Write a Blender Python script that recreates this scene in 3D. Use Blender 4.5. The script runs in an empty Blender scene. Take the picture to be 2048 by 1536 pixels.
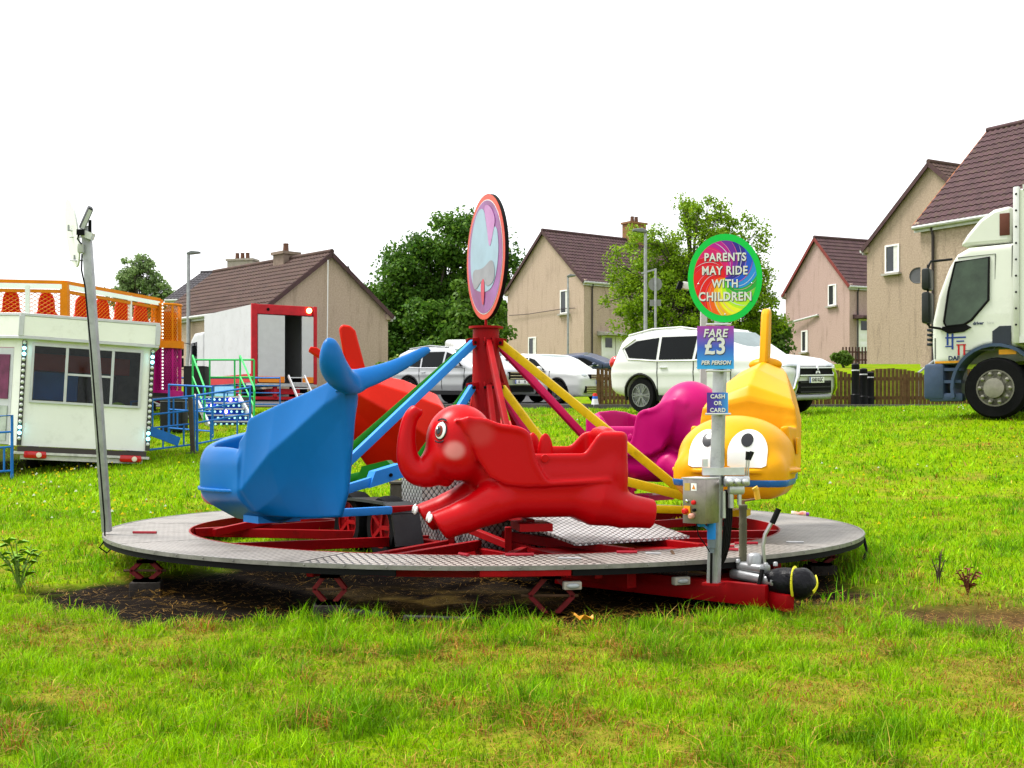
import bpy, bmesh, math, random
import numpy as np
from mathutils import Vector, Matrix, noise as mnoise
random.seed(7); RNG = np.random.default_rng(7)
SC = bpy.context.scene; COL = SC.collection
rad = math.radians
# ------------------------------------------------------------------ camera, world, sun, exposure
F, HZ, H = 2490.0, 846.0, 1.45          # focal length and horizon in photo pixels, eye height
cam = bpy.data.cameras.new('camera'); camo = bpy.data.objects.new('camera', cam); COL.objects.link(camo)
camo.location = (0, 0, H); camo.rotation_euler = (rad(90), 0, 0)
cam.sensor_width = 36; cam.lens = 36*F/2048; cam.shift_y = (HZ-768)/2048
cam.clip_start = .05; cam.clip_end = 3000
SC.camera = camo
SUN_EL, SUN_ROT = rad(60), rad(285)
world = bpy.data.worlds.new("World"); SC.world = world; world.use_nodes = True
wn, wl = world.node_tree.nodes, world.node_tree.links
wn.clear()
sky = wn.new('ShaderNodeTexSky'); sky.sky_type = 'NISHITA'; sky.sun_disc = False
sky.sun_elevation = SUN_EL; sky.sun_rotation = SUN_ROT; sky.air_density = 1.0; sky.dust_density = 6.0; sky.ozone_density = 1.0
hs = wn.new('ShaderNodeHueSaturation'); hs.inputs['Saturation'].default_value = .25
bg = wn.new('ShaderNodeBackground'); bg.inputs['Strength'].default_value = .15
wo = wn.new('ShaderNodeOutputWorld')
wl.new(sky.outputs[0], hs.inputs['Color']); cl = wn.new('ShaderNodeMix'); cl.data_type = 'RGBA'; cl.inputs[0].default_value = .8; cl.inputs[7].default_value = (3.3, 3.35, 3.4, 1)   # even layer of cloud over the sky
wl.new(hs.outputs[0], cl.inputs[6]); wl.new(cl.outputs[2], bg.inputs['Color']); wl.new(bg.outputs[0], wo.inputs['Surface'])
sun = bpy.data.lights.new('sun', 'SUN'); sun.energy = 1.5; sun.angle = rad(18); sun.color = (1, .96, .9)
suno = bpy.data.objects.new('sun', sun); COL.objects.link(suno); suno.location = (-10, -20, 40)
_d = Vector((math.sin(SUN_ROT)*math.cos(SUN_EL), math.cos(SUN_ROT)*math.cos(SUN_EL), math.sin(SUN_EL)))
suno.rotation_euler = _d.to_track_quat('Z', 'Y').to_euler()
SC.view_settings.view_transform = 'Standard'; SC.view_settings.look = 'None'
SC.view_settings.exposure = 1.75; SC.view_settings.gamma = 1
# ------------------------------------------------------------------ helpers
def hexc(h):
    h = h.lstrip('#'); r = [int(h[i:i+2], 16)/255 for i in (0, 2, 4)]
    return tuple(((c+.055)/1.055)**2.4 if c > .04045 else c/12.92 for c in r)
def P(px, py, d): return Vector(((px-1024)*d/F, d, H+(HZ-py)*d/F))
MATS = {}
def mat(name, col=(.5,.5,.5), rough=.5, metal=0., var=.10, vscale=5., bump=0., bscale=60., coat=0., col2=None, attr=None, spec=.2, emit=None, estr=0., dirt=None, dirtamt=.0, streak=False, trans=0., alpha=1.):
    if name in MATS: return MATS[name]
    if isinstance(col, str): col = hexc(col)
    if isinstance(col2, str): col2 = hexc(col2)
    m = bpy.data.materials.new(name); m.use_nodes = True; nt = m.node_tree; n, l = nt.nodes, nt.links
    b = n['Principled BSDF']; b.inputs['Roughness'].default_value = rough; b.inputs['Metallic'].default_value = metal
    b.inputs['Specular IOR Level'].default_value = spec
    b.inputs['Coat Weight'].default_value = coat; b.inputs['Coat Roughness'].default_value = .08
    if trans: b.inputs['Transmission Weight'].default_value = trans
    if alpha < 1: b.inputs['Alpha'].default_value = alpha
    tc = n.new('ShaderNodeTexCoord')
    nz = n.new('ShaderNodeTexNoise'); nz.inputs['Scale'].default_value = vscale; nz.inputs['Detail'].default_value = 6; nz.inputs['Roughness'].default_value = .65
    l.new(tc.outputs['Object'], nz.inputs['Vector'])
    rp = n.new('ShaderNodeValToRGB'); rp.color_ramp.elements[0].position = .3; rp.color_ramp.elements[1].position = .7
    lo = tuple(c*(1-var) for c in col); hi = col2 if col2 else tuple(min(1, c*(1+var)) for c in col)
    if col2: lo = col
    rp.color_ramp.elements[0].color = (*lo, 1); rp.color_ramp.elements[1].color = (*hi, 1)
    l.new(nz.outputs['Fac'], rp.inputs['Fac']); out = rp.outputs['Color']
    if attr:
        at = n.new('ShaderNodeAttribute'); at.attribute_name = attr
        mx = n.new('ShaderNodeMix'); mx.data_type = 'RGBA'; mx.blend_type = 'MULTIPLY'; mx.inputs[0].default_value = 1
        l.new(out, mx.inputs[6]); l.new(at.outputs['Color'], mx.inputs[7]); out = mx.outputs[2]
    if dirt:
        nz2 = n.new('ShaderNodeTexNoise'); nz2.inputs['Scale'].default_value = vscale*2.3; nz2.inputs['Detail'].default_value = 9; nz2.inputs['Roughness'].default_value = .75
        if streak:
            mp = n.new('ShaderNodeMapping'); mp.inputs['Scale'].default_value = (.09, .09, .012); l.new(tc.outputs['Object'], mp.inputs['Vector']); l.new(mp.outputs[0], nz2.inputs['Vector'])
        else: l.new(tc.outputs['Object'], nz2.inputs['Vector'])
        r2 = n.new('ShaderNodeValToRGB'); r2.color_ramp.elements[0].position = .52; r2.color_ramp.elements[1].position = .72
        r2.color_ramp.elements[0].color = (0,0,0,1); r2.color_ramp.elements[1].color = (dirtamt,)*3+(1,)
        l.new(nz2.outputs['Fac'], r2.inputs['Fac'])
        mx = n.new('ShaderNodeMix'); mx.data_type = 'RGBA'; l.new(r2.outputs['Color'], mx.inputs[0]); l.new(out, mx.inputs[6])
        mx.inputs[7].default_value = (*(hexc(dirt) if isinstance(dirt, str) else dirt), 1); out = mx.outputs[2]
    l.new(out, b.inputs['Base Color'])
    mr = n.new('ShaderNodeMapRange'); mr.inputs['To Min'].default_value = max(0, rough-.06); mr.inputs['To Max'].default_value = min(1, rough+.08)
    l.new(nz.outputs['Fac'], mr.inputs['Value']); l.new(mr.outputs[0], b.inputs['Roughness'])
    if bump:
        n3 = n.new('ShaderNodeTexNoise'); n3.inputs['Scale'].default_value = bscale; n3.inputs['Detail'].default_value = 4
        l.new(tc.outputs['Object'], n3.inputs['Vector'])
        bp = n.new('ShaderNodeBump'); bp.inputs['Strength'].default_value = bump; bp.inputs['Distance'].default_value = .02
        l.new(n3.outputs['Fac'], bp.inputs['Height']); l.new(bp.outputs[0], b.inputs['Normal'])
    if emit:
        b.inputs['Emission Color'].default_value = (*(hexc(emit) if isinstance(emit, str) else emit), 1); b.inputs['Emission Strength'].default_value = estr
    MATS[name] = m; return m
def tread_mat(name, lo, hi, size, rough=.35, metal=.7, linear=False, grime='#3a342c'):
    """chequer plate: raised lozenges in object space"""
    if name in MATS: return MATS[name]
    m = bpy.data.materials.new(name); m.use_nodes = True; nt = m.node_tree; n, l = nt.nodes, nt.links
    b = n['Principled BSDF']; b.inputs['Roughness'].default_value = rough; b.inputs['Metallic'].default_value = metal
    tc = n.new('ShaderNodeTexCoord'); sp = n.new('ShaderNodeSeparateXYZ'); l.new(tc.outputs['UV'], sp.inputs[0])
    def M(op, a, b_=None, c_=None):
        x = n.new('ShaderNodeMath'); x.operation = op
        for i, v in enumerate((a, b_, c_)):
            if v is None: continue
            if isinstance(v, (int, float)): x.inputs[i].default_value = v
            else: l.new(v, x.inputs[i])
        return x.outputs[0]
    k = math.pi/size
    s1 = M('SINE', M('MULTIPLY', M('ADD', sp.outputs[0], sp.outputs[1]), k)); s2 = M('SINE', M('MULTIPLY', M('SUBTRACT', sp.outputs[0], sp.outputs[1]), k))
    pr = M('ABSOLUTE', M('MULTIPLY', s1, s2))
    rp = n.new('ShaderNodeValToRGB'); rp.color_ramp.elements[0].position = .1; rp.color_ramp.elements[1].position = .38
    rp.color_ramp.elements[0].color = (*hexc(lo), 1); rp.color_ramp.elements[1].color = (*hexc(hi), 1); l.new(pr, rp.inputs['Fac'])
    nz = n.new('ShaderNodeTexNoise'); nz.inputs['Scale'].default_value = 3; nz.inputs['Detail'].default_value = 8; nz.inputs['Roughness'].default_value = .7
    l.new(tc.outputs['Object'], nz.inputs['Vector'])
    r2 = n.new('ShaderNodeValToRGB'); r2.color_ramp.elements[0].position = .46; r2.color_ramp.elements[1].position = .75
    r2.color_ramp.elements[0].color = (0,0,0,1); r2.color_ramp.elements[1].color = (.75,.75,.75,1); l.new(nz.outputs['Fac'], r2.inputs['Fac'])
    mx = n.new('ShaderNodeMix'); mx.data_type = 'RGBA'; l.new(r2.outputs['Color'], mx.inputs[0]); l.new(rp.outputs['Color'], mx.inputs[6]); mx.inputs[7].default_value = (*hexc(grime), 1)
    l.new(mx.outputs[2], b.inputs['Base Color'])
    bp = n.new('ShaderNodeBump'); bp.inputs['Strength'].default_value = .6; bp.inputs['Distance'].default_value = .004
    l.new(pr, bp.inputs['Height']); l.new(bp.outputs[0], b.inputs['Normal'])
    MATS[name] = m; return m
WM = {}                                                    # world matrix of each root (parts sit at identity below it)
def tag(o, label=None, cat=None, group=None, kind=None):
    if label: o['label'] = label
    if cat: o['category'] = cat
    if group: o['group'] = group
    if kind: o['kind'] = kind
    return o
def thing(name, label, cat, loc=(0,0,0), rot=(0,0,0), group=None, mtx=None):
    o = bpy.data.objects.new(name, None); COL.objects.link(o); o.empty_display_size = .2
    if mtx is None:
        from mathutils import Euler
        mtx = Matrix.Translation(Vector(loc)) @ Euler(rot).to_matrix().to_4x4()
    o.matrix_world = mtx; o.location = mtx.to_translation(); o.rotation_euler = mtx.to_euler()
    WM[o] = mtx.copy(); return tag(o, label, cat, group)
def copy_tree(o, parent=None):
    c = o.copy(); COL.objects.link(c)
    if parent is not None: c.parent = parent
    for ch in [x for x in COL.objects if x.parent == o]: copy_tree(ch, c)
    return c
class MB:
    """mesh builder: collects solids, then links them as one mesh object"""
    def __init__(s): s.v = []; s.f = []; s.m = []; s.uv = None
    def add(s, verts, faces, mi=0):
        o = len(s.v); s.v += [tuple(p) for p in verts]; s.f += [tuple(i+o for i in f) for f in faces]; s.m += [mi]*len(faces); return s
    def box(s, c, size, R=None, mi=0, bev=0.):
        x, y, z = (k/2 for k in size); c = Vector(c)
        if bev > 0:
            bv = min(bev, x*.9, y*.9, z*.9); pts = []
            bm = bmesh.new(); bmesh.ops.create_cube(bm, size=1)
            for v in bm.verts: v.co = Vector((v.co.x*2*x, v.co.y*2*y, v.co.z*2*z))
            bmesh.ops.bevel(bm, geom=bm.edges[:], offset=bv, segments=2, affect='EDGES', profile=.5)
            bm.verts.ensure_lookup_table(); bm.verts.index_update()
            pts = [v.co.copy() for v in bm.verts]; fs = [[v.index for v in f.verts] for f in bm.faces]; bm.free()
        else:
            pts = [Vector((a*x, b*y, d*z)) for a in (-1,1) for b in (-1,1) for d in (-1,1)]
            fs = [(0,1,3,2),(4,6,7,5),(0,4,5,1),(2,3,7,6),(0,2,6,4),(1,5,7,3)]
        if R is not None: pts = [R @ p for p in pts]
        return s.add([p+c for p in pts], fs, mi)
    def bar(s, a, b, w=.05, h=None, up=(0,0,1), mi=0, bev=0.):
        a, b = Vector(a), Vector(b); h = w if h is None else h; d = b-a; L = d.length
        if L < 1e-6: return s
        x = d/L; u = Vector(up)
        if abs(x.dot(u)) > .98: u = Vector((1,0,0))
        y = u.cross(x).normalized(); z = x.cross(y)
        return s.box((a+b)/2, (L, w, h), Matrix((x, y, z)).transposed(), mi, bev)
    def tube(s, pts, r, n=10, mi=0, cap=True):
        pts = [Vector(p) for p in pts]; k = len(pts); rs = r if isinstance(r, (list, tuple)) else [r]*k
        vs, fs = [], []; pu = None
        for i, p in enumerate(pts):
            t = (pts[min(i+1, k-1)]-pts[max(i-1, 0)])
            t = t.normalized() if t.length > 1e-9 else Vector((0,0,1))
            if pu is None: pu = Vector((0,0,1)) if abs(t.z) < .9 else Vector((1,0,0))
            y = pu.cross(t)
            y = y.normalized() if y.length > 1e-6 else Vector((1,0,0)); x = t.cross(y); pu = x
            for j in range(n):
                a = 2*math.pi*j/n; vs.append(p+(y*math.cos(a)+x*math.sin(a))*rs[i])
        for i in range(k-1):
            for j in range(n): fs.append((i*n+j, i*n+(j+1)%n, (i+1)*n+(j+1)%n, (i+1)*n+j))
        if cap: fs.append(tuple(range(n))[::-1]); fs.append(tuple(range((k-1)*n, k*n)))
        return s.add(vs, fs, mi)
    def cyl(s, a, b, r, n=20, mi=0, r2=None): return s.tube([a, b], [r, r if r2 is None else r2], n, mi)
    def lathe(s, prof, c=(0,0,0), axis=(0,0,1), n=24, mi=0):
        """prof: (radius, along-axis) pairs"""
        c = Vector(c); w = Vector(axis).normalized(); u = w.orthogonal().normalized(); v = w.cross(u); vs = []; fs = []
        for (r, h) in prof:
            for j in range(n):
                a = 2*math.pi*j/n; vs.append(c+w*h+(u*math.cos(a)+v*math.sin(a))*max(r, 1e-4))
        for i in range(len(prof)-1):
            for j in range(n): fs.append((i*n+j, i*n+(j+1)%n, (i+1)*n+(j+1)%n, (i+1)*n+j))
        fs.append(tuple(range(n))[::-1]); fs.append(tuple(range((len(prof)-1)*n, len(prof)*n)))
        return s.add(vs, fs, mi)
    def ell(s, c, r, R=None, n=16, m=10, mi=0):
        c = Vector(c); vs = []; fs = []
        for i in range(m+1):
            t = math.pi*i/m
            for j in range(n):
                a = 2*math.pi*j/n; p = Vector((r[0]*math.sin(t)*math.cos(a), r[1]*math.sin(t)*math.sin(a), r[2]*math.cos(t)))
                vs.append((R @ p if R is not None else p)+c)
        for i in range(m):
            for j in range(n): fs.append((i*n+j, (i+1)*n+j, (i+1)*n+(j+1)%n, i*n+(j+1)%n))
        return s.add(vs, fs, mi)
    def prism(s, poly, a, b, frame=None, mi=0):
        """poly of (x, y) pairs in the frame's first two axes, run from a to b along its third axis"""
        o, X, Y, Z = frame if frame else (Vector((0,0,0)), Vector((1,0,0)), Vector((0,1,0)), Vector((0,0,1)))
        n = len(poly); vs = [o+X*p[0]+Y*p[1]+Z*a for p in poly]+[o+X*p[0]+Y*p[1]+Z*b for p in poly]
        fs = [tuple(range(n))[::-1], tuple(range(n, 2*n))]+[(i, (i+1)%n, n+(i+1)%n, n+i) for i in range(n)]
        return s.add(vs, fs, mi)
    def quad(s, pts, mi=0): return s.add(pts, [tuple(range(len(pts)))], mi)
    def build(s, name, m, parent=None, world=False, smooth=True, angle=35, bevel=0., recalc=True, uvfun=None):
        me = bpy.data.meshes.new(name); me.from_pydata(s.v, [], s.f)
        return link_mesh(me, name, m, parent, world, smooth, angle, bevel, recalc, s.m, uvfun)
def link_mesh(me, name, m, parent=None, world=False, smooth=True, angle=35, bevel=0., recalc=True, mi=None, uvfun=None):
    for k in (m if isinstance(m, (list, tuple)) else [m]): me.materials.append(k)
    if mi is not None and len(me.polygons) == len(mi) and max(mi, default=0) > 0: me.polygons.foreach_set('material_index', mi)
    if parent is not None and world:
        r = parent
        while r.parent is not None: r = r.parent
        me.transform(WM[r].inverted())
    if recalc:
        bm = bmesh.new(); bm.from_mesh(me); bmesh.ops.recalc_face_normals(bm, faces=bm.faces); bm.to_mesh(me); bm.free()
    if uvfun:
        uv = me.uv_layers.new(name='UVMap'); nl = len(me.loops); li = np.empty(nl, np.int32); me.loops.foreach_get('vertex_index', li)
        co = np.empty(len(me.vertices)*3, np.float32); me.vertices.foreach_get('co', co); co = co.reshape(-1, 3)[li]
        nn = np.empty(len(me.polygons)*3, np.float32); me.polygons.foreach_get('normal', nn); nn = nn.reshape(-1, 3)
        lt = np.empty(len(me.polygons), np.int32); me.polygons.foreach_get('loop_total', lt); nn = np.repeat(nn, lt, axis=0)
        uv.data.foreach_set('uv', uvfun(co, nn).astype(np.float32).ravel())
    if smooth:
        me.polygons.foreach_set('use_smooth', [True]*len(me.polygons)); me.set_sharp_from_angle(angle=rad(angle))
    me.update(); o = bpy.data.objects.new(name, me); COL.objects.link(o)
    if parent is not None: o.parent = parent
    if bevel:
        b = o.modifiers.new('bevel', 'BEVEL'); b.width = bevel; b.segments = 2; b.limit_method = 'ANGLE'; b.angle_limit = rad(35); b.harden_normals = False
    return o
def boxuv(co, nn):
    a = np.abs(nn); k = a.argmax(1); u = np.where(k == 0, co[:,1], co[:,0]); v = np.where(k == 2, co[:,1]*.4, co[:,2]*.7); return np.stack([u, v], 1)
_fc = {}
def text_polys(txt, size, bold=0., align='CENTER', space=1., shear=0.):
    """text outline as (verts 2-D, faces)"""
    key = (txt, size, bold, align, space, shear)
    if key in _fc: return _fc[key]
    cu = bpy.data.curves.new('t', 'FONT'); cu.body = txt; cu.size = size; cu.align_x = align; cu.align_y = 'CENTER'; cu.offset = bold; cu.space_character = space; cu.shear = shear
    cu.resolution_u = 3; ob = bpy.data.objects.new('t', cu); COL.objects.link(ob)
    dg = bpy.context.evaluated_depsgraph_get(); me = bpy.data.meshes.new_from_object(ob.evaluated_get(dg))
    r = ([(v.co.x, v.co.y) for v in me.vertices], [tuple(p.vertices) for p in me.polygons])
    bpy.data.objects.remove(ob); bpy.data.curves.remove(cu); bpy.data.meshes.remove(me); _fc[key] = r; return r
def put_text(mb, txt, size, o, X, Y, bold=0., mi=0, off=0., align='CENTER', space=1., sx=1., shear=0.):
    o, X, Y = Vector(o), Vector(X).normalized(), Vector(Y).normalized(); N = X.cross(Y)
    vs, fs = text_polys(txt, size, bold, align, space, shear); mb.add([o+X*(p[0]*sx)+Y*p[1]+N*off for p in vs], fs, mi)
# ------------------------------------------------------------------ smooth solids from distance fields
def catmull(pts, n):
    P_ = np.array(pts, float); Pp = np.vstack([2*P_[0]-P_[1], P_, 2*P_[-1]-P_[-2]]); out = []
    for i in range(len(P_)-1):
        a, b, c, d = Pp[i:i+4]
        for t in np.linspace(0, 1, n, endpoint=False): out.append(.5*((2*b)+(c-a)*t+(2*a-5*b+4*c-d)*t*t+(3*b-a-3*c+d)*t**3))
    return np.array(out+[P_[-1]])
def s_chain(p, pts, n=4, k=.006):
    """pts: (x, y, z, r) along a smooth curve"""
    q = catmull(pts, n); f = None
    for a, b in zip(q, q[1:]):
        d = s_cone(p, a[:3], b[:3], a[3], b[3]); f = d if f is None else smin(f, d, k)
    return f
def smin(a, b, k):
    h = np.clip(.5+.5*(b-a)/k, 0, 1); return b*(1-h)+a*h-k*h*(1-h)
def smax(a, b, k): return -smin(-a, -b, k)
def s_ell(p, c, r):
    q = [(p[i]-c[i])/r[i] for i in range(3)]; k0 = np.sqrt(q[0]**2+q[1]**2+q[2]**2); k1 = np.sqrt(sum((q[i]/r[i])**2 for i in range(3))); return k0*(k0-1)/np.maximum(k1, 1e-6)
def s_box(p, c, h, r=0.):
    q = [np.abs(p[i]-c[i])-(h[i]-r) for i in range(3)]
    return np.sqrt(sum(np.maximum(x, 0)**2 for x in q))+np.minimum(np.maximum(q[0], np.maximum(q[1], q[2])), 0)-r
def s_cone(p, a, b, ra, rb):
    d = [b[i]-a[i] for i in range(3)]; L = sum(x*x for x in d); t = np.clip(sum((p[i]-a[i])*d[i] for i in range(3))/L, 0, 1)
    return np.sqrt(sum((p[i]-a[i]-d[i]*t)**2 for i in range(3)))-(ra+(rb-ra)*t)
def s_poly(x, y, poly):
    d = None; s = np.ones_like(x); n = len(poly)
    for i in range(n):
        ax, ay = poly[i]; bx, by = poly[i-1]; ex, ey = bx-ax, by-ay; wx, wy = x-ax, y-ay
        t = np.clip((wx*ex+wy*ey)/(ex*ex+ey*ey+1e-12), 0, 1); q = (wx-ex*t)**2+(wy-ey*t)**2
        d = q if d is None else np.minimum(d, q)
        c1, c2, c3 = y >= ay, y < by, ex*wy > ey*wx
        s = np.where((c1 & c2 & c3) | (~c1 & ~c2 & ~c3), -s, s)
    return s*np.sqrt(d)
def blur(f, n=1):
    for _ in range(n):
        for ax in range(3): f = .25*np.roll(f, 1, ax)+.5*f+.25*np.roll(f, -1, ax)
    return f
def s_loft(stations, X, Y, Z):
    """solid swept through (x, keel half width, keel z, bilge w, bilge z, chine w, chine z, top w, top z, deck z) sections"""
    S = np.array(sorted(stations)); xs = X[:, 0, 0]; y, z = Y[0], Z[0]; out = np.empty(X.shape, np.float32)
    for i, x in enumerate(xs):
        p = [np.interp(x, S[:, 0], S[:, k]) for k in range(1, 10)]; hp = [(p[0], p[1]), (p[2], p[3]), (p[4], p[5]), (p[6], p[7])]
        out[i] = s_poly(y, z, hp+[(0, p[8])]+[(-a, b) for a, b in hp[::-1]])
    return smax(out, np.maximum(S[0, 0]-X, X-S[-1, 0]), .004)
def grid(lo, hi, h):
    ax = [np.arange(lo[i]-2*h, hi[i]+2.5*h, h, dtype=np.float32) for i in range(3)]
    return np.meshgrid(*ax, indexing='ij'), np.array([a[0] for a in ax])
def surfnet(f, org, h):
    s = f < 0; n = np.array(f.shape); cs = tuple(n-1); acc = np.zeros(cs+(3,), np.float32); cnt = np.zeros(cs, np.float32); E = []
    for ax in range(3):
        sl0 = [slice(None)]*3; sl1 = [slice(None)]*3; sl0[ax] = slice(0, -1); sl1[ax] = slice(1, None)
        a, b = f[tuple(sl0)], f[tuple(sl1)]; m = s[tuple(sl0)] != s[tuple(sl1)]; t = np.where(m, a/np.where(m, a-b, 1), 0); E.append((m, s[tuple(sl0)]))
        o1, o2 = [k for k in range(3) if k != ax]
        for d1 in (0, 1):
            for d2 in (0, 1):
                sl = [slice(None)]*3; sl[o1] = slice(d1, n[o1]-1+d1); sl[o2] = slice(d2, n[o2]-1+d2); sl = tuple(sl); mm = m[sl].astype(np.float32)
                cnt += mm; acc[..., ax] += t[sl]*mm; acc[..., o1] += d1*mm; acc[..., o2] += d2*mm
    act = cnt > 0; idx = np.full(cs, -1, np.int32); idx[act] = np.arange(act.sum()); cell = np.argwhere(act)
    V = (cell+acc[act]/cnt[act][:, None])*h+org; Q = []
    for ax in range(3):
        m, sg = E[ax]; o1, o2 = [(1, 2), (2, 0), (0, 1)][ax]; mm = m.copy()
        for o in (o1, o2):
            sl = [slice(None)]*3; sl[o] = 0; mm[tuple(sl)] = False; sl[o] = -1; mm[tuple(sl)] = False
        ij = np.argwhere(mm); g = sg[mm]
        def at(d1, d2):
            k = ij.copy(); k[:, o1] += d1; k[:, o2] += d2; return idx[k[:, 0], k[:, 1], k[:, 2]]
        q = np.stack([at(-1,-1), at(0,-1), at(0,0), at(-1,0)], 1); q[~g] = q[~g][:, ::-1]; Q.append(q)
    return V, np.concatenate(Q)
def np_mesh(name, V, Q):
    me = bpy.data.meshes.new(name); k = Q.shape[1]; me.vertices.add(len(V)); me.vertices.foreach_set('co', np.asarray(V, np.float32).ravel())
    me.loops.add(Q.size); me.loops.foreach_set('vertex_index', Q.astype(np.int32).ravel()); me.polygons.add(len(Q))
    me.polygons.foreach_set('loop_start', np.arange(0, Q.size, k, dtype=np.int32)); me.update(calc_edges=True); me.validate(); return me
def vcol(me, name, rgb):
    a = me.color_attributes.new(name, 'FLOAT_COLOR', 'POINT'); c = np.ones((len(me.vertices), 4), np.float32); c[:, :3] = rgb; a.data.foreach_set('color', c.ravel())
# ------------------------------------------------------------------ lie of the land
_PY = [-60, 0, 4.5, 7.25, 10, 13.25, 20.5, 26, 28.5, 31, 41, 46, 54, 70, 78, 120, 400, 1500]
_PZ = [-2, 0, .18, .317, .40, .52, 1.05, 1.48, 1.66, 1.81, 2.12, 2.4, 3.2, 4.2, 4.8, 5.4, 3, -8]
def sstep(x, a, b):
    t = np.clip((x-a)/(b-a), 0, 1); return t*t*(3-2*t)
def G(x, y):
    x = np.asarray(x, float); y = np.asarray(y, float)
    z = np.interp(y, _PY, _PZ)*.6+np.interp(y-1.2, _PY, _PZ)*.2+np.interp(y+1.2, _PY, _PZ)*.2
    lat = np.interp(y, [11.5, 14, 20.5, 26, 31], [0, .015, .06, .03, 0])
    z = z+lat*np.clip(x, -14, 14)+sstep(x, 2.6, 6.5)*sstep(y, 33.2, 41)*1.15*(1-sstep(y, 46, 60)*.6)
    z = z+.025*np.sin(x*1.3+.4)*np.sin(y*1.1+1.)*sstep(y, 3, 5)*(1-sstep(y, 30.6, 31))
    return z
def g(x, y): return float(G(x, y))
# ------------------------------------------------------------------ ground, road, kerb, grass
_lat = RNG.random((256, 256)).astype(np.float32)
def vnoise(x, y):
    xi = np.floor(x).astype(int); yi = np.floor(y).astype(int); fx = x-xi; fy = y-yi; fx = fx*fx*(3-2*fx); fy = fy*fy*(3-2*fy)
    a = _lat[xi % 256, yi % 256]; b = _lat[(xi+1) % 256, yi % 256]; c = _lat[xi % 256, (yi+1) % 256]; d = _lat[(xi+1) % 256, (yi+1) % 256]
    return (a*(1-fx)+b*fx)*(1-fy)+(c*(1-fx)+d*fx)*fy
def fbm(x, y, o=4):
    s = 0; a = .5; t = 0
    for k in range(o): s = s+a*vnoise(x*2**k+17*k, y*2**k+31*k); t += a; a *= .55
    return s/t
def soil_mask(x, y):
    n = (fbm(x*1.6, y*1.6)-.5)*1.3+(fbm(x*7+3, y*7, 2)-.5)*.45
    e1 = np.sqrt(((x+1.45)/1.75)**2+((y-8.1)/1.12)**2)+n*.45
    e2 = np.sqrt(((x-.0)/2.7)**2+((y-8.6)/1.62)**2)+n*.3
    e3 = np.sqrt(((x-3.0)/1.0)**2+((y-7.3)/.48)**2)+n*.6
    e4 = np.sqrt(((x-.35)/2.5)**2+((y-10.4)/1.7)**2)+n*.5
    e5 = np.sqrt(((x+9.6)/2.3)**2+((y-22.7)/2.4)**2)+n*.5
    return np.maximum.reduce([1-sstep(e1, .8, 1.05), 1-sstep(e2, .8, 1.1), 1.*(1-sstep(e3, .6, 1.1)), .75*(1-sstep(e4, .7, 1.15)), .8*(1-sstep(e5, .7, 1.1))])
def straw_mask(x, y):
    n = fbm(x*.9+5, y*1.3+9); n2 = fbm(x*4+2, y*6+1, 3)
    bias = .085*np.exp(-((y-5.9)/1.0)**2)+.05*np.exp(-(((y-29)/3)**2))-.03*sstep(y, 9, 12)
    return sstep(n*.45+n2*.55+bias, .51, .68)
def lush_mask(x, y): return sstep(fbm(x*1.5+40, y*1.9+3)*.45+fbm(x*5+9, y*8+4, 3)*.55, .52, .70)
G_LIGHT, G_MID, G_DARK, STRAW, SOIL = np.array([.315,.50,.0015]), np.array([.155,.36,.001]), np.array([.035,.16,.0008]), np.array([.44,.30,.06]), np.array([.006,.0045,.0035])
def field_rgb(x, y):
    st = straw_mask(x, y)[..., None]; lu = lush_mask(x, y)[..., None]; so = soil_mask(x, y)[..., None]
    c = G_LIGHT*(1-lu)+G_MID*lu; c = c*(1-.55*st)+STRAW*.55*st
    return c, so
xs = np.concatenate([[-1500,-600,-250,-120,-70], np.arange(-45,-6,.8), np.arange(-6,6,.1), np.arange(6,45,.8), [60,90,130,250,600,1500]])
ys = np.concatenate([[-300,-60,-15,-5,0,1.5], np.arange(3,14,.1), np.arange(14,33,.3), np.arange(33,60,.9), [64,70,78,90,110,140,200,400,800,1500]])
gx, gy = np.meshgrid(xs, ys, indexing='ij'); gz = G(gx, gy)
so = soil_mask(gx, gy); near = (gy < 14) & (gy > 3) & (abs(gx) < 6)
gz = gz-near*so*.035+near*so*(fbm(gx*6, gy*6)-.5)*.06
nx, ny = gx.shape; ii = np.arange(nx*ny).reshape(nx, ny)
gm = np_mesh('ground', np.stack([gx, gy, gz], -1).reshape(-1, 3), np.stack([ii[:-1,:-1], ii[1:,:-1], ii[1:,1:], ii[:-1,1:]], -1).reshape(-1, 4))
c, s_ = field_rgb(gx, gy); base = c*.5*(1-s_)+SOIL*(.6+1.6*fbm(gx*5, gy*5)[..., None])*s_
e3 = (np.exp(-((gx-3)**2/.9+(gy-7.3)**2/.5)))[..., None]; hay = (np.exp(-(((gx+.35)/.7)**2+((gy-8.0)/.35)**2))*sstep(fbm(gx*5, gy*7), .35, .6))[..., None]; base = base*(1-e3*.85)+np.array([.10,.058,.022])*(.4+1.2*fbm(gx*9, gy*9))[..., None]*e3*.85; base = base*(1-hay)+np.array([.11,.075,.018])*hay
vcol(gm, 'gcol', base.reshape(-1, 3))
def ground_mat():
    m = mat('turf_soil', (1,1,1), rough=.95, var=.0, vscale=9, attr='gcol', bump=.7, bscale=30, spec=.02, col2=None)
    rp = [n for n in m.node_tree.nodes if n.type == 'VALTORGB'][0]; rp.color_ramp.elements[0].color = (.62,.62,.62,1); rp.color_ramp.elements[1].color = (1.15,1.15,1.15,1)
    return m
tag(link_mesh(gm, 'ground', ground_mat(), recalc=False), kind='structure')
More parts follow.
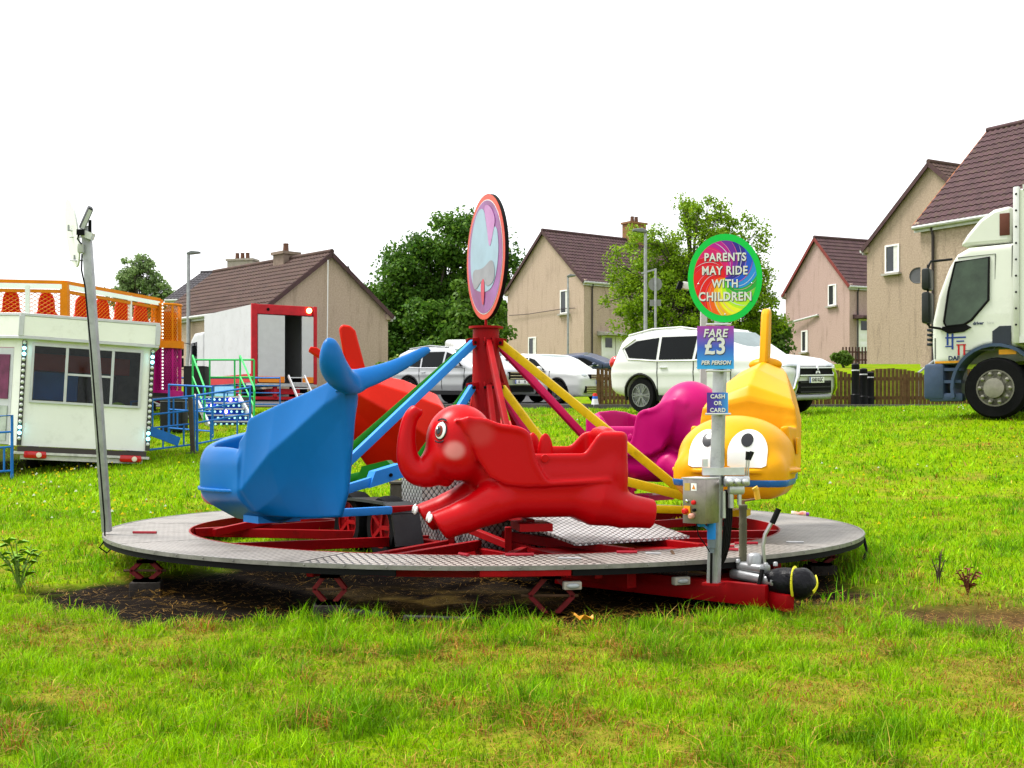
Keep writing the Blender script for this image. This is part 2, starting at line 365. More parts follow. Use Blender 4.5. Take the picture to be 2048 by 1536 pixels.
# road and pavement behind the kerb
def sheet(name, x0, x1, y0, y1, lift, m, nx=60, ny=20):
    X, Y = np.meshgrid(np.linspace(x0, x1, nx), np.linspace(y0, y1, ny), indexing='ij'); Z = G(X, Y)+lift; k = np.arange(nx*ny).reshape(nx, ny)
    me = np_mesh(name, np.stack([X, Y, Z], -1).reshape(-1, 3), np.stack([k[:-1,:-1], k[1:,:-1], k[1:,1:], k[:-1,1:]], -1).reshape(-1, 4))
    return tag(link_mesh(me, name, m, recalc=False), kind='structure')
sheet('road', -40, 2.1, 32.3, 48, .03, mat('asphalt', (.055,.055,.058), .85, var=.25, vscale=3, bump=.4, bscale=120))
sheet('pavement', -5.2, 40, 31.06, 32.3, .04, mat('pavement', (.16,.155,.15), .85, var=.2, vscale=4, bump=.3, bscale=90))
kb = MB()
for i in range(44):
    x0, x1 = -4.4+i*.92, -4.4+(i+1)*.92-.012; za, zb = g(x0, 31), g(x1, 31)
    kb.bar((x0, 31, za-.02), (x1, 31, zb-.02), .12, .26, bev=.012)
tag(kb.build('kerb', mat('kerb_stone', (.07,.066,.06), .9, var=.35, vscale=3, bump=.4)), kind='structure')
# grass: real blades, one mesh (nobody could count them)
def blades(n, y0, y1, hw, w, hlo, hhi, segs, tuft=0., mask=None, xr=None, dens_pow=1.0):
    y = np.sqrt(RNG.random(n)*(y1**2-y0**2)+y0**2); x = (RNG.random(n)*2-1)*hw*y
    if xr is not None: x = xr[0]+RNG.random(n)*(xr[1]-xr[0])
    so = soil_mask(x, y); keep = RNG.random(n) > so*1.08-.02*(so > .9)
    keep &= ~((y > 30.85) & (x > -4.6))
    if mask is not None: keep &= mask(x, y)
    x, y = x[keep], y[keep]; n = len(x); st = straw_mask(x, y); lu = lush_mask(x, y)
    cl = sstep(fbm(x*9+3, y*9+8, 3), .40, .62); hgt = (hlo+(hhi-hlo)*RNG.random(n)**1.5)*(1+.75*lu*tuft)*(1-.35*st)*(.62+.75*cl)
    r = RNG.random(n)[:, None]; r2 = RNG.random(n)
    col = G_LIGHT*(1-r)+G_MID*r; lu_ = (lu*(.55+.45*RNG.random(n)))[:, None]; col = col*(1-lu_)+(G_DARK*(1-r)+G_MID*r)*lu_
    isst = (r2 < .05+.42*st)[:, None]; col = np.where(isst, STRAW*(.5+.6*RNG.random(n)[:, None])*np.array([1., .5, .35])**(RNG.random(n)[:, None]*st[:, None]*1.2), col)
    isred = (RNG.random(n) < .03*st)[:, None]; col = np.where(isred, np.array([.20,.06,.02]), col); col = col*(.40+.95*RNG.random(n)[:, None])*(.70+.46*cl)[:, None]  # shorter blades between clumps coloured darker, shade put into the colour
    a = RNG.random(n)*2*math.pi; lean = (.25+.9*RNG.random(n)**1.5)*(1+.9*isst[:, 0]); dx, dy = np.cos(a), np.sin(a)
    z = G(x, y)-.01; wv = w*(.6+.8*RNG.random(n)); b = RNG.random(n)*2*math.pi; bx, by = np.cos(b)*wv/2, np.sin(b)*wv/2
    rows = []; 
    for k in range(segs+1):
        t = k/segs; bend = lean*t*t; ww = (1-t**1.6)
        cx = x+dx*hgt*bend*.8; cy = y+dy*hgt*bend*.8; cz = z+hgt*(t-.28*bend*t)
        if k < segs: rows += [np.stack([cx-bx*ww, cy-by*ww, cz], 1), np.stack([cx+bx*ww, cy+by*ww, cz], 1)]
        else: rows += [np.stack([cx, cy, cz], 1)]
    k = len(rows); V = np.stack(rows, 1).reshape(-1, 3); C = np.repeat(col, k, 0)
    o = np.arange(n)[:, None]*k; T = []
    for q in range(segs-1):
        T += [o+np.array([[2*q, 2*q+1, 2*q+3]]), o+np.array([[2*q, 2*q+3, 2*q+2]])]
    T += [o+np.array([[2*segs-2, 2*segs-1, 2*segs]])]
    return V, np.concatenate(T), C
def clear_far(x, y): return ~((np.hypot(x+.214, y-10.25) < 3.0) & (RNG.random(len(x)) < .45))
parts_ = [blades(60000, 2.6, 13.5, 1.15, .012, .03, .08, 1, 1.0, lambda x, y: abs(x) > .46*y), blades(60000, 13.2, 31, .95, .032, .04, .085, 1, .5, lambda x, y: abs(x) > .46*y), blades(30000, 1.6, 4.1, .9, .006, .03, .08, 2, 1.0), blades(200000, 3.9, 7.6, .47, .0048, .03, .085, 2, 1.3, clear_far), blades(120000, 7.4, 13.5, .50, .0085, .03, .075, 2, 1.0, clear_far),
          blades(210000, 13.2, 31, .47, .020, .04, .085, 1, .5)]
def rim_tufts(x, y):      # long unmown grass along the front of the bare soil and round the jacks
    so = soil_mask(x, y); r = np.hypot(x+.214, y-10.25)
    return ((so > .05) & (so < .75) & (y < 8.2) & (fbm(x*2.2, y*2.2, 2) > .5)) | ((r > 2.9) & (r < 3.3) & (fbm(x*2+7, y*2, 2) > .55) & (so < .9)) | ((np.hypot(x-1.9, y-7.05) < .45) & (fbm(x*3, y*3, 2) > .45))
def tall(n, *a, **k):
    V, T, C = blades(n, *a, **k); return V, T, C*np.array([.75, .95, .8])
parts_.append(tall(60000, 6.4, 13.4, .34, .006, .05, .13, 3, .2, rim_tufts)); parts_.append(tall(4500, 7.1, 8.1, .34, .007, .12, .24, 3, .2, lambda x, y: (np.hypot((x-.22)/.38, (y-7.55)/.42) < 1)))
def straw_lying(n):
    y = np.sqrt(RNG.random(n)*(9.6**2-4**2)+16); x = (RNG.random(n)*2-1)*.5*y; k = (RNG.random(n) < straw_mask(x, y)*.9+.06+.25*soil_mask(x, y)); x, y = x[k], y[k]; n = len(x)
    a = RNG.random(n)*2*math.pi; L = .03+.09*RNG.random(n); z0 = G(x, y)+.012+.05*RNG.random(n)*(1-soil_mask(x, y)); dx, dy = np.cos(a)*L, np.sin(a)*L; w = .0018
    V = np.stack([np.stack([x-dx/2-dy/L*w, y-dy/2+dx/L*w, z0], 1), np.stack([x-dx/2+dy/L*w, y-dy/2-dx/L*w, z0], 1), np.stack([x+dx/2, y+dy/2, z0+(RNG.random(n)-.5)*.03], 1)], 1).reshape(-1, 3)
    C = np.repeat(STRAW*(.4+.5*RNG.random(n)[:, None])*np.array([1, .8, .6]), 3, 0); return V, np.arange(n*3).reshape(-1, 3), C
parts_.append(straw_lying(42000))
def flowers(n):
    y = np.sqrt(RNG.random(n)*(26**2-11.5**2)+11.5**2); x = (RNG.random(n)*2-1)*.5*y; k = (RNG.random(n) < sstep(fbm(x*.5+60, y*.5+7, 2), .48, .68)); x, y = x[k], y[k]; n = len(x); z = G(x, y)+.06+.03*RNG.random(n); s = .012+.010*RNG.random(n)
    V = np.stack([np.stack([x+a*s, y+b*s, z+c*s], 1) for a, b, c in ((-1,0,0),(1,0,.2),(0,.3,1.4))], 1).reshape(-1, 3); return V, np.arange(n*3).reshape(-1, 3), np.repeat(np.where((RNG.random(n) < .75)[:, None], np.array([.75,.55,.01]), np.array([.7,.7,.6])), 3, 0)
parts_.append(flowers(1600))
Vs, Ts, Cs, o = [], [], [], 0
for V, T, C in parts_: Vs.append(V); Ts.append(T+o); Cs.append(C); o += len(V)
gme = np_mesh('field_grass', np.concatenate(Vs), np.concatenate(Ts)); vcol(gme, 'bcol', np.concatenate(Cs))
def leaf_mat(name, attr, trans=.35, rough=.5):
    m = bpy.data.materials.new(name); m.use_nodes = True; n, l = m.node_tree.nodes, m.node_tree.links
    b = n['Principled BSDF']; b.inputs['Roughness'].default_value = rough; b.inputs['Specular IOR Level'].default_value = .12
    at = n.new('ShaderNodeAttribute'); at.attribute_name = attr; l.new(at.outputs['Color'], b.inputs['Base Color'])
    tr = n.new('ShaderNodeBsdfTranslucent'); l.new(at.outputs['Color'], tr.inputs['Color']); mx = n.new('ShaderNodeMixShader'); mx.inputs[0].default_value = trans
    l.new(b.outputs[0], mx.inputs[1]); l.new(tr.outputs[0], mx.inputs[2]); l.new(mx.outputs[0], n['Material Output'].inputs['Surface']); return m
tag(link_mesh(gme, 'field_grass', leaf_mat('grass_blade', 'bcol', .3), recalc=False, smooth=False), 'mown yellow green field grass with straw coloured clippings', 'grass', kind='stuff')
# weeds
def weed(name, label, x, y, hgt, nl, col, seed, spread=.16, leaf=.09):
    R = random.Random(seed); t = thing(name, label, 'weed', (x, y, g(x, y))); st = MB(); lf = MB()
    for k in range(nl):
        a = R.uniform(0, 6.28); L = hgt*R.uniform(.55, 1); e = Vector((math.cos(a)*spread*R.uniform(.3, 1), math.sin(a)*spread*R.uniform(.3, 1), L)); m_ = Vector((e.x*.35, e.y*.35, L*.55))
        st.tube([(0,0,0), m_, e], [.006,.005,.003], 5)
        for q in range(5):
            s = R.uniform(.3, 1); p = (m_*(1-abs(2*s-1)) if s < .5 else m_.lerp(e, 2*s-1)); b = R.uniform(0, 6.28); d = Vector((math.cos(b), math.sin(b), R.uniform(-.2,.5))).normalized(); w = d.cross(Vector((0,0,1))).normalized(); ll = leaf*R.uniform(.5,1.2); n_ = Vector((0,0,.25*ll))
            lf.add([p, p+d*ll*.4+w*ll*.3+n_, p+d*ll, p+d*ll*.4-w*ll*.3+n_], [(0,1,2,3)])
    st.build('stem', mat(name+'_stem', col[0], .7), t); lf.build('foliage', mat(name+'_leaf', col[1], .6, var=.4, vscale=9), t)
weed('dock_weed', 'tall green dock weed with broad leaves left of the round deck', -3.28, 8.3, .36, 11, ((.12,.2,.03), (.13,.28,.012)), 3, .24, .085)
weed('withered_dock', 'withered red brown dock plant beside the bare earth patch', 2.93, 8.0, .17, 9, ((.13,.04,.02), (.16,.045,.02)), 5, .1, .05)
weed('dead_thistle', 'dead dark thistle stalks standing above the red brown dock', 2.86, 8.35, .24, 6, ((.05,.035,.02), (.06,.04,.02)), 9, .1, .03)
# ------------------------------------------------------------------ trees
def tree(name, label, base, blobs, leaf, n, cols, seed, trunk_r, limbs, clump=1.0, twig=0., gap=0., group=None, cat='tree', grow=1.08):
    """blobs: (cx, cy, cz, rx, ry, rz) crown masses in world metres; leaves sit in clumps spread through them"""
    R = np.random.default_rng(seed); bx, by = base; bz = g(bx, by); t = thing(name, label, cat, (bx, by, bz-.2), group=group); O = np.array([bx, by, bz-.2])
    B = np.array(blobs, float); B[:, 3:] *= grow; wts = B[:, 3]*B[:, 4]*B[:, 5]; wts = wts/wts.sum(); nc = int(limbs)
    k = R.choice(len(B), nc, p=wts); d = R.normal(size=(nc, 3)); d /= np.linalg.norm(d, axis=1)[:, None]; rr = (R.random(nc)**.42)[:, None]
    CC = B[k, :3]+d*rr*B[k, 3:]; CR = clump*(.55+.8*R.random(nc))
    ci = R.integers(0, nc, n); dd = R.normal(size=(n, 3)); dd /= np.linalg.norm(dd, axis=1)[:, None]
    pos = CC[ci]+dd*(R.random(n)**.5)[:, None]*CR[ci][:, None]*np.array([1, 1, .75])
    nr = dd*.6+R.normal(size=(n, 3))*.7+np.array([0, 0, .5]); nr /= np.linalg.norm(nr, axis=1)[:, None]
    u = np.cross(nr, R.normal(size=(n, 3))); u /= np.linalg.norm(u, axis=1)[:, None]; v = np.cross(nr, u); s = leaf*(.6+.8*R.random(n))[:, None]
    V = np.stack([pos-u*s*.5, pos+v*s*.33+nr*s*.08, pos+u*s*.5, pos-v*s*.33+nr*s*.08], 1).reshape(-1, 3)-O; Q = np.arange(4*n).reshape(-1, 4)
    cl = np.array(cols); w = (.65*R.random(nc)[ci]+.35*R.random(n))[:, None]; C = cl[0]*(1-w)+cl[1]*w; C = np.where((R.random(n) < .12)[:, None], cl[2], C)*(.75+.5*R.random(n)[:, None])
    me = np_mesh('crown', V, Q); vcol(me, 'lcol', np.repeat(C, 4, 0)); link_mesh(me, 'crown', LEAFM, t, recalc=False, smooth=False)
    tk = MB(); top = B[:, :3].mean(0)-O; top[2] *= .95; pts = [Vector((0,0,0)), Vector((top[0]*.15, top[1]*.1, top[2]*.35)), Vector((top[0]*.6, top[1]*.5, top[2]*.7)), Vector(top)]
    tk.tube(pts, [trunk_r*1.25, trunk_r, trunk_r*.7, trunk_r*.3], 10)
    for q in R.choice(nc, min(nc, 60 if not twig else 150), replace=False):
        e = Vector(CC[q]-O); f = R.uniform(.25, .8); j = pts[1].lerp(pts[3], f) if e.z > pts[1].z else pts[1]; m_ = j.lerp(e, .5)+Vector((0, 0, (e-j).length*.08)); r0 = trunk_r*.34*(1-f*.5)
        tk.tube([j, m_, e], [r0, r0*.55, r0*.2], 6)
        if twig:
            for _ in range(5):
                e2 = e+Vector(R.normal(size=3))*CR[q]*.8; tk.tube([m_.lerp(e, R.uniform(.4, 1)), e2], [twig, twig*.4], 4)
    tk.build('trunk', BARK, t); return t
LEAFM = leaf_mat('tree_leaf', 'lcol', .35); BARK = mat('bark', (.06,.05,.04), .9, var=.4, vscale=4, bump=.6, bscale=20)
def blob(px, py, rx, ry, d, dd=0., ryd=None): p = P(px, py, d); return (p.x, p.y+dd, p.z, rx*d/F, ryd or rx*d/F*.8, ry*d/F)
d_ = 84
tree('broadleaf_tree', 'large dark green broadleaf tree between the bungalow and the beige house', (P(880, 700, d_).x, d_), [blob(900,530,85,85,d_), blob(830,560,75,70,d_), blob(775,590,50,45,d_), blob(880,475,38,32,d_), blob(975,560,62,85,d_), blob(850,650,120,75,d_), blob(960,640,90,80,d_), blob(1018,520,22,42,d_), blob(930,470,35,28,d_), blob(800,520,30,30,d_), blob(745,552,28,22,d_), blob(750,600,34,34,d_), blob(735,575,16,14,d_), blob(940,720,170,50,d_), blob(800,690,60,60,d_)], .26, 84000, [(.028,.085,.008), (.085,.185,.018), (.15,.27,.028)], 11, .45, 260, 1.2, grow=1.16)
d_ = 62
tree('bushy_tree', 'lighter yellow green bushy tree in front of the dark broadleaf', (P(950, 720, d_).x, d_), [blob(935,640,42,60,d_), blob(985,650,32,50,d_), blob(925,590,22,25,d_), blob(900,690,40,35,d_), blob(960,700,60,30,d_)], .24, 11000, [(.05,.12,.012), (.10,.19,.02), (.13,.22,.03)], 12, .2, 90, .62)
d_ = 100
tree('birch_tree', 'pale feathery birch tree behind the orange ride at left', (P(275, 640, d_).x, d_), [blob(268,545,34,32,d_), blob(290,535,22,22,d_), blob(318,575,24,24,d_), blob(245,580,20,40,d_), blob(280,600,34,40,d_), blob(330,600,14,30,d_)], .26, 9000, [(.15,.24,.08), (.23,.32,.13), (.28,.37,.16)], 13, .16, 120, .55, twig=.02, grow=1.15)  # distance haze put into the lightened leaf colours
d_ = 47
tree('rowan_tree', 'sparse light green tree spreading behind the white four by four', (P(1372, 720, d_).x, d_), [blob(1390,500,75,80,d_), blob(1330,540,85,70,d_), blob(1440,560,80,90,d_), blob(1300,605,72,58,d_), blob(1500,600,55,70,d_), blob(1385,430,50,35,d_), blob(1470,450,50,40,d_), blob(1400,640,130,50,d_), blob(1245,580,38,28,d_), blob(1510,470,22,30,d_), blob(1260,510,32,30,d_), blob(1275,655,35,25,d_), blob(1540,630,28,30,d_)], .11, 50000, [(.11,.21,.006), (.21,.34,.010), (.29,.42,.016)], 14, .2, 400, .46, twig=.010, grow=1.34)
d_ = 60
tree('garden_tree', 'dense green garden tree beside the pink house gable', (P(1545, 700, d_).x, d_), [blob(1540,660,28,50,d_), blob(1560,690,24,40,d_), blob(1525,700,30,35,d_)], .22, 7000, [(.05,.12,.012), (.09,.17,.02), (.13,.22,.03)], 15, .15, 60, .5)
d_ = 43
tree('garden_shrub', 'low yellow green shrub behind the flatbed trailer', (P(770, 745, d_).x, d_), [blob(772,735,26,16,d_), blob(800,728,16,14,d_)], .1, 2600, [(.08,.16,.01), (.14,.22,.02), (.2,.26,.03)], 16, .05, 40, .16, cat='shrub')
d_ = 41
tree('corner_shrub', 'low dark shrub at the foot of the pink house garden', (P(1690, 722, d_).x, d_), [blob(1688,718,14,10,d_), blob(1672,716,9,8,d_)], .1, 2000, [(.05,.11,.01), (.09,.16,.02), (.12,.2,.03)], 17, .05, 40, .16, cat='shrub')
# ------------------------------------------------------------------ houses
def wallm(name, a, b): return mat(name, a, .95, col2=b, vscale=16, bump=1., bscale=45, dirt='#54473a', dirtamt=.5, streak=True, spec=.1)
W_BEIGE = wallm('roughcast_beige', (.33,.245,.193), (.48,.375,.30)); W_PINK = wallm('roughcast_pink', (.32,.222,.20), (.455,.33,.298)); W_OCHRE = wallm('roughcast_ochre', (.255,.192,.145), (.43,.338,.26)); W_GREY = wallm('roughcast_grey', (.30,.26,.22), (.42,.37,.32))
T_RED = mat('roof_tile_red', (.045,.024,.028), .85, col2=(.085,.046,.050), vscale=2.5, dirt='#4b4a2a', dirtamt=.75, spec=.2); T_BROWN = mat('roof_tile_brown', (.045,.027,.024), .85, col2=(.085,.05,.042), vscale=2.5, dirt='#4d4628', dirtamt=.75, spec=.2); T_DARK = mat('roof_tile_dark', (.045,.042,.048), .85, col2=(.075,.07,.078), vscale=2.5, spec=.2)
UPVC = mat('white_frame', (.75,.75,.74), .4, var=.04); GLASS = mat('window_glass', (.02,.025,.03), .05, var=.3, vscale=1.5, spec=.5); DARKPIPE = mat('dark_pipe', (.045,.035,.04), .5); GUTTER = mat('grey_gutter', (.42,.43,.42), .5, var=.2)
REDTRIM = mat('red_fascia', (.16,.03,.025), .6, var=.3); CHIM = mat('chimney_brick', (.18,.085,.04), .9, col2=(.26,.13,.06), vscale=20, bump=.5); CONC = mat('concrete', (.33,.31,.28), .9, var=.2, vscale=6, bump=.3)
POTM = mat('terracotta_pot', (.12,.06,.04), .8)
def roof_half(mb, w, L, e, r, side, ov, rowh=.32, pitch=.22):
    """courses of corrugated tiles down one slope: ridge at x=0, eave at x=side*(w/2+ov)"""
    ex = w/2+ov; drop = r*(ex/(w/2)); n = max(6, int(math.hypot(ex, drop)/rowh)); ny = int((L+2*ov)/pitch*4); ysr = np.linspace(-ov, L+ov, ny+1)
    sl = Vector((side*ex, 0, -drop)).normalized(); nrm = Vector((side*drop, 0, ex)).normalized()
    for k in range(n):
        t0, t1 = k/n, (k+1)/n+.012; vs = []
        for t, up in ((t0, .012), (t1, .05), (t1, -.01)):
            for y in ysr: vs.append(Vector((side*ex*t, y, e+r-drop*t))+nrm*(up+.022*math.cos(2*math.pi*y/pitch)*(up > 0)))
        m_ = ny+1; fs = [(a*m_+j, a*m_+j+1, (a+1)*m_+j+1, (a+1)*m_+j) for a in (0, 1) for j in range(ny)]; mb.add(vs, fs)
def house(name, label, A, B, ez, bz, rise, L, wallmat, tilemat, wins=(), chim=(), doors=(), ov=.16, trim=None, pipe=True, gcols=(), cope=True, group=None):
    """A, B: (x, y) of the two front-gable corners seen left and right; ridge runs away from the gable"""
    A, B = Vector((*A, 0)), Vector((*B, 0)); gx_ = (B-A); w = gx_.length; X = gx_/w; Y = Vector((-X.y, X.x, 0)); o = (A+B)/2; o.z = bz
    Mx = Matrix((X, Y, Vector((0,0,1)))).transposed().to_4x4(); Mx.translation = o; t = thing(name, label, 'house', mtx=Mx, group=group); e = ez-bz
    wl_ = MB(); wl_.prism([(-w/2, -1.8), (w/2, -1.8), (w/2, e), (0, e+rise), (-w/2, e)], 0, L, (Vector((0,0,0)), Vector((1,0,0)), Vector((0,0,1)), Vector((0,1,0))))
    wl_.build('wall', wallmat, t, smooth=False)
    if cope:
        for sx in (-1, 1): sk = MB(); sk.box((sx*(w/2+.03), -.01, e-.12), (.34, .18, .26), bev=.03); sk.build('skew_putt', wallmat, t)
    rf = MB(); roof_half(rf, w, L, e+.06, rise, -1, ov); roof_half(rf, w, L, e+.06, rise, 1, ov)
    rf.tube([(0, -ov-.02, e+rise+.09), (0, L+ov, e+rise+.09)], .10, 10); ro = rf.build('roof', tilemat, t, angle=50, recalc=False)
    sl = rise/(w/2)
    for yy in (-ov-.02, L+ov+.02):
        fa = MB()
        for sx in (-1, 1): x1 = sx*(w/2+ov); fa.bar((0, yy, e+rise-.02), (x1, yy, e+rise-.02-sl*(w/2+ov)), .035, .17)
        fa.build('bargeboard', trim or T_RED, t)
    for sx in (-1, 1): gu = MB(); gu.tube([(sx*(w/2+ov+.05), -ov, e-sl*ov-.02), (sx*(w/2+ov+.05), L+ov, e-sl*ov-.02)], .07, 8); gu.bar((sx*(w/2+ov-.04), -ov, e-sl*ov-.10), (sx*(w/2+ov-.04), L+ov, e-sl*ov-.10), .03, .16); gu.build('gutter', GUTTER, t)
    if pipe:
        pm = MB(); pm.tube([(w/2+ov, .55, e-.2), (w/2+.06, .55, e-.5), (w/2+.06, .55, -.5)], .045, 8); pm.build('downpipe', DARKPIPE, t)
    for (face, u, z, ww, hh, kind) in wins:
        if face == 'g': c = Vector((u, 0, z)); U, N = Vector((1,0,0)), Vector((0,-1,0))
        elif face == 'l': c = Vector((-w/2, u, z)); U, N = Vector((0,1,0)), Vector((-1,0,0))
        else: c = Vector((w/2, u, z)); U, N = Vector((0,1,0)), Vector((1,0,0))
        Z = Vector((0,0,1)); R = Matrix((U, N, Z)).transposed(); f = MB(); th = .07; D = .05
        f.box(c+N*.02+U*(-ww/2+th/2), (th, D, hh), R); f.box(c+N*.02+U*(ww/2-th/2), (th, D, hh), R)
        for zz in ((-hh/2+th/2), (hh/2-th/2)): f.box(c+N*.02+Z*zz, (ww-2*th, D, th), R)
        if kind == 2: f.box(c+N*.021, (th*.8, D, hh-2*th), R)
        wo_ = f.build('window', UPVC, t); pn = MB(); pn.box(c+N*.006, (ww-2*th, .012, hh-2*th), R); pn.build('pane', GLASS, wo_)
        cu_ = MB(); cu_.box(c+N*.0135+U*(ww*.24), (ww*.30, .004, hh-2.2*th), R); cu_.build('curtain', mat('net_curtain', (.55,.55,.53), .9), wo_)
        si = MB(); si.box(c+N*.08-Z*(hh/2+.05), (ww+.2, .2, .09), R); si.build('sill', CONC, wo_)
    for (face, u, z0, ww, hh, canopy) in doors:
        c = Vector((w/2 if face == 'r' else -w/2, u, z0+hh/2)); N = Vector((1 if face == 'r' else -1, 0, 0)); U = Vector((0,1,0)); R = Matrix((U, N, Vector((0,0,1)))).transposed()
        dm = MB(); dm.box(c+N*.03, (ww, .08, hh), R, bev=.01)
        for k in range(2): dm.box(c+N*.075+U*0+Vector((0,0,-hh*.28+k*hh*.22)), (ww*.62, .02, hh*.16), R, bev=.008)
        do = dm.build('door', UPVC, t); gl = MB(); gl.box(c+N*.08+Vector((0,0,hh*.27)), (ww*.5, .02, hh*.26), R); gl.build('pane', GLASS, do)
        sp_ = MB(); sp_.box(c+N*.03+U*(ww*.5+.3), (.5, .08, hh), R); sp_.build('side_panel', UPVC, t)
        if canopy:
            cp = MB(); cp.prism([(0, hh*.5+.15), (.9, hh*.5+.0), (.9, hh*.5-.1), (0, hh*.5-.1)], -ww*.8, ww*1.3, (c, N, Vector((0,0,1)), U)); cp.build('canopy', CONC if canopy == 1 else T_RED, t)
    for (y, hh, lw, pots, cm) in chim:
        cb = MB(); cb.box((0, y, e+rise+hh/2-.4), (.75, lw, hh+.8)); cb.box((0, y, e+rise+hh+.02), (.9, lw+.15, .12)); ch = cb.build('chimney', cm, t)
        pt = MB()
        for k in range(pots): pt.lathe([(.13, 0), (.11, .35), (.13, .38), (.1, .4)], (0, y+(k-(pots-1)/2)*.33, e+rise+hh+.06), n=10)
        if pots: pt.build('chimney_pot', POTM, ch)
    return t
def xy(px, d): return ((px-1024)*d/F, d)
def zz(py, d): return H+(HZ-py)*d/F
B0, B1 = xy(1015, 76), xy(1168, 70)
house('semi_detached_house', 'two storey beige house with brown tile roof behind the parked cars', B0, B1, zz(560, 70.2), zz(748, 70), 3.15, 9.5, W_BEIGE, T_RED, wins=(('g', 1.95, 4.2, .8, 1.35, 1), ('g', -1.15, 1.65, .75, 1.4, 1), ('r', 4.6, 4.1, 1.9, 1.2, 2)), chim=((7.0, 1.1, 1.3, 2, CHIM),), doors=(('r', 1.75, .2, 1.0, 2.1, 1),))
B0, B1 = xy(533, 48), xy(776, 52)
house('bungalow', 'low beige bungalow with wide gable behind the white and red lorry', B0, B1, zz(612, 48.3), zz(765, 49), 2.25, 9.0, W_BEIGE, T_BROWN, chim=((3.2, .30, .8, 1, mat('chimney_render', (.2,.15,.12), .9, var=.2)),), pipe=False)
house('dark_roofed_house', 'grey house with dark hipped looking roof behind the street lamp at left', xy(470, 78), xy(338, 70), zz(605, 72), zz(760, 70), 1.9, 9, W_GREY, T_DARK, chim=((2.5, .7, 1.6, 3, W_GREY),), pipe=False)
B0, B1 = xy(1571, 77), xy(1699, 71.5)
house('pink_house', 'pinkish roughcast house with small canopied door at right of the tree', B0, B1, zz(577, 74), zz(708, 72), 3.0, 9, W_PINK, T_RED, wins=(('g', 1.5, 3.5, .75, 1.25, 1), ('g', -1.1, .95, .6, 1.3, 1)), doors=(('r', 1.0, .05, .95, 2.05, 2),), trim=REDTRIM)
B0, B1 = xy(1734, 54), xy(2006, 48)
house('gable_house', 'ochre roughcast gable house behind the black bollards', B0, B1, zz(478, 51.5), zz(722, 53), 3.0, 9, W_OCHRE, T_BROWN, wins=(('g', -2.05, 4.32, .78, 1.2, 1),), pipe=False)
# nearest house: its long side faces us
cx_, cd_ = xy(1841, 42); fdir = Vector((.54, -.84, 0)); pdir = Vector((.84, .54, 0)); cA = Vector((cx_, cd_, 0))
fr = cA+pdir*7.6
house('corner_house', 'nearest ochre house with broad tiled roof behind the white lorry cab', (fr.x, fr.y), (cA.x, cA.y), zz(446, 42), zz(735, 42), 3.55, 10, W_OCHRE, T_RED, pipe=True, trim=mat('orange_fascia', (.30,.10,.03), .6, var=.2))
d_ = 53.6
dish = thing('satellite_dish', 'dark grey satellite dish fixed to the ochre gable wall', 'satellite dish', tuple(P(1836, 551, 43.2)))
db = MB(); db.lathe([(.30, 0), (.29, .03), (.2, -.05), (.01, -.09)], (0,0,0), (-.5,-.85,.2), 20); db.build('reflector', mat('dish_grey', (.08,.085,.09), .6), dish)
da = MB(); da.tube([(0,0,0), (.15,.25,-.1), (.3,.4,-.1)], .025, 6); da.build('bracket', mat('dish_grey', (.08,.085,.09), .6), dish)
# ------------------------------------------------------------------ street furniture
GALV = mat('galvanised', (.30,.31,.32), .5, metal=.5, var=.2, vscale=8); STEEL = mat('steel', (.42,.42,.42), .35, metal=.8, var=.2); BLACKP = mat('black_plastic', (.005,.005,.006), .4, var=.2); BLACKR = mat('black_rubber', (.005,.005,.0055), .75, var=.3, spec=.1)
def lamp(label, px, ptop, pbase_d, arm, d, r=.06):
    x = (px-1024)*d/F; z0 = g(x, d); top = H+(HZ-ptop)*d/F; t = thing('street_lamp', label, 'street lamp', (x, d, z0), group='grey street lamps')
    p = MB(); h = top-z0; p.tube([(0,0,-.3), (0,0,1.2)], r*1.35, 10); p.tube([(0,0,1.2), (0,0,h)], [r, r*.75], 10); p.build('pole', GALV, t)
    s = MB(); s.prism([(0,.0), (arm*.35,.09), (arm,.05), (arm,-.01), (arm*.3,-.06), (0,-.05)], -.14, .14, (Vector((-.06*np.sign(arm),0,h)), Vector((1,0,0)), Vector((0,0,1)), Vector((0,1,0)))); s.build('lamp_head', mat('lamp_head_grey', (.16,.17,.17), .5), t, bevel=.02)
lamp('grey street lamp with flat head beside the orange ride', 377, 506, 0, .55, 52, .09)
lamp('tall grey street lamp rising in front of the light green tree', 1291, 462, 0, -.5, 42, .07)
lamp('distant grey street lamp against the beige gable wall', 1136, 552, 0, .42, 60, .06)
x, d = (1311-1024)*40/F, 40; t = thing('road_sign', 'round road sign seen from its grey back beside the lamp post', 'road sign', (x, d, g(x, d)))
m_ = MB(); m_.tube([(0,0,-.2), (0,0,3.75)], .04, 8); m_.bar((0,0,3.72), (-.45,.05,3.6), .05, .05); m_.build('pole', GALV, t); m_ = MB(); m_.lathe([(.01,0),(.22,0),(.22,.02),(.01,.02)], (0,.05,3.25), (0,1,0), 24); m_.build('sign_disc', mat('sign_back', (.2,.2,.2), .5), t); m_ = MB(); m_.box((0,.05,2.65), (.36,.02,.2)); m_.build('lower_plate', mat('sign_back', (.2,.2,.2), .5), t)
FW = mat('paling_wood', (.065,.033,.014), .9, col2=(.13,.075,.03), vscale=7, bump=.4, dirt='#5a6a20', dirtamt=.6, spec=.15)
t = thing('paling_fence', 'brown wooden paling fence with scalloped top along the kerb', 'fence', (6, 32.5, g(6, 32.5))); fm = MB(); x = 2.25; rr_ = random.Random(4)
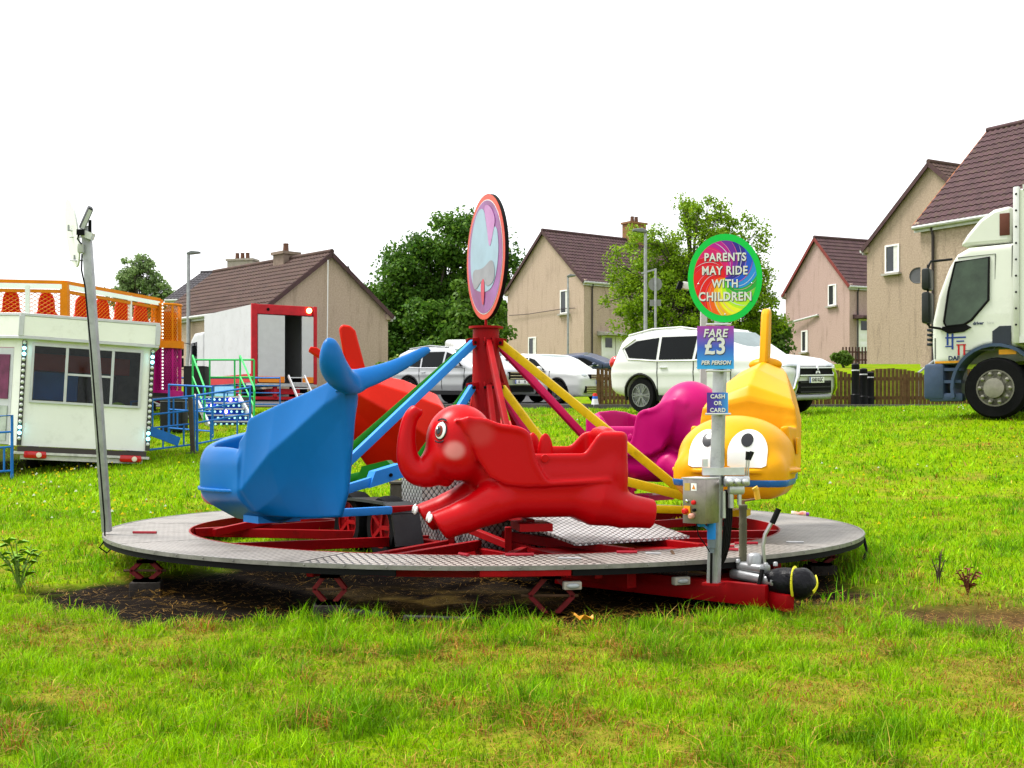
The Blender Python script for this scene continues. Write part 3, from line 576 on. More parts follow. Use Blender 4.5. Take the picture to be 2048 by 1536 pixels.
while x < 12.4:
    z0 = g(x, 32.5); k = (x-2.25) % 1.9; top = .86+.16*abs(math.cos(math.pi*k/1.9))+rr_.uniform(-.012,.012)
    y = 32.5+rr_.uniform(-.008,.008); fm.prism([(-.045, -.05), (.045, -.05), (.045, top), (-.045, top)], 0, .018, (Vector((x, y, z0)), Vector((1,0,rr_.uniform(-.02,.02))), Vector((0,0,1)), Vector((0,1,0)))); x += .104
fm.build('palings', FW, t, world=True, smooth=False); fr_ = MB()
for zr in (.25, .75): fr_.bar((2.2, 32.56, g(2.2,32.5)+zr), (12.4, 32.56, g(12.4,32.5)+zr), .04, .09)
for k in range(6): fr_.box((2.3+k*2.0, 32.63, g(2.3+k*2.0, 32.5)+.4), (.1,.1,.95))
fr_.build('rail', FW, t, world=True, smooth=False)
t = thing('garden_fence', 'short dark picket fence in front of the pink house door', 'fence', (P(1712,720,62).x, 62, P(1712,720,62).z)); fm = MB()
for k in range(9): fm.box((-.65+k*.16, 0, .1), (.07,.03,1.1))
fm.build('picket', mat('dark_picket', (.07,.03,.03), .8, var=.3), t); fm = MB(); fm.box((0,.03,.4), (1.4,.03,.07)); fm.box((0,.03,.0), (1.4,.03,.07)); fm.build('rail', mat('dark_picket', (.07,.03,.03), .8, var=.3), t)
bl = None
for (px, top, d, lb) in ((1711, 727, 31.6, 'tallest black bollard with white bands, nearest the white four by four'), (1727, 735, 32.0, 'middle black bollard of the three in front of the fence'), (1740, 742, 32.3, 'shortest looking black bollard, nearest the lorry cab')):
    x = (px-1024)*d/F; z0 = g(x, d)
    if bl is None:
        bl = thing('bollard', lb, 'bollard', (x, d, z0), group='black bollards by the fence'); m_ = MB(); m_.lathe([(.115,-.1),(.115,.36),(.10,.38),(.095,1.06),(.10,1.08),(.10,1.17),(.06,1.2)], n=20); m_.build('post', mat('bollard_black', (.005,.0055,.006), .4, var=.2, spec=.1), bl)
        m_ = MB(); m_.lathe([(.098,1.00),(.1005,1.0),(.1005,1.035),(.098,1.035)], n=20); m_.build('reflective_band', mat('white_band', (.5,.5,.5), .4), bl); cur = bl
    else:
        cur = copy_tree(bl); cur.location = (x, d, z0-.02); cur['label'] = lb
    cur.scale = (1, 1, (P(px, top, d).z-z0)/1.2)
for (xa, ya, xb, yb, lb) in ((1744, 748, 1704, 766, 'grey metal handrail sloping beside the bollards'), (1880, 712, 1836, 746, 'grey metal handrail sloping down to the lorry cab')):
    a, b = P(xa, ya, 35), P(xb, yb, 34); t = thing('handrail', lb, 'handrail', (a.x, a.y, g(a.x, a.y))); m_ = MB(); m_.tube([a, b], .03, 8); m_.build('rail', GALV, t, world=True); m_ = MB(); m_.tube([b, (b.x, b.y, g(b.x, b.y)-.1)], .025, 8); m_.tube([a, (a.x, a.y, g(a.x, a.y)-.1)], .025, 8); m_.build('post', GALV, t, world=True)
t = thing('marker_cone', 'small white cone with red and blue top beside the white hatchback', 'cone', (P(1190,805,31.3).x, 31.3, g(P(1190,805,31.3).x, 31.3)+.05))
m_ = MB(); m_.lathe([(.10,0),(.07,.19),(.065,.19)], n=16); m_.box((0,0,.01), (.24,.24,.03)); m_.build('body', mat('cone_white', (.6,.6,.58), .6), t); m_ = MB(); m_.lathe([(.07,.19),(.062,.26)], n=16); m_.build('blue_band', mat('cone_blue', (.02,.12,.5), .6), t); m_ = MB(); m_.lathe([(.06,.26),(.052,.33),(.02,.335)], n=16); m_.build('red_band', mat('cone_red', (.6,.03,.02), .6), t)

for (nm, lb, pts, w_, px, d) in (('wall_cable', 'thin white cable running down the bungalow gable', [(656,520),(655,640),(653,760)], .022, 656, 49.6), ('wall_cable', 'thin dark cable crossing the beige gable below the upper window', [(1018,631),(1058,628),(1128,617),(1150,616)], .02, 1058, 0)):
    if d: pp_ = [P(a, b, d) for a, b in pts]
    else: pp_ = [P(a, b, 76-6*(a-1015)/153-.25) for a, b in pts]
    t = thing(nm, lb, 'cable', tuple(pp_[-1])); m_ = MB(); m_.tube(pp_, w_, 5); m_.build('cable', UPVC if d else DARKPIPE, t, world=True)
t = thing('wall_conduit', 'pale grey pipe fixed across the pink house gable', 'pipe', tuple(P(1575,645,76.2))); m_ = MB(); m_.tube([P(1577,646,76.2), P(1636,630,74.0)], .07, 8); m_.build('pipe', GUTTER, t, world=True)
# ------------------------------------------------------------------ vehicles
def paint(n, c, metal=0., r=.28): return mat(n, c, r, metal=metal, var=.03, vscale=2, coat=.2, spec=.25)
PW = paint('white_paint', (.54,.55,.54)); PS = paint('silver_paint', (.42,.43,.44), .55, .32); PB = paint('dark_blue_paint', (.03,.045,.09)); CARGL = mat('car_glass', (.003,.004,.0045), .05, var=.3, vscale=1, spec=.1); CARGL2 = mat('windscreen_glass', (.13,.18,.18), .05, var=.25, vscale=1.2, spec=.5)
CHROME = mat('chrome', (.65,.66,.67), .12, metal=1., var=.05); ALLOY = mat('alloy', (.26,.27,.28), .35, metal=.8, var=.1); TYRE = mat('tyre', (.0045,.0045,.005), .8, var=.3, vscale=12, spec=.08); TAIL = mat('tail_lens', (.45,.006,.008), .15, var=.15, coat=.5); HEAD = mat('head_lens', (.35,.38,.40), .08, var=.3, vscale=6, coat=.8); PLATE = mat('plate_white', (.75,.76,.74), .5, var=.03); INKB = mat('ink_black', (.0035,.0035,.004), .6, var=.1, spec=.08); AMBER = mat('amber_lens', (.7,.2,.01), .3, emit=(1,.35,.02), estr=1.2)
def wheel(parent, c, r, w, spokes=6, name='wheel', rimm=None, rimr=.66, side=1, dark=True, twin=True):
    c = Vector(c); ax = Vector((0, side, 0)); t = MB()
    t.lathe([(r*rimr, -w*.5), (r*.9, -w*.5), (r*.98, -w*.36), (r, -w*.2), (r, w*.2), (r*.98, w*.36), (r*.92, w*.5), (r*rimr, w*.5), (r*rimr*.96, w*.3)], c, ax, 30)
    for k in range(30):
        pass
    o = t.build(name, TYRE, parent, angle=40); rm = rimm or ALLOY; m_ = MB()
    m_.lathe([(.01, -w*.1), (r*rimr, -w*.1), (r*rimr, w*.44), (r*rimr*.93, w*.46), (r*rimr*.88, w*.2), (.01, w*.18)], c, ax, 30, mi=1)
    m_.lathe([(r*rimr*1.0, w*.40), (r*rimr*1.0, w*.49), (r*rimr*.92, w*.49), (r*rimr*.92, w*.40)], c, ax, 30)
    for k in range(spokes):
        for off in ((-.13, .13) if twin else (0,)):
            a = 2*math.pi*k/spokes+off; d = Vector((math.cos(a), 0, math.sin(a))); a0 = 2*math.pi*k/spokes+off*.4; d0 = Vector((math.cos(a0), 0, math.sin(a0)))
            m_.bar(c+ax*w*.42+d0*r*.1, c+ax*w*.44+d*r*rimr*.95, r*(.07 if twin else .13), .02, up=(0,1,0))
    m_.lathe([(r*.14, w*.3), (r*.13, w*.46), (.01, w*.47)], c, ax, 16)
    m_.build('rim', [rm, INKB], o); return o
def plate_on(parent, txt, c, N, w=.52, h=.115, blue=True, col=None):
    c, N = Vector(c), Vector(N).normalized(); X = Vector((0,0,1)).cross(N).normalized(); Z = N.cross(X); R = Matrix((X, N, Z)).transposed()
    m_ = MB(); m_.box(c, (w, .015, h), R, bev=.004); p = m_.build('number_plate', col or PLATE, parent)
    l = MB(); put_text(l, txt, h*.95, c+X*(w*.04 if blue else 0), X, Z, bold=.0035, off=.0105, sx=.86); 
    if blue: l.box(c-X*(w*.46)+N*.0085, (w*.07, .004, h*.96), R, mi=1)
    l.build('lettering', [INKB, mat('plate_blue', (.01,.06,.4), .5)], p, smooth=False)
def car(name, label, px, d, yaw, S, group=None, dz=0., x=None):
    """S: dict with L W prof belt axles wr ...; yaw: heading of the nose, degrees from +x"""
    x = (px-1024)*d/F if x is None else x; a = rad(yaw); fw = Vector((math.cos(a), math.sin(a), 0)); f_, r_ = S['axles']
    zf, zr = g(x+fw.x*f_, d+fw.y*f_), g(x+fw.x*r_, d+fw.y*r_); lt = Vector((-fw.y, fw.x, 0)); zl = g(x+lt.x*.8, d+lt.y*.8); zr_ = g(x-lt.x*.8, d-lt.y*.8)
    on_road = .03+dz; X = Vector((fw.x*(f_-r_), fw.y*(f_-r_), zf-zr)).normalized(); Yl = Vector((lt.x*1.6, lt.y*1.6, zl-zr_)).normalized(); Z = X.cross(Yl).normalized(); Yl = Z.cross(X)
    o = Vector((x, d, zr+(zf-zr)*(-r_)/(f_-r_)+on_road)); M_ = Matrix((X, Yl, Z)).transposed().to_4x4(); M_.translation = o
    t = thing(name, label, S.get('cat', 'car'), mtx=M_, group=group); L, W, wr = S['L'], S['W'], S['wr']; belt, tum = S['belt'], S.get('tum', .28); h = .032
    def hw(x_, z_): 
        v = W/2-.07*np.clip((np.abs(x_)-L*.36)/(L*.14), 0, 1.3)**2*1.6-np.maximum(z_-belt, 0)*tum-.05*np.clip((.55-z_)/.25, 0, 1)
        return v+.012*np.exp(-((z_-S.get('crease', .8))/.06)**2)
    (Xg, Yg, Zg), org = grid((-L/2-.1, -W/2-.1, .1), (L/2+.1, W/2+.1, max(p[1] for p in S['prof'])+.1), h)
    pd = s_poly(Xg[:, 0, :], Zg[:, 0, :], S['prof'])[:, None, :]; pd = np.broadcast_to(pd, Xg.shape)
    fd = smax(pd, (np.abs(Yg)-hw(Xg, Zg))*.93, S.get('round', .13))
    for ax_ in S['axles']:
        cy = np.sqrt((Xg-ax_)**2+(Zg-wr)**2)-(wr+.055); fd = smax(fd, -np.maximum(cy, (W/2-.26)-np.abs(Yg)), .02)
    V, Q = surfnet(fd.astype(np.float32), org, h); link_mesh(np_mesh('body', V, Q), 'body', S['paint'], t, angle=60)
    # black cladding round the arches and along the sills
    cl = MB()
    for sy in (1, -1):
        for ax_ in S['axles']:
            pts = [(ax_+math.cos(q)*(wr+.075), 0, wr+math.sin(q)*(wr+.075)) for q in np.linspace(-.25, math.pi+.25, 18)]
            cl.tube([(p[0], sy*(float(hw(p[0], p[2]))-.02), p[2]) for p in pts], .034, 6)
        cl.bar((S['axles'][1]+wr+.1, sy*(W/2-.07), .33), (S['axles'][0]-wr-.1, sy*(W/2-.07), .33), .07, .12)
    cl.build('wheel_arch_trim', S.get('clad', BLACKP), t)
    for ax_ in S['axles']:
        for sy in (1, -1): wheel(t, (ax_, sy*(W/2-.135), wr), wr, .24, S.get('spokes', 6), side=sy, twin=S.get('twin', True))
    for sy in (1, -1):
        for i, (poly, mm) in enumerate(S['glass']):
            m_ = MB(); n = len(poly); o_ = [Vector((p[0], sy*(float(hw(p[0], p[1]))+.010), p[1])) for p in poly]; ii_ = [Vector((p[0], sy*(float(hw(p[0], p[1]))-.03), p[1])) for p in poly]
            m_.add(o_+ii_, [tuple(range(n)), tuple(range(2*n-1, n-1, -1))]+[(k, (k+1) % n, n+(k+1) % n, n+k) for k in range(n)]); m_.build('side_window', mm, t, smooth=False)
        if S.get('chromeline'):
            pl = S['chromeline']; m_ = MB(); m_.tube([(p[0], sy*(float(hw(p[0], p[1]))+.012), p[1]) for p in pl], .012, 6); m_.build('window_trim', CHROME, t)
        m_ = MB(); mx, mz = S['mirror']; m_.ell((mx, sy*(float(hw(mx, mz))+.16), mz), (.09, .12, .085), n=12, m=8); m_.bar((mx, sy*(float(hw(mx, mz))-.02), mz-.05), (mx, sy*(float(hw(mx, mz))+.1), mz-.03), .05, .03); m_.build('mirror', S.get('mirpaint', S['paint']), t)
        for hx in S['handles']:
            z_ = S.get('hz', belt-.12); m_ = MB(); m_.bar((hx-.10, sy*(float(hw(hx, z_))+.022), z_), (hx+.10, sy*(float(hw(hx, z_))+.022), z_), .03, .028, bev=.01); m_.build('door_handle', CHROME, t)
        m_ = MB()
        for sx in S['seams']:
            pts = [(sx[0]+(sx[1]-sx[0])*q, 0, .42+(belt-.42)*q) for q in np.linspace(0, 1, 7)]; m_.tube([(p[0], sy*(float(hw(p[0], p[2]))-.001), p[2]) for p in pts], .012, 5)
        if S['seams']: m_.build('door_seam', INKB, t)
        if S.get('rail'):
            pl = S['rail']; m_ = MB(); m_.tube([(p[0], sy*(float(hw(p[0], p[1]))-.04), p[1]) for p in pl], .022, 6); m_.build('roof_rail', S.get('railm', CHROME), t)
        for (nm, poly, mm, prx) in S['lamps']:
            m_ = MB(); m_.ell((poly[0], sy*poly[1], poly[2]), poly[3], Matrix.Rotation(sy*poly[4], 3, 'Z') if len(poly) > 4 else None, 14, 8); m_.build(nm, mm, t)
    (x0, z0), (x1, z1) = S['screen']; nrm = Vector((z1-z0, 0, x0-x1)).normalized(); 
    if nrm.x < 0: nrm = -nrm
    y0, y1 = float(hw(x0, z0))-.1, float(hw(x1, z1))-.11; m_ = MB(); rows = []
    for q in range(9):
        s = -1+q/4; bend = .055*(1-s*s); rows += [Vector((x0, s*y0, z0))+nrm*(.006+bend*.25), Vector((x1, s*y1, z1))+nrm*(.008+bend*.25)]
    m_.add(rows+[p-nrm*.03 for p in rows], [(2*q, 2*q+1, 2*q+3, 2*q+2) for q in range(8)]+[(18+2*q+2, 18+2*q+3, 18+2*q+1, 18+2*q) for q in range(8)]+[(0,2,20,18),(1,19,21,3)]); m_.build('windscreen', CARGL2, t, angle=60)
    if 'rear' in S:
        (x0, z0), (x1, z1) = S['rear']; y0, y1 = float(hw(x0, z0))-.14, float(hw(x1, z1))-.14; m_ = MB(); m_.add([(x0-.02,-y0,z0),(x0-.02,y0,z0),(x1-.02,y1,z1),(x1-.02,-y1,z1),(x0+.02,-y0,z0),(x0+.02,y0,z0),(x1+.02,y1,z1),(x1+.02,-y1,z1)], [(0,1,2,3),(7,6,5,4),(0,4,5,1),(2,6,7,3)]); m_.build('rear_window', CARGL, t, smooth=False)
    for f in S.get('front', ()): f(t)
    return t
def f_box(name, c, s, m, bev=.02, R=None):
    def f(t): b = MB(); b.box(c, s, R, bev=bev); b.build(name, m, t)
    return f
def grille(x, z, w, hh, n, m, bars, bx=.03, wtop=None):
    def f(t):
        b = MB(); b.prism([(-w/2, -hh/2), (w/2, -hh/2), ((wtop or w)/2, hh/2), (-(wtop or w)/2, hh/2)], x-.15, x, (Vector((0,0,z)), Vector((0,1,0)), Vector((0,0,1)), Vector((1,0,0)))); gr = b.build('grille', m, t, smooth=False)
        b = MB()
        for k in range(n): b.bar((x+.01, -w*.47, z-hh*.38+k*hh*.76/max(1, n-1)), (x+.01, w*.47, z-hh*.38+k*hh*.76/max(1, n-1)), bx, .026)
        b.build('grille_bar', bars, gr)
    return f
def emblem_diamonds(x, z, s):
    def f(t):
        b = MB()
        for k in range(3):
            a = math.pi/2+k*2*math.pi/3; u = (math.cos(a), math.sin(a)); v = (-u[1], u[0])
            b.prism([(0,0), (u[0]*s*.5+v[0]*s*.29, u[1]*s*.5+v[1]*s*.29), (u[0]*s, u[1]*s), (u[0]*s*.5-v[0]*s*.29, u[1]*s*.5-v[1]*s*.29)], x, x+.03, (Vector((0,0,z)), Vector((0,1,0)), Vector((0,0,1)), Vector((1,0,0))))
        b.build('emblem', CHROME, t, smooth=False)
    return f
def emblem_vw(x, z, s):
    def f(t):
        b = MB(); b.tube([(x, math.cos(q)*s, z+math.sin(q)*s) for q in np.linspace(0, 2*math.pi, 21)], s*.12, 6)
        for pts in (((-.45,.8),(-.18,.12),(.0,.55),(.18,.12),(.45,.8)), ((-.85,.35),(-.4,-.75),(0,.0),(.4,-.75),(.85,.35))):
            b.tube([(x, p[0]*s, z+p[1]*s) for p in pts], s*.10, 5)
        b.build('emblem', CHROME, t)
    return f
def pl(txt, c, N, **k): return lambda t: plate_on(t, txt, c, N, **k)
SUV = dict(L=4.8, W=1.86, belt=1.10, tum=.22, wr=.385, axles=(1.42, -1.38), paint=PW, round=.14, crease=.86, cat='car',
  prof=[(2.30,.30),(2.40,.55),(2.42,.86),(2.33,1.02),(2.05,1.13),(1.6,1.2),(1.18,1.24),(.78,1.5),(.40,1.72),(.05,1.79),(-.6,1.82),(-1.3,1.78),(-1.9,1.68),(-2.06,1.55),(-2.22,1.2),(-2.36,1.08),(-2.38,.75),(-2.34,.5),(-2.2,.40),(-1.8,.33),(1.8,.28)],
  glass=[([(.98,1.17),(.42,1.57),(.18,1.62),(.12,1.15)], CARGL), ([(.04,1.15),(.10,1.63),(-.85,1.63),(-.86,1.15)], CARGL), ([(-.94,1.15),(-.93,1.62),(-1.55,1.56),(-1.88,1.40),(-1.72,1.2)], CARGL)],
  chromeline=[(1.0,1.14),(0,1.12),(-.9,1.12),(-1.74,1.17),(-1.95,1.40),(-1.6,1.61)], mirror=(.86,1.2), handles=(.28,-.72), seams=((1.02,1.06),(.08,.08),(-.9,-.9)), rail=[(.25,1.74),(-.4,1.83),(-1.2,1.81),(-1.85,1.69)], railm=PW,
  lamps=[('headlight', (2.24,.66,.98,(.16,.22,.075),.5), HEAD, 0), ('taillight', (-2.24,.76,1.10,(.17,.12,.15)), TAIL, 0), ('fog_lamp', (2.36,.76,.56,(.06,.07,.06)), HEAD, 0)],
  screen=((1.10,1.26),(.47,1.70)), rear=((-2.27,1.2),(-2.08,1.58)))
SUV['front'] = (grille(2.43, .87, 1.25, .20, 2, INKB, CHROME, .05), grille(2.415, .56, 1.15, .25, 3, INKB, BLACKP), emblem_diamonds(2.45, .88, .10), pl('K40 KGC', (2.45,0,.70), (1,0,0)),
  lambda t: [ (lambda b: b.build('chrome_guard', CHROME, t))(MB().tube([(2.42,sy*.60,.98),(2.45,sy*.66,.78),(2.42,sy*.72,.55),(2.30,sy*.80,.42)], .045, 8)) for sy in (1,-1)], f_box('skid_plate', (2.28,0,.36), (.25,1.2,.1), ALLOY))
car('four_by_four', 'white four by four parked on the grass behind the magenta car', 1436, 26.6, -47, SUV)
K = dict(SUV); K.update(L=4.76, paint=PS, prof=[(2.28,.28),(2.38,.5),(2.40,.85),(2.28,1.0),(1.9,1.1),(1.25,1.17),(.8,1.42),(.35,1.63),(0,1.69),(-.9,1.69),(-1.6,1.62),(-1.95,1.5),(-2.18,1.15),(-2.33,1.0),(-2.34,.6),(-2.2,.4),(-1.8,.3),(1.8,.26)], belt=1.05,
  glass=[([(.98,1.1),(.45,1.45),(.22,1.52),(.15,1.08)], CARGL), ([(.07,1.08),(.12,1.53),(-.8,1.53),(-.8,1.08)], CARGL), ([(-.88,1.08),(-.88,1.53),(-1.45,1.47),(-1.78,1.28),(-1.65,1.12)], CARGL)],
  chromeline=[(1.0,1.06),(0,1.05),(-.9,1.06),(-1.7,1.1)], rail=[(.2,1.66),(-.6,1.72),(-1.5,1.64)], railm=ALLOY, mirror=(.85,1.12), screen=((1.12,1.2),(.42,1.60)), rear=((-2.2,1.15),(-1.98,1.46)), spokes=5)
K['lamps'] = [('headlight', (2.2,.68,.90,(.18,.2,.085),.5), HEAD, 0), ('taillight', (-2.26,.74,.98,(.12,.12,.14)), TAIL, 0), ('fog_lamp', (2.33,.7,.5,(.05,.06,.07)), HEAD, 0)]
K['front'] = (grille(2.41, .82, .95, .22, 3, INKB, CHROME, .02), grille(2.40, .45, 1.1, .2, 2, INKB, BLACKP), pl('B       H', (2.43,0,.64), (1,0,0)))
car('people_carrier', 'silver seven seater car parked broadside left of the red column', 925, 37.2, -44, K)
VWD = dict(K); VWD.update(L=4.6, paint=PW, W=1.86, wr=.345, belt=.98, prof=[(2.2,.22),(2.30,.45),(2.30,.75),(2.18,.9),(1.7,1.0),(1.15,1.05),(.6,1.35),(.2,1.48),(-.4,1.52),(-1.2,1.49),(-1.8,1.36),(-2.1,1.08),(-2.26,.95),(-2.26,.5),(-2.1,.32),(-1.7,.24),(1.7,.2)],
  glass=[([(.85,1.0),(.35,1.32),(.1,1.38),(.05,1.0)], CARGL), ([(-.03,1.0),(.02,1.38),(-.8,1.38),(-.82,1.0)], CARGL), ([(-.9,1.0),(-.9,1.36),(-1.4,1.3),(-1.7,1.08)], CARGL)], chromeline=[(.9,.97),(0,.96),(-.9,.97),(-1.7,1.02)], rail=None, mirror=(.75,1.03), axles=(1.38,-1.32), screen=((1.06,1.07),(.28,1.45)), rear=((-2.1,1.08),(-1.85,1.32)), spokes=5, hz=.86, mirpaint=PW)
VWD['lamps'] = [('headlight', (2.10,.66,.82,(.16,.2,.075),.5), HEAD, 0), ('taillight', (-2.18,.72,.88,(.1,.14,.1)), TAIL, 0)]
VWD['front'] = (grille(2.315, .80, .95, .13, 3, INKB, CHROME, .02), grille(2.31, .42, 1.35, .2, 4, INKB, CHROME), emblem_vw(2.335, .82, .085), pl('J600 NJD', (2.335,0,.63), (1,0,0)))
car('hatchback', 'white car with chrome striped grille parked beside the wooden fence', 1095, 38.6, -48, VWD)
D = dict(VWD); D.update(paint=PB, mirpaint=PB); D['front'] = ()
car('saloon_car', 'dark blue car mostly hidden behind the white hatchback', 1168, 52, -14, D, dz=-.35)
VAN = dict(K); VAN.update(paint=PW, L=5.2, W=1.95, wr=.34, belt=1.25, tum=.09, prof=[(2.4,.25),(2.58,.5),(2.58,.9),(2.3,1.12),(1.75,1.25),(1.15,1.9),(.9,2.25),(.6,2.4),(-2.5,2.42),(-2.58,2.3),(-2.6,.4),(-2.4,.28)], glass=[([(1.5,1.32),(1.1,1.8),(.6,1.85),(.6,1.3)], CARGL)], chromeline=None, rail=None, seams=((.5,.5),), handles=(.4,), mirror=(1.45,1.4), screen=((1.74,1.32),(1.1,2.0)), rear=((-2.6,1.4),(-2.6,2.0)), cat='van', mirpaint=BLACKP)
VAN['lamps'] = [('headlight', (2.45,.75,.95,(.12,.16,.12),.5), HEAD, 0)]; VAN['front'] = (grille(2.6, .75, .9, .2, 3, INKB, BLACKP),)
car('panel_van', 'white panel van whose roof shows above the silver seven seater', 950, 47, -80, VAN, dz=-.42)
# flatbed trailer behind the whale tail
x0 = P(770, 790, 40.5); t = thing('flatbed_trailer', 'grey flatbed trailer with side boards left of the silver seven seater', 'trailer', (x0.x, 40.5, g(x0.x, 40.5)), (0, 0, rad(-8))); m_ = MB()
m_.box((0,-.95,.85), (2.6,.05,.38)); m_.box((0,.95,.85), (2.6,.05,.38)); m_.box((-1.3,0,.85), (.05,1.9,.38)); m_.box((1.3,0,.85), (.05,1.9,.38)); m_.box((0,0,.62), (2.6,1.9,.06)); m_.build('side_board', mat('trailer_grey', (.10,.105,.10), .7, var=.3), t, bevel=.01)
m_ = MB()
for k in range(6): m_.box((-1.2+k*.48,-.985,.85), (.05,.04,.4))
m_.bar((-1.25,-.985,1.06), (1.25,-.985,1.06), .05, .05); m_.build('side_rib', mat('trailer_rib', (.2,.21,.2), .6, var=.2), t)
for sx in (.95, .3): wheel(t, (sx,-1.02,.33), .33, .2, 5, side=-1, twin=False); wheel(t, (sx,1.02,.33), .33, .2, 5, side=1, twin=False)
# ------------------------------------------------------------------ white lorry cab at right
W0 = P(1994, 838, 20.2); gw = g(W0.x, 20.2); fwd = Vector((-.81, .586, 0)).normalized(); lft = Vector((-fwd.y, fwd.x, 0)); Mx = Matrix((fwd, lft, Vector((0,0,1)))).transposed().to_4x4(); Mx.translation = Vector((W0.x-lft.x*1.0, 20.2-lft.y*1.0, max(gw, W0.z)))
t = thing('box_lorry', 'large white box lorry with blue grey bumper at right edge', 'lorry', mtx=Mx); LW = paint('lorry_white', (.52,.54,.48)); LB = mat('lorry_blue_grey', (.035,.058,.105), .5, var=.15, dirt='#4a4a46', dirtamt=.4)
(Xg, Yg, Zg), org = grid((-.45,-1.2,.5), (1.25,1.2,2.95), .03)
cab = [(1.02,.90),(1.05,1.25),(1.04,1.6),(.94,2.05),(.77,2.5),(.64,2.72),(.45,2.82),(-.33,2.84),(-.33,.95)]
fd = smax(np.broadcast_to(s_poly(Xg[:,0,:], Zg[:,0,:], cab)[:,None,:], Xg.shape), np.abs(Yg)-1.08+.06*np.maximum(Zg-1.7,0)+.1*np.clip((Xg-.75)/.4,0,1)**2, .09)
fd = smax(fd, -(np.maximum(np.sqrt((Xg)**2+(Zg-.5)**2)-.72, .5-np.abs(Yg))), .03)
V, Q = surfnet(fd.astype(np.float32), org, .03); link_mesh(np_mesh('cab', V, Q), 'cab', LW, t, angle=50)
cy = lambda x_, z_: 1.08-.06*max(z_-1.7, 0)-.1*min(max((x_-.75)/.4, 0), 1)**2
def cabpatch(nm, poly, m, off=.022, par=None, th=.03):
    b = MB(); n = len(poly); o_ = [Vector((p[0], cy(*p)+off, p[1])) for p in poly]; i_ = [p-Vector((0,th,0)) for p in o_]; b.add(o_+i_, [tuple(range(n)), tuple(range(2*n-1, n-1, -1))]+[(k,(k+1)%n,n+(k+1)%n,n+k) for k in range(n)]); return b.build(nm, m, par or t, smooth=False)
sw = cabpatch('side_window', [(.82,1.60),(.755,2.1),(.65,2.585),(.116,2.63),(.116,1.93),(.38,1.62),(.50,1.55),(.78,1.53)], mat('lorry_glass', (.035,.055,.035), .08, var=.5, vscale=2, spec=.3)); sealm = MB(); sp_ = [(.82,1.60),(.755,2.1),(.65,2.585),(.116,2.63),(.116,1.93),(.38,1.62),(.50,1.55),(.78,1.53)]; sealm.tube([(p[0], cy(*p)+.012, p[1]) for p in sp_+sp_[:1]], .022, 6); sealm.build('window_seal', INKB, t); cabpatch('window_seal', [(.87,1.48),(.84,1.53),(.46,1.55),(.38,1.50),(.50,1.43),(.74,1.41)], INKB, .030)
m_ = MB(); m_.ell((.28, 1.02, 2.36), (.2,.02,.11)); m_.ell((.5,1.0,2.2), (.16,.02,.12)); m_.tube([(.75,1.03,1.55),(.8,1.03,1.8),(.68,1.03,1.85),(.66,1.03,1.55)], .025, 6); m_.build('cab_interior', mat('cab_grey', (.03,.035,.04), .6), t)
m_ = MB(); m_.prism([(.62,2.86),(.50,3.05),(.30,3.28),(.08,3.42),(-.2,3.46),(-.2,2.86)], -.92, .92, (Vector((0,0,0)), Vector((1,0,0)), Vector((0,0,1)), Vector((0,-1,0)))); m_.build('wind_deflector', LW, t, bevel=.06, angle=60)
m_ = MB(); m_.box((-.10,.925,3.16), (.16,.02,.36), bev=.02); m_.build('deflector_opening', mat('dark_red_box', (.09,.03,.02), .8), t)
for sy in (1,): 
    m_ = MB(); m_.tube([(.70,1.05,2.64),(.98,1.28,2.60),(1.02,1.30,2.5)], .022, 6); m_.tube([(.88,1.05,1.50),(1.0,1.28,1.52),(1.02,1.3,1.6)], .022, 6); m_.tube([(1.02,1.3,1.55),(1.02,1.3,2.55)], .018, 6); arm_ = m_.build('mirror_arm', BLACKP, t)
    m_ = MB(); m_.box((1.02,1.32,2.30), (.13,.28,.36), bev=.04); m_.box((1.02,1.32,1.83), (.13,.28,.52), bev=.04); m_.build('mirror', mat('mirror_black', (.015,.018,.017), .35), t)
seam = MB()
for pts in (((.02,1.12),(.02,2.68),(.62,2.66)), ((.02,1.12),(.50,1.12)), ((-.24,1.15),(-.24,2.8)), ((.98,1.35),(.98,1.0))): seam.tube([(p[0], cy(*p)+.002, p[1]) for p in pts], .009, 5)
seam.build('door_seam', mat('seam_grey', (.08,.085,.08), .6), t)
cabpatch('grab_recess', [(.05,1.22),(.05,1.42),(-.06,1.5),(-.24,1.5),(-.24,1.2)], mat('lorry_handle', (.02,.025,.035), .5), .012)
cabpatch('yellow_stripe', [(.98,.96),(.98,.925),(.55,.925),(.55,.96)], mat('stripe_yellow', (.55,.24,.01), .5, var=.15), .01); cabpatch('yellow_stripe', [(-.32,1.04),(-.32,1.12),(-.05,1.12),(-.05,1.04)], mat('stripe_yellow', (.55,.24,.01), .5, var=.15), .01)
lm = MB(); bx_ = lambda a, b, mi: lm.box(((a[0]+b[0])/2, 1.075-.05*max(0,((a[0]+b[0])/2-.75)), (a[1]+b[1])/2-.19), (abs(a[0]-b[0]), .03, abs(a[1]-b[1])), mi=mi)
bx_((.78,1.41),(.75,1.62),0); bx_((.70,1.34),(.67,1.60),0); bx_((.80,1.52),(.47,1.545),0); bx_((.62,1.46),(.50,1.48),0); bx_((.80,1.38),(.70,1.40),0); bx_((.60,1.24),(.57,1.42),1); bx_((.51,1.24),(.48,1.42),1); bx_((.62,1.40),(.47,1.42),1)
lm.build('emblem', [mat('logo_blue', (.02,.05,.25), .5), mat('logo_red', (.5,.02,.02), .5)], t)
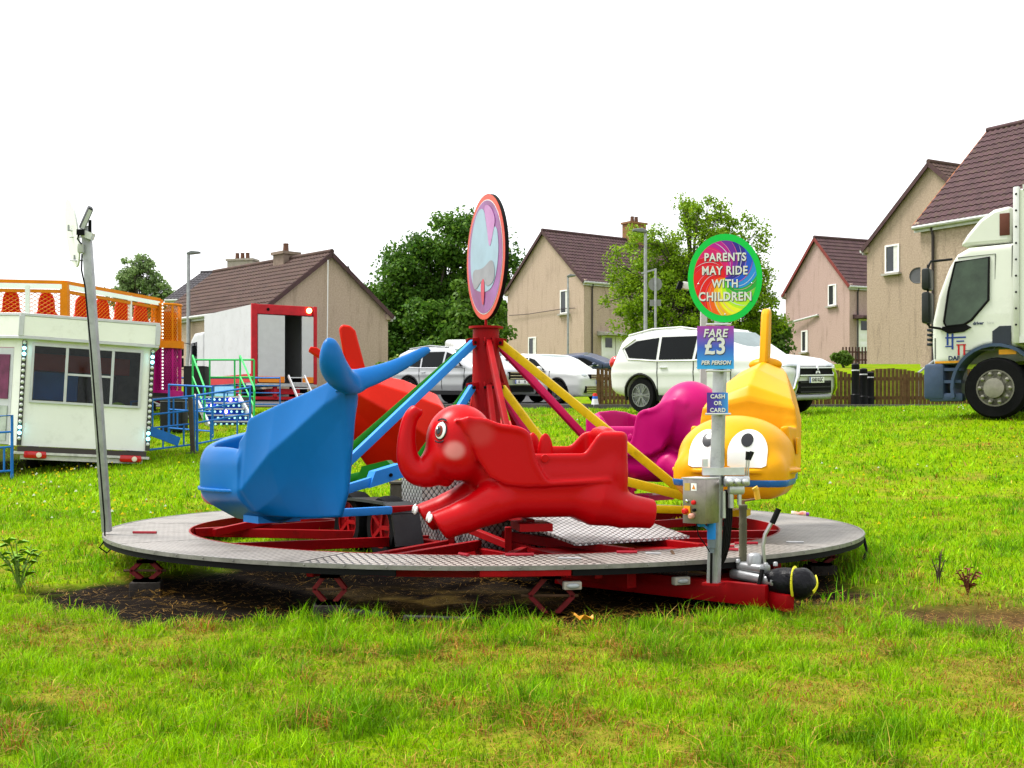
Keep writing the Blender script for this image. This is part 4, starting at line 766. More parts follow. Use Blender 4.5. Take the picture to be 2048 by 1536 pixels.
tx = MB(); put_text(tx, 'DAF', .10, (.66,1.085,1.00), (-1,0,0), (0,0,1), bold=.004); put_text(tx, 'driver', .07, (.27,1.092,1.56), (-1,0,0), (0,0,1), bold=.003, align='CENTER'); put_text(tx, 'hire', .07, (.08,1.092,1.56), (-1,0,0), (0,0,1), bold=.0, mi=1); tx.build('lettering', [mat('logo_navy', (.02,.03,.08), .5), mat('logo_grey', (.35,.36,.35), .5)], t, smooth=False)
m_ = MB()
for k in range(4): m_.box((1.10,.86,1.25+k*.08), (.06,.3,.045), bev=.01)
m_.build('front_vent', mat('lorry_handle', (.02,.025,.035), .5), t)
m_ = MB(); m_.box((.99,.4,.62), (.34,1.42,.60), bev=.06); m_.box((.80,.98,.36), (.55,.2,.14), bev=.03); m_.box((.80,.98,.62), (.5,.2,.05)); m_.box((.80,.98,.82), (.5,.2,.05)); m_.build('bumper', LB, t)
m_ = MB(); pts = [(math.cos(q)*.68, 0, .52+math.sin(q)*.68) for q in np.linspace(-.25, 3.0, 16)]
for a, b in zip(pts, pts[1:]): m_.bar((a[0],.92,a[2]), (b[0],.92,b[2]), .46, .05)
m_.box((-1.0,.95,.72), (.66,.35,.72), bev=.05); m_.build('mudguard', LB, t, angle=50)
wheel(t, (0,.98,.5), .5, .28, 10, side=1, rimr=.60, twin=False, rimm=mat('lorry_rim', (.15,.145,.115), .4, metal=.7, var=.3)); wheel(t, (0,-.98,.5), .5, .28, 10, side=-1, rimr=.6, twin=False); wheel(t, (-4.2,.9,.5), .5, .4, 10, side=1, rimr=.6, twin=False)
m_ = MB(); m_.lathe([(.17,.1),(.16,.22),(.01,.23)], (0,.98,.5), (0,1,0), 20)
for k in range(10): a = k*.628; m_.lathe([(.03,.1),(.03,.17),(.01,.18)], (.235*math.cos(a),.98,.5+.235*math.sin(a)), (0,1,0), 8)
m_.build('hub', mat('hub_steel', (.22,.21,.17), .35, metal=.8, var=.3), t)
m_ = MB(); m_.box((-3.22,0,2.45), (5.8,2.4,2.42)); bo = m_.build('box_body', LW, t, bevel=.02); m_ = MB(); m_.box((-.35,1.19,2.45), (.10,.07,2.5), bev=.02); m_.box((-.35,-1.19,2.45), (.10,.07,2.5)); m_.box((-3.3,1.19,3.68), (5.7,.07,.08)); m_.box((-3.3,1.19,1.26), (5.8,.07,.10)); 
for k in range(9): m_.ell((-.35,1.228,1.5+k*.26), (.018,.008,.018), n=8, m=6, mi=1)
m_.build('edge_trim', [mat('trim_alu', (.5,.51,.48), .4, metal=.4), INKB], bo); m_ = MB(); m_.box((-.62,1.205,3.48), (.2,.02,.26)); m_.box((-.60,1.205,1.36), (.2,.02,.1)); m_.build('marker_patch', mat('stripe_yellow', (.55,.24,.01), .5, var=.15), bo)
m_ = MB(); m_.box((-3.3,.0,.95), (5.6,.9,.3)); m_.build('chassis', BLACKP, t); m_ = MB(); m_.box((-.78,1.14,1.05), (.09,.06,.14), bev=.02); m_.build('side_lamp', mat('orange_lens', (.7,.1,.02), .3), t)
# ------------------------------------------------------------------ white and red fairground lorry at left
fwd = Vector((-.53,.848,0)).normalized(); lft = Vector((-fwd.y, fwd.x, 0)); RL = Vector((*xy(503, 41), 0)); gz_ = zz(803, 41); Mx = Matrix((fwd, lft, Vector((0,0,1)))).transposed().to_4x4(); Wd = 2.3; ctr = RL-lft*Wd/2; Mx.translation = Vector((ctr.x, ctr.y, gz_))
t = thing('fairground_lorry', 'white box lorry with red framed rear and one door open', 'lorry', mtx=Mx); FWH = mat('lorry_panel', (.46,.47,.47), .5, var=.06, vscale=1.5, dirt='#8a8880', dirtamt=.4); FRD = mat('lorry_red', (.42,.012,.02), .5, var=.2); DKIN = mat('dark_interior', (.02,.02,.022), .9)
zt, zb, Lb = 3.2, .62, 4.8
m_ = MB(); m_.box((Lb/2+.05, Wd/2-.03, (zt+zb)/2), (Lb,.06,zt-zb)); m_.box((Lb/2+.05,-Wd/2+.03,(zt+zb)/2), (Lb,.06,zt-zb)); m_.box((Lb/2+.05,0,zt-.03), (Lb,Wd-.13,.06)); m_.box((Lb,0,(zt+zb)/2), (.06,Wd-.13,zt-zb-.1)); bo = m_.build('box_body', FWH, t)
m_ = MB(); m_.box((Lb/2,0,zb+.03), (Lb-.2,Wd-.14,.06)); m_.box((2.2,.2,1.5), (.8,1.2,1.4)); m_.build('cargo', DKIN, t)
m_ = MB(); m_.box((0,Wd/2-.09,(zt+zb)/2), (.1,.2,zt-zb+.06)); m_.box((0,-Wd/2+.06,(zt+zb)/2), (.1,.13,zt-zb+.06)); m_.box((-.005,0,zt-.14), (.1,Wd-.34,.32)); m_.build('rear_frame', FRD, t, bevel=.012)
y0 = Wd/2-.2; dw = (Wd-.34)
m_ = MB(); m_.box((-.01, y0-dw*.245, (zt+zb)/2-.14), (.06, dw*.48, zt-zb-.36)); dl = m_.build('rear_door', mat('door_panel', (.50,.51,.50), .45, var=.05), t, bevel=.01); m_ = MB(); m_.box((-.045,y0-dw*.245,zb+.12), (.012,dw*.46,.20)); m_.build('reflective_strip', mat('chevron_orange', (.75,.16,.02), .5, col2=(.75,.30,.02), vscale=9), dl)
m_ = MB(); m_.box((-.01, -Wd/2+.125+dw*.105, (zt+zb)/2-.14), (.06, dw*.21, zt-zb-.36)); dl = m_.build('rear_door', mat('door_panel', (.50,.51,.50), .45, var=.05), t, bevel=.01); m_ = MB(); m_.box((-.045,-Wd/2+.125+dw*.105,zb+.12), (.012,dw*.2,.20)); m_.build('reflective_strip', mat('chevron_orange', (.75,.16,.02), .5), dl)
m_ = MB(); m_.lathe([(.09,0),(.085,.05),(.02,.07)], (-.06,-Wd/2+.3,zt-.12), (-1,0,0), 12); m_.build('lamp', mat('amber_lit', (.8,.4,.05), .3, emit=(1,.62,.15), estr=4), t); m_ = MB(); m_.lathe([(.05,0),(.05,.03),(.01,.035)], (-.056,Wd/2-.55,zt-.14), (-1,0,0), 12); m_.build('marker_lens', INKB, t)
m_ = MB(); m_.box((Lb/2,Wd/2+.004,zb+.16), (Lb-.1,.02,.28)); m_.build('red_band', FRD, t); m_ = MB(); m_.box((2.75,Wd/2-.05,.32), (2.0,.08,.56)); m_.build('locker', mat('locker_blue', (.18,.42,.62), .5, var=.1), t); m_ = MB(); m_.box((.3,Wd/2-.05,zb-.03),(.5,.09,.12)); m_.box((.02,0,zb-.06),(.12,Wd,.1)); m_.build('rear_sill', mat('grey_gutter', (.42,.43,.42), .5), t)
m_ = MB(); m_.box((.1,0,.12), (.12,Wd-.1,.10)); m_.box((.1,.3,.35), (.12,.12,.5)); m_.box((.1,-.5,.35), (.12,.12,.5)); m_.box((2.5,0,.35), (4.8,.8,.18)); m_.build('chassis', FRD, t)
for sx in (1.25,): wheel(t, (sx,Wd/2-.16,.33), .52, .3, 8, side=1, rimr=.55, twin=False, rimm=FRD); wheel(t, (sx,-Wd/2+.16,.33), .52, .3, 8, side=-1, rimr=.55, twin=False, rimm=FRD)
wheel(t, (Lb+1.2,Wd/2-.16,.33), .52, .28, 8, side=1, rimr=.55, twin=False, rimm=FRD)
(Xg, Yg, Zg), org = grid((Lb+.1,-1.2,.2), (Lb+2.1,1.2,2.8), .05); fd = smax(np.broadcast_to(s_poly(Xg[:,0,:], Zg[:,0,:], [(Lb+2.0,.4),(Lb+2.0,1.5),(Lb+1.75,2.35),(Lb+1.3,2.62),(Lb+.2,2.62),(Lb+.2,.4)])[:,None,:], Xg.shape), np.abs(Yg)-1.13, .1)
V, Q = surfnet(fd.astype(np.float32), org, .05); link_mesh(np_mesh('cab', V, Q), 'cab', FWH, t, angle=60)
m_ = MB(); m_.prism([(Lb+1.72,1.5),(Lb+1.6,2.25),(Lb+.95,2.28),(Lb+.95,1.5)], 1.10, 1.15, (Vector((0,0,0)), Vector((1,0,0)), Vector((0,0,1)), Vector((0,1,0)))); m_.build('side_window', CARGL, t, smooth=False)
m_ = MB(); m_.tube([(Lb+1.75,1.13,2.25),(Lb+1.95,1.4,2.3),(Lb+1.98,1.42,1.3),(Lb+1.8,1.13,1.25)], .03, 6); m_.box((Lb+1.98,1.44,2.0), (.1,.26,.4), bev=.03); m_.box((Lb+1.98,1.44,1.55), (.1,.26,.35), bev=.03); m_.build('mirror', BLACKP, t)
tx = MB(); put_text(tx, 'FORWARDS', .30, (Lb+.92,1.155,1.22), (-1,0,0), (0,0,1), bold=.012, sx=.9); put_text(tx, 'Amusements', .24, (Lb+.92,1.155,.92), (-1,0,0), (0,0,1), bold=.006, sx=.9, shear=.2); tx.build('lettering', mat('letter_blue', (.04,.14,.5), .5), t, smooth=False)
# ladder steps at its open door
a = P(577, 752, 40.4); b = P(600, 806, 39.3); t = thing('step_ladder', 'aluminium steps leaning below the open lorry door', 'ladder', (b.x, b.y, g(b.x, b.y))); ALU = mat('aluminium', (.55,.56,.57), .35, metal=.7, var=.12)
m_ = MB(); off = Vector((.50,.1,0)); b.z = g(b.x, b.y); m_.bar(a, b, .04, .09); m_.bar(a+off, b+off, .04, .09); m_.build('stringer', ALU, t, world=True); m_ = MB()
for k in range(5): p = a.lerp(b, (k+.3)/5); m_.bar(p, p+off, .12, .03)
m_.build('tread', ALU, t, world=True)
# ------------------------------------------------------------------ pay kiosk
def glassy(name, tint, refl):
    m = bpy.data.materials.new(name); m.use_nodes = True; n, l = m.node_tree.nodes, m.node_tree.links; n.remove(n['Principled BSDF'])
    t = n.new('ShaderNodeBsdfTransparent'); t.inputs[0].default_value = (*tint, 1); gl = n.new('ShaderNodeBsdfGlossy'); gl.inputs['Roughness'].default_value = .03; gl.inputs[0].default_value = (.28,.30,.30,1)
    fr = n.new('ShaderNodeFresnel'); fr.inputs[0].default_value = 1.5; ad = n.new('ShaderNodeMath'); ad.operation = 'ADD'; ad.inputs[1].default_value = refl; l.new(fr.outputs[0], ad.inputs[0])
    mx = n.new('ShaderNodeMixShader'); l.new(ad.outputs[0], mx.inputs[0]); l.new(t.outputs[0], mx.inputs[1]); l.new(gl.outputs[0], mx.inputs[2]); l.new(mx.outputs[0], n['Material Output'].inputs[0]); return m
CLEAR = glassy('clear_glass', (.85,.87,.86), .0)
KW = mat('kiosk_white', (.72,.72,.70), .4, var=.04, vscale=1.5, dirt='#9a968a', dirtamt=.25); KAL = mat('kiosk_alu', (.45,.46,.48), .4, metal=.5, var=.1); KIN = mat('kiosk_inside', (.11,.09,.085), .8, var=.3); 
from mathutils import Euler
ko = P(35, 891, 20.5); Rk = (Matrix.Rotation(rad(19), 3, 'Z') @ Matrix.Rotation(rad(3.1), 3, 'Y')).to_4x4(); Rk.translation = ko
t = thing('pay_kiosk', 'white pay kiosk trailer with sliding windows and strips of bulbs', 'kiosk', mtx=Rk); kw, kd, kh = 2.04, 2.35, 1.78
m_ = MB(); T = .05
m_.box((kw/2, T/2, .36), (kw, T, .72)); m_.box((.07, T/2, (kh+.72)/2), (.14, T, kh-.72)); m_.box((kw-.07, T/2, (kh+.72)/2), (.14, T, kh-.72)); m_.box((kw/2, T/2, 1.74), (kw-.28, T, .08))
m_.box((kw-T/2, kd/2+T/2, kh/2), (T, kd-T, kh)); m_.box((kw/2, kd-T/2, kh/2), (kw-2*T-.004, T, kh)); cL, cN = Vector((-.72,.694,0)).normalized(), Vector((-.694,-.72,0)).normalized(); RC_ = Matrix((cL, cN, Vector((0,0,1)))).transposed(); cut = lambda s_, z_, off=0.: cL*s_+cN*off+Vector((0,0,z_))
m_.box(cut(.11, kh/2, -T/2), (.18, T, kh), RC_); m_.box(cut(1.25, kh/2, -T/2), (.70, T, kh), RC_); m_.box(cut(.55, 1.70, -T/2), (.70, T, .16), RC_); m_.box((cut(1.6, 0).x+T/2, (cut(1.6, 0).y+kd)/2, kh/2), (T, kd-cut(1.6, 0).y, kh)); m_.build('wall', KW, t)
m_ = MB(); m_.prism([(.06,.06),(kw-.06,.06),(kw-.06,kd-.06),(-1.0,kd-.06),(-1.0,1.1)], 0., .04); m_.box((kw/2, .38, .62), (kw-.2, .55, .05)); m_.box((kw/2,kd-.09,1.0), (kw-.2,.05,1.6)); fl = m_.build('interior', KIN, t)
m_ = MB(); m_.box((.5,kd-.55,1.05), (.75,.3,.5), bev=.03); m_.build('blue_cabinet', mat('kiosk_blue', (.02,.16,.6), .5), fl); m_ = MB(); m_.box((.9,kd-.5,1.48), (1.7,.04,.30)); m_.build('red_poster', mat('kiosk_red', (.5,.06,.04), .6), fl)
m_ = MB(); m_.ell((.48,.3,.69), (.2,.1,.08)); m_.ell((.62,.32,.68), (.14,.1,.06)); m_.build('cloth_bundle', mat('cloth_tan', (.38,.30,.27), .9, bump=.8, bscale=14), fl); m_ = MB(); m_.lathe([(.07,0),(.10,.06),(.105,.07),(.01,.075)], (.93,.28,.65), n=16); m_.build('tub', UPVC, fl); m_ = MB(); m_.box((1.32,.9,.85), (.45,.4,.9), bev=.12); m_.build('chair_back', BLACKP, fl); m_ = MB(); m_.ell((1.55,.4,.72),(.14,.12,.09)); m_.build('yellow_bag', mat('bag_lime', (.3,.5,.03), .6), fl)
m_ = MB(); fx0, fx1, fz0, fz1 = -.06, kw+.10, 1.76, 2.18; m_.box(((fx0+fx1)/2, -.09, (fz0+fz1)/2), (fx1-fx0, .05, fz1-fz0-.1)); m_.box(cut(.80, (fz0+fz1)/2, .07), (1.66, .05, fz1-fz0-.1), RC_); m_.box((fx1-.025, kd/2, (fz0+fz1)/2), (.05, kd+.1, fz1-fz0-.1)); [m_.prism([(.0,-.05),(fx1-.06,-.05),(fx1-.06,kd),(-1.12,kd),(-1.12,1.14)], z_-.02, z_+.02) for z_ in (fz1-.04, kh+.02)]; m_.build('fascia', KW, t)
m_ = MB()
for z_ in (fz0+.022, fz1-.022): m_.box(((fx0+fx1)/2, -.09, z_), (fx1-fx0, .066, .05)); m_.box(cut(.80, z_, .07), (1.64, .066, .05), RC_); m_.box((fx1-.02, kd/2, z_), (.066, kd, .05))
for xx in (fx0+.02, fx1-.02): m_.box((xx, -.085, (fz0+fz1)/2), (.08, .085, fz1-fz0-.08))
m_.build('fascia_trim', KAL, t, bevel=.006)
m_ = MB(); wx0, wx1, wz0, wz1 = .14, kw-.14, .72, 1.70
m_.box(((wx0+wx1)/2, .0, wz0+.02), (wx1-wx0, .07, .04)); m_.box(((wx0+wx1)/2, .0, wz1-.02), (wx1-wx0, .07, .04)); m_.box((wx0+.02,0,(wz0+wz1)/2), (.04,.07,wz1-wz0-.08)); m_.box((wx1-.02,0,(wz0+wz1)/2), (.04,.07,wz1-wz0-.08))
for xx in (.69, 1.42): m_.box((xx,0,(wz0+wz1)/2), (.045,.06,wz1-wz0-.08))
m_.box((1.055,0,1.22), (.68,.05,.035)); wd = m_.build('window', KAL, t)
m_ = MB()
for a, b in ((wx0+.045, .665), (.715, 1.395), (1.445, wx1-.045)): m_.box(((a+b)/2, .005, (wz0+wz1)/2), (b-a, .008, wz1-wz0-.09))
m_.build('pane', CLEAR, wd)
m_ = MB(); m_.box(cut(.55, .81, -.02), (.70, .05, 1.60), RC_); dr = m_.build('door', KAL, t); m_ = MB(); m_.box(cut(.55, 1.13, .012), (.56, .012, .74), RC_); m_.build('pane', mat('door_glass_magenta', (.12,.02,.06), .08, var=.5, vscale=3), dr); m_ = MB(); m_.box(cut(.55, .36, .012), (.56, .012, .58), RC_); m_.build('lower_panel', mat('door_panel_grey', (.36,.40,.36), .25, var=.3, vscale=4), dr)
for xx in (.02, kw+.015): m_ = MB(); m_.box((xx,-.012,.87), (.075,.03,1.72)); m_.build('bulb_strip', mat('strip_dark', (.05,.05,.05), .5), t)
BON = mat('bulb_lit', (.5,.9,.95), .3, emit=(.25,.85,1.), estr=2.5); BOFF = mat('bulb_unlit', (.55,.57,.56), .15, var=.1)
pr_on = pr_off = None
def bulb(c, lit, parent):
    global pr_on, pr_off
    p = pr_on if lit else pr_off
    if p is None:
        b = MB(); b.ell((0,0,0), (.030,.032,.030), n=10, m=7); p = b.build('bulb', BON if lit else BOFF, parent); 
        if lit: pr_on = p
        else: pr_off = p
    else: p = p.copy(); COL.objects.link(p); p.parent = parent
    p.location = c; return p
for xx, on in ((.02, (1,2,15,16)), (kw+.015, (1,2,15,16))):
    for k in range(18): bulb((xx, -.045, 1.70-k*.093), k in on, t)
m_ = MB(); m_.box((kw/2, .0, -.06), (kw, .1, .10)); m_.build('skirt', mat('kiosk_chassis_strip', (.05,.04,.04), .7), t); m_ = MB(); m_.box((kw/2,-.01,-.115), (kw+.1,.12,.04)); m_.box((kw/2,.02,-.18), (kw-.1,.08,.08)); m_.build('bumper', mat('kiosk_bumper', (.5,.49,.47), .6, var=.25, vscale=9), t)  # black chassis strip below the wall, then the bumper
for xx in (.28, kw-.25):
    m_ = MB(); m_.box((xx,-.05,-.14), (.36,.07,.12), bev=.05); tl = m_.build('tail_light', TAIL, t); m_ = MB(); m_.lathe([(.045,0),(.04,.02),(.01,.025)], (xx+.06,-.085,-.14), (0,-1,0), 14); m_.build('reversing_lens', mat('lens_cream', (.7,.62,.5), .3), tl)
m_ = MB(); m_.box((kw/2,kd/2,-.16), (kw-.3,kd-.1,.14)); m_.tube([(kw/2-.05,.1,-.2),(kw/2-.05,.1,-.42)], .02, 6)
for a in range(4): m_.tube([(kw/2-.05,.1,-.36),(kw/2-.05+.1*math.cos(a*1.57+.5),.1+.1*math.sin(a*1.57+.5),-.5)], .012, 5)
m_.build('chassis', BLACKP, t)
for xx in (.2, kw-.2): wheel(t, (0,0,0), .26, .18, 5, side=1).matrix_local = Matrix.Translation((xx, 1.2, -.22)) @ Matrix.Rotation(rad(90), 4, 'Z')
# ------------------------------------------------------------------ orange gondola ride behind the kiosk
ORG = mat('ride_orange', (.62,.19,.002), .4, var=.1, spec=.12); PURP = mat('ride_magenta', (.42,.008,.16), .4, var=.15); SEATR = mat('seat_red', (.45,.006,.003), .45, var=.1, spec=.1)
STRIP = mat('light_strip', (.5,.52,.5), .4, emit=(.8,1.,.85), estr=.12)
go = P(130, 640, 27.0); t = thing('gondola_ride', 'orange fairground ride gondola with row of red seats behind wire mesh', 'fairground ride', (go.x, go.y, g(go.x, go.y)))
A0, A1, A2 = Vector((-13.2, 26.3, 0)), Vector((go.x, 27.0, 0)), Vector(((318-1024)*30.8/F, 30.8, 0)); ztop, zmid, zlow = 4.50, 3.40, 2.22
def meshpanel(a, b, z0, z1, s=.14, r=.0065):
    mb = MB(); L = (b-a).length; X = (b-a)/L; hgt = z1-z0
    for sgn in (1, -1):
        k = -hgt*1.6
        while k < L+hgt*1.6:
            # wire u = k + sgn*1.6*z
            pts = []
            za, zb_ = 0., hgt
            ua, ub = (k, k+1.6*hgt*sgn)
            if sgn < 0: ua, ub = k+1.6*hgt, k
            def clip(u0, u1, z0_, z1_):
                lo, hi = 0., 1.
                d = u1-u0
                for lim, sg in ((0., 1), (L, -1)):
                    if abs(d) < 1e-9: continue
                    q = (lim-u0)/d
                    if (d > 0) == (sg > 0): lo = max(lo, q)
                    else: hi = min(hi, q)
                return lo, hi
            lo, hi = clip(ua, ub, za, zb_)
            if hi-lo > .01:
                p = a+X*(ua+(ub-ua)*lo)+Vector((0,0,z0+hgt*lo)); q = a+X*(ua+(ub-ua)*hi)+Vector((0,0,z0+hgt*hi)); mb.tube([p, q], r, 4, cap=False)
            k += s
    return mb
def shift(v, n): return v+n
for a, b in ((A0, A1), (A1, A2)):
    X = (b-a).normalized(); N = Vector((X.y, -X.x, 0))
    pm = meshpanel(a, b, zmid, ztop-.16); pm.build('mesh_panel', ORG, t, world=True, smooth=False)
    fr = MB(); fr.bar(a+Vector((0,0,ztop)), b+Vector((0,0,ztop)), .09, .07); fr.bar(a+Vector((0,0,ztop-.20)), b+Vector((0,0,ztop-.20)), .06, .07); fr.bar(a+Vector((0,0,zmid)), b+Vector((0,0,zmid)), .1, .12); fr.box(b+Vector((0,0,(ztop+zmid)/2)), (.16,.16,ztop-zmid))
    fr.build('top_rail', ORG, t, world=True); st = MB(); st.bar(a+N*.055+Vector((0,0,ztop-.10)), b+N*.055+Vector((0,0,ztop-.10)), .03, .10); st.build('light_strip', STRIP, t, world=True)
    lo_ = MB(); lo_.bar(a-N*.05+Vector((0,0,(zmid+zlow)/2-.06)), b-N*.05+Vector((0,0,(zmid+zlow)/2-.06)), .06, zmid-zlow); lo_.build('lower_panel', PURP, t, world=True)
seat = None
def seatmesh():
    b = MB(); prof = [(-.36,-.3),(.36,-.3),(.36,.02),(.27,.16),(.19,.24),(.17,.52),(.12,.63),(.04,.69),(-.04,.69),(-.12,.63),(-.17,.52),(-.19,.24),(-.27,.16),(-.36,.02)]
    b.prism(prof, -.05, .05, (Vector((0,0,0)), Vector((1,0,0)), Vector((0,0,1)), Vector((0,1,0)))); return b
for (px, py, d) in ((-52,575,26.6), (22,579,26.8), (93,583,27.1), (165,591,28.2), (204,595,29.1), (243,599,30.0), (281,603,30.9)):
    p = P(px, py, d+.45); ang = 0.06 if px < 130 else rad(63)
    if seat is None: seat = seatmesh().build('seat', SEATR, t, bevel=.03); o = seat
    else: o = seat.copy(); COL.objects.link(o); o.parent = t
    o.matrix_local = WM[t].inverted() @ (Matrix.Translation((p.x, p.y, p.z-.69)) @ Matrix.Rotation(ang*.75, 4, 'Z'))
bk = MB()
for a, b in ((A0, A1), (A1, A2)):
    X = (b-a).normalized(); N = Vector((X.y, -X.x, 0)); bk.bar(a-N*1.0+Vector((0,0,3.62)), b-N*1.0+Vector((0,0,3.62)), .08, .22); bk.bar(a-N*.7+Vector((0,0,3.3)), b-N*.7+Vector((0,0,3.3)), .7, .12)
bk.build('seat_frame', ORG, t, world=True)
m_ = MB()
for (px, ya, yb, d) in ((58, 572, 700, 26.75), (262, 592, 700, 29.6)):
    m_.bar(P(px, ya, d)-Vector((0,.08,0)), P(px, yb, d)-Vector((0,.08,0)), .09, .05, up=(0,1,0))
m_.build('lamp_upright', mat('lamp_upright_white', (.5,.52,.5), .4, emit=(.8,1,.85), estr=.08), t, world=True)
# rounded mesh end
ec = A2+Vector((.12, .22, 0)); er = .36
for z0, z1, mm, nm in ((zmid-.02, ztop-.12, ORG, 'mesh_end'), (zlow, zmid-.04, PURP, 'mesh_end_low')):
    mb = MB(); n = 22
    for q in range(n):
        for sgn in (1, -1):
            pts = []
            for s in range(14):
                zz_ = z0+(z1-z0)*s/13; th = rad(-150)+rad(190)*(q/n)+sgn*(zz_-z0)*1.5
                pts.append((th, zz_))
            run = []
            for th, zz_ in pts:
                if rad(-150) <= th <= rad(45): run.append(ec+Vector((math.cos(th)*er, math.sin(th)*er, zz_)))
                else:
                    if len(run) > 1: mb.tube(run, .0085, 4, cap=False)
                    run = []
            if len(run) > 1: mb.tube(run, .0085, 4, cap=False)
    for zz_ in (z0, z1): mb.tube([ec+Vector((math.cos(a)*er, math.sin(a)*er, zz_)) for a in np.linspace(rad(-150), rad(45), 14)], .035, 6)
    for a in (-150, -95, -50, 0, 45): mb.tube([ec+Vector((math.cos(rad(a))*er*.98, math.sin(rad(a))*er*.98, z0)), ec+Vector((math.cos(rad(a))*er*.98, math.sin(rad(a))*er*.98, z1))], .028, 6)
    mb.build('curved_mesh', mm, t, world=True)
m_ = MB(); m_.prism([(ec.x+math.cos(a)*(er+.07), ec.y+math.sin(a)*(er+.07)) for a in np.linspace(rad(-170), rad(60), 16)], zmid-.10, zmid+.08); m_.build('band', ORG, t, world=True); m_ = MB(); m_.prism([(ec.x+math.cos(a)*(er+.05), ec.y+math.sin(a)*(er+.05)) for a in np.linspace(rad(-170), rad(60), 16)], zlow-.28, zlow+.02); m_.build('base_band', PURP, t, world=True)
m_ = MB(); m_.prism([(ec.x+math.cos(a)*(er-.1), ec.y+math.sin(a)*(er-.1)) for a in np.linspace(rad(0), rad(340), 14)], zmid, ztop-.3); m_.build('end_core', SEATR, t, world=True); m_ = MB(); m_.prism([(ec.x+math.cos(a)*(er-.1), ec.y+math.sin(a)*(er-.1)) for a in np.linspace(rad(0), rad(340), 14)], zlow, zmid); m_.build('end_core_low', mat('ride_dark_magenta', (.2,.01,.09), .5), t, world=True)
bp_ = None
for k in range(26):
    th = rad(-88); p = ec+Vector((math.cos(th)*(er+.015), math.sin(th)*(er+.015), zlow+.08+k*.083))
    if bp_ is None: b = MB(); b.ell((0,0,0), (.024,.024,.024), n=8, m=6); bp_ = b.build('bulb', mat('bulb_white', (.8,.85,.8), .3, emit=(.85,1.,.9), estr=.35), t); o = bp_
    else: o = bp_.copy(); COL.objects.link(o); o.parent = t
    o.location = p-WM[t].translation
m_ = MB()
for px in (308, 360): p = P(px, 800, 30.5); m_.bar((p.x, p.y, zlow-.2), (p.x, p.y, g(p.x, p.y)-.1), .08, .08)
m_.bar(A1+Vector((0,0.4,zlow-.1)), A2+Vector((0,.4,zlow-.1)), .8, .12); m_.build('stand', BLACKP, t, world=True)
# ------------------------------------------------------------------ stage, lit steps, rails
GRN = mat('rail_green', (.03,.45,.10), .35, var=.1); s0, s1 = P(305, 793, 28.6), P(476, 793, 28.2)
t = thing('ride_stage', 'raised black stage deck with green handrails in front of the lorry', 'stage', (s0.x, s0.y, g(s0.x, s0.y))); zst = 2.05
m_ = MB(); m_.box(((s0.x+s1.x)/2, 29.2, zst-.04), (s1.x-s0.x, 1.7, .08)); m_.build('deck', mat('stage_dark', (.05,.045,.05), .7, var=.3), t, world=True); m_ = MB()
for x in (s0.x+.05, (s0.x+s1.x)/2, s1.x-.05):
    for y in (28.4, 30.0): m_.tube([(x, y, zst-.08), (x, y, g(x, y)-.1)], .03, 8)
m_.bar((s0.x+.05,28.4,zst-.1), ((s0.x+s1.x)/2,28.4,g(s0.x,28.4)), .03,.03); m_.build('leg', STEEL, t, world=True)
rl = MB(); xa, xb, y_ = P(352,720,28.3).x, s1.x, 28.4
for x in (xa, (xa+xb)/2-.35, (xa+xb)/2+.25, xb): rl.tube([(x, 29.95, zst), (x, 29.95, zst+.92)], .022, 8)
for z_ in (.03, .5, .92): rl.tube([(xa, 29.95, zst+z_), (xb, 29.95, zst+z_)], .022, 8)
rl.build('back_rail', GRN, t, world=True)
st0 = P(389, 795, 28.1); sdir = Vector((.42, -.907, 0)); sw_ = Vector((.98, .05, 0)); n_st = 5; zg = g(st0.x+sdir.x*1.6, st0.y+sdir.y*1.6)-.02; rise, run = (zst-zg)/n_st, .33
tS = thing('lit_steps', 'blue fronted steps studded with bulbs leading up to the stage', 'steps', (st0.x+sdir.x*1.6, st0.y+sdir.y*1.6, zg)); rs = MB(); td = MB(); bcount = []
LITB = mat('step_blue', (.01,.06,.45), .35, var=.1)
for k in range(n_st):
    a = st0+sdir*run*k; z1 = zst-rise*k; q = a+sdir*.0; rs.add([q+Vector((0,0,z1-q.z-.03)), q+sw_+Vector((0,0,z1-q.z-.03)), q+sw_+Vector((0,0,z1-q.z-rise))+sdir*.06, q+Vector((0,0,z1-q.z-rise))+sdir*.06, q-sdir*.03+Vector((0,0,z1-q.z-.03)), q-sdir*.03+sw_+Vector((0,0,z1-q.z-.03)), q-sdir*.03+sw_+Vector((0,0,z1-q.z-rise)), q-sdir*.03+Vector((0,0,z1-q.z-rise))], [(0,1,2,3),(7,6,5,4),(0,4,5,1),(1,5,6,2),(2,6,7,3),(3,7,4,0)])
    c0 = Vector((q.x, q.y, z1-.015)); td.bar(c0+sdir*.02-sw_*0, c0+sdir*.02+sw_, .34 if k else .10, .03)
    for j in range(8): bcount.append((q+sw_*((j+.6)/8.2)+sdir*.065+Vector((0,0,z1-q.z-rise*.52)), (k, j) in ((0,6),(1,2),(2,4))))
rs.build('riser', LITB, tS, world=True, smooth=False); td.build('tread', ALU, tS, world=True)
b1 = b2 = None
for p, lit in bcount:
    pr = b2 if lit else b1
    if pr is None:
        b = MB(); b.ell((0,0,0), (.026,)*3 if not lit else (.036,)*3, n=8, m=6); o = b.build('bulb', mat('bulb_pink_lit', (.9,.6,.9), .3, emit=(1,.5,1), estr=3.) if lit else mat('bulb_mint', (.45,.8,.75), .2, emit=(.5,1,.9), estr=.3), tS)
        if lit: b2 = o
        else: b1 = o
    else: o = pr.copy(); COL.objects.link(o); o.parent = tS
    o.location = p-WM[tS].translation
m_ = MB()
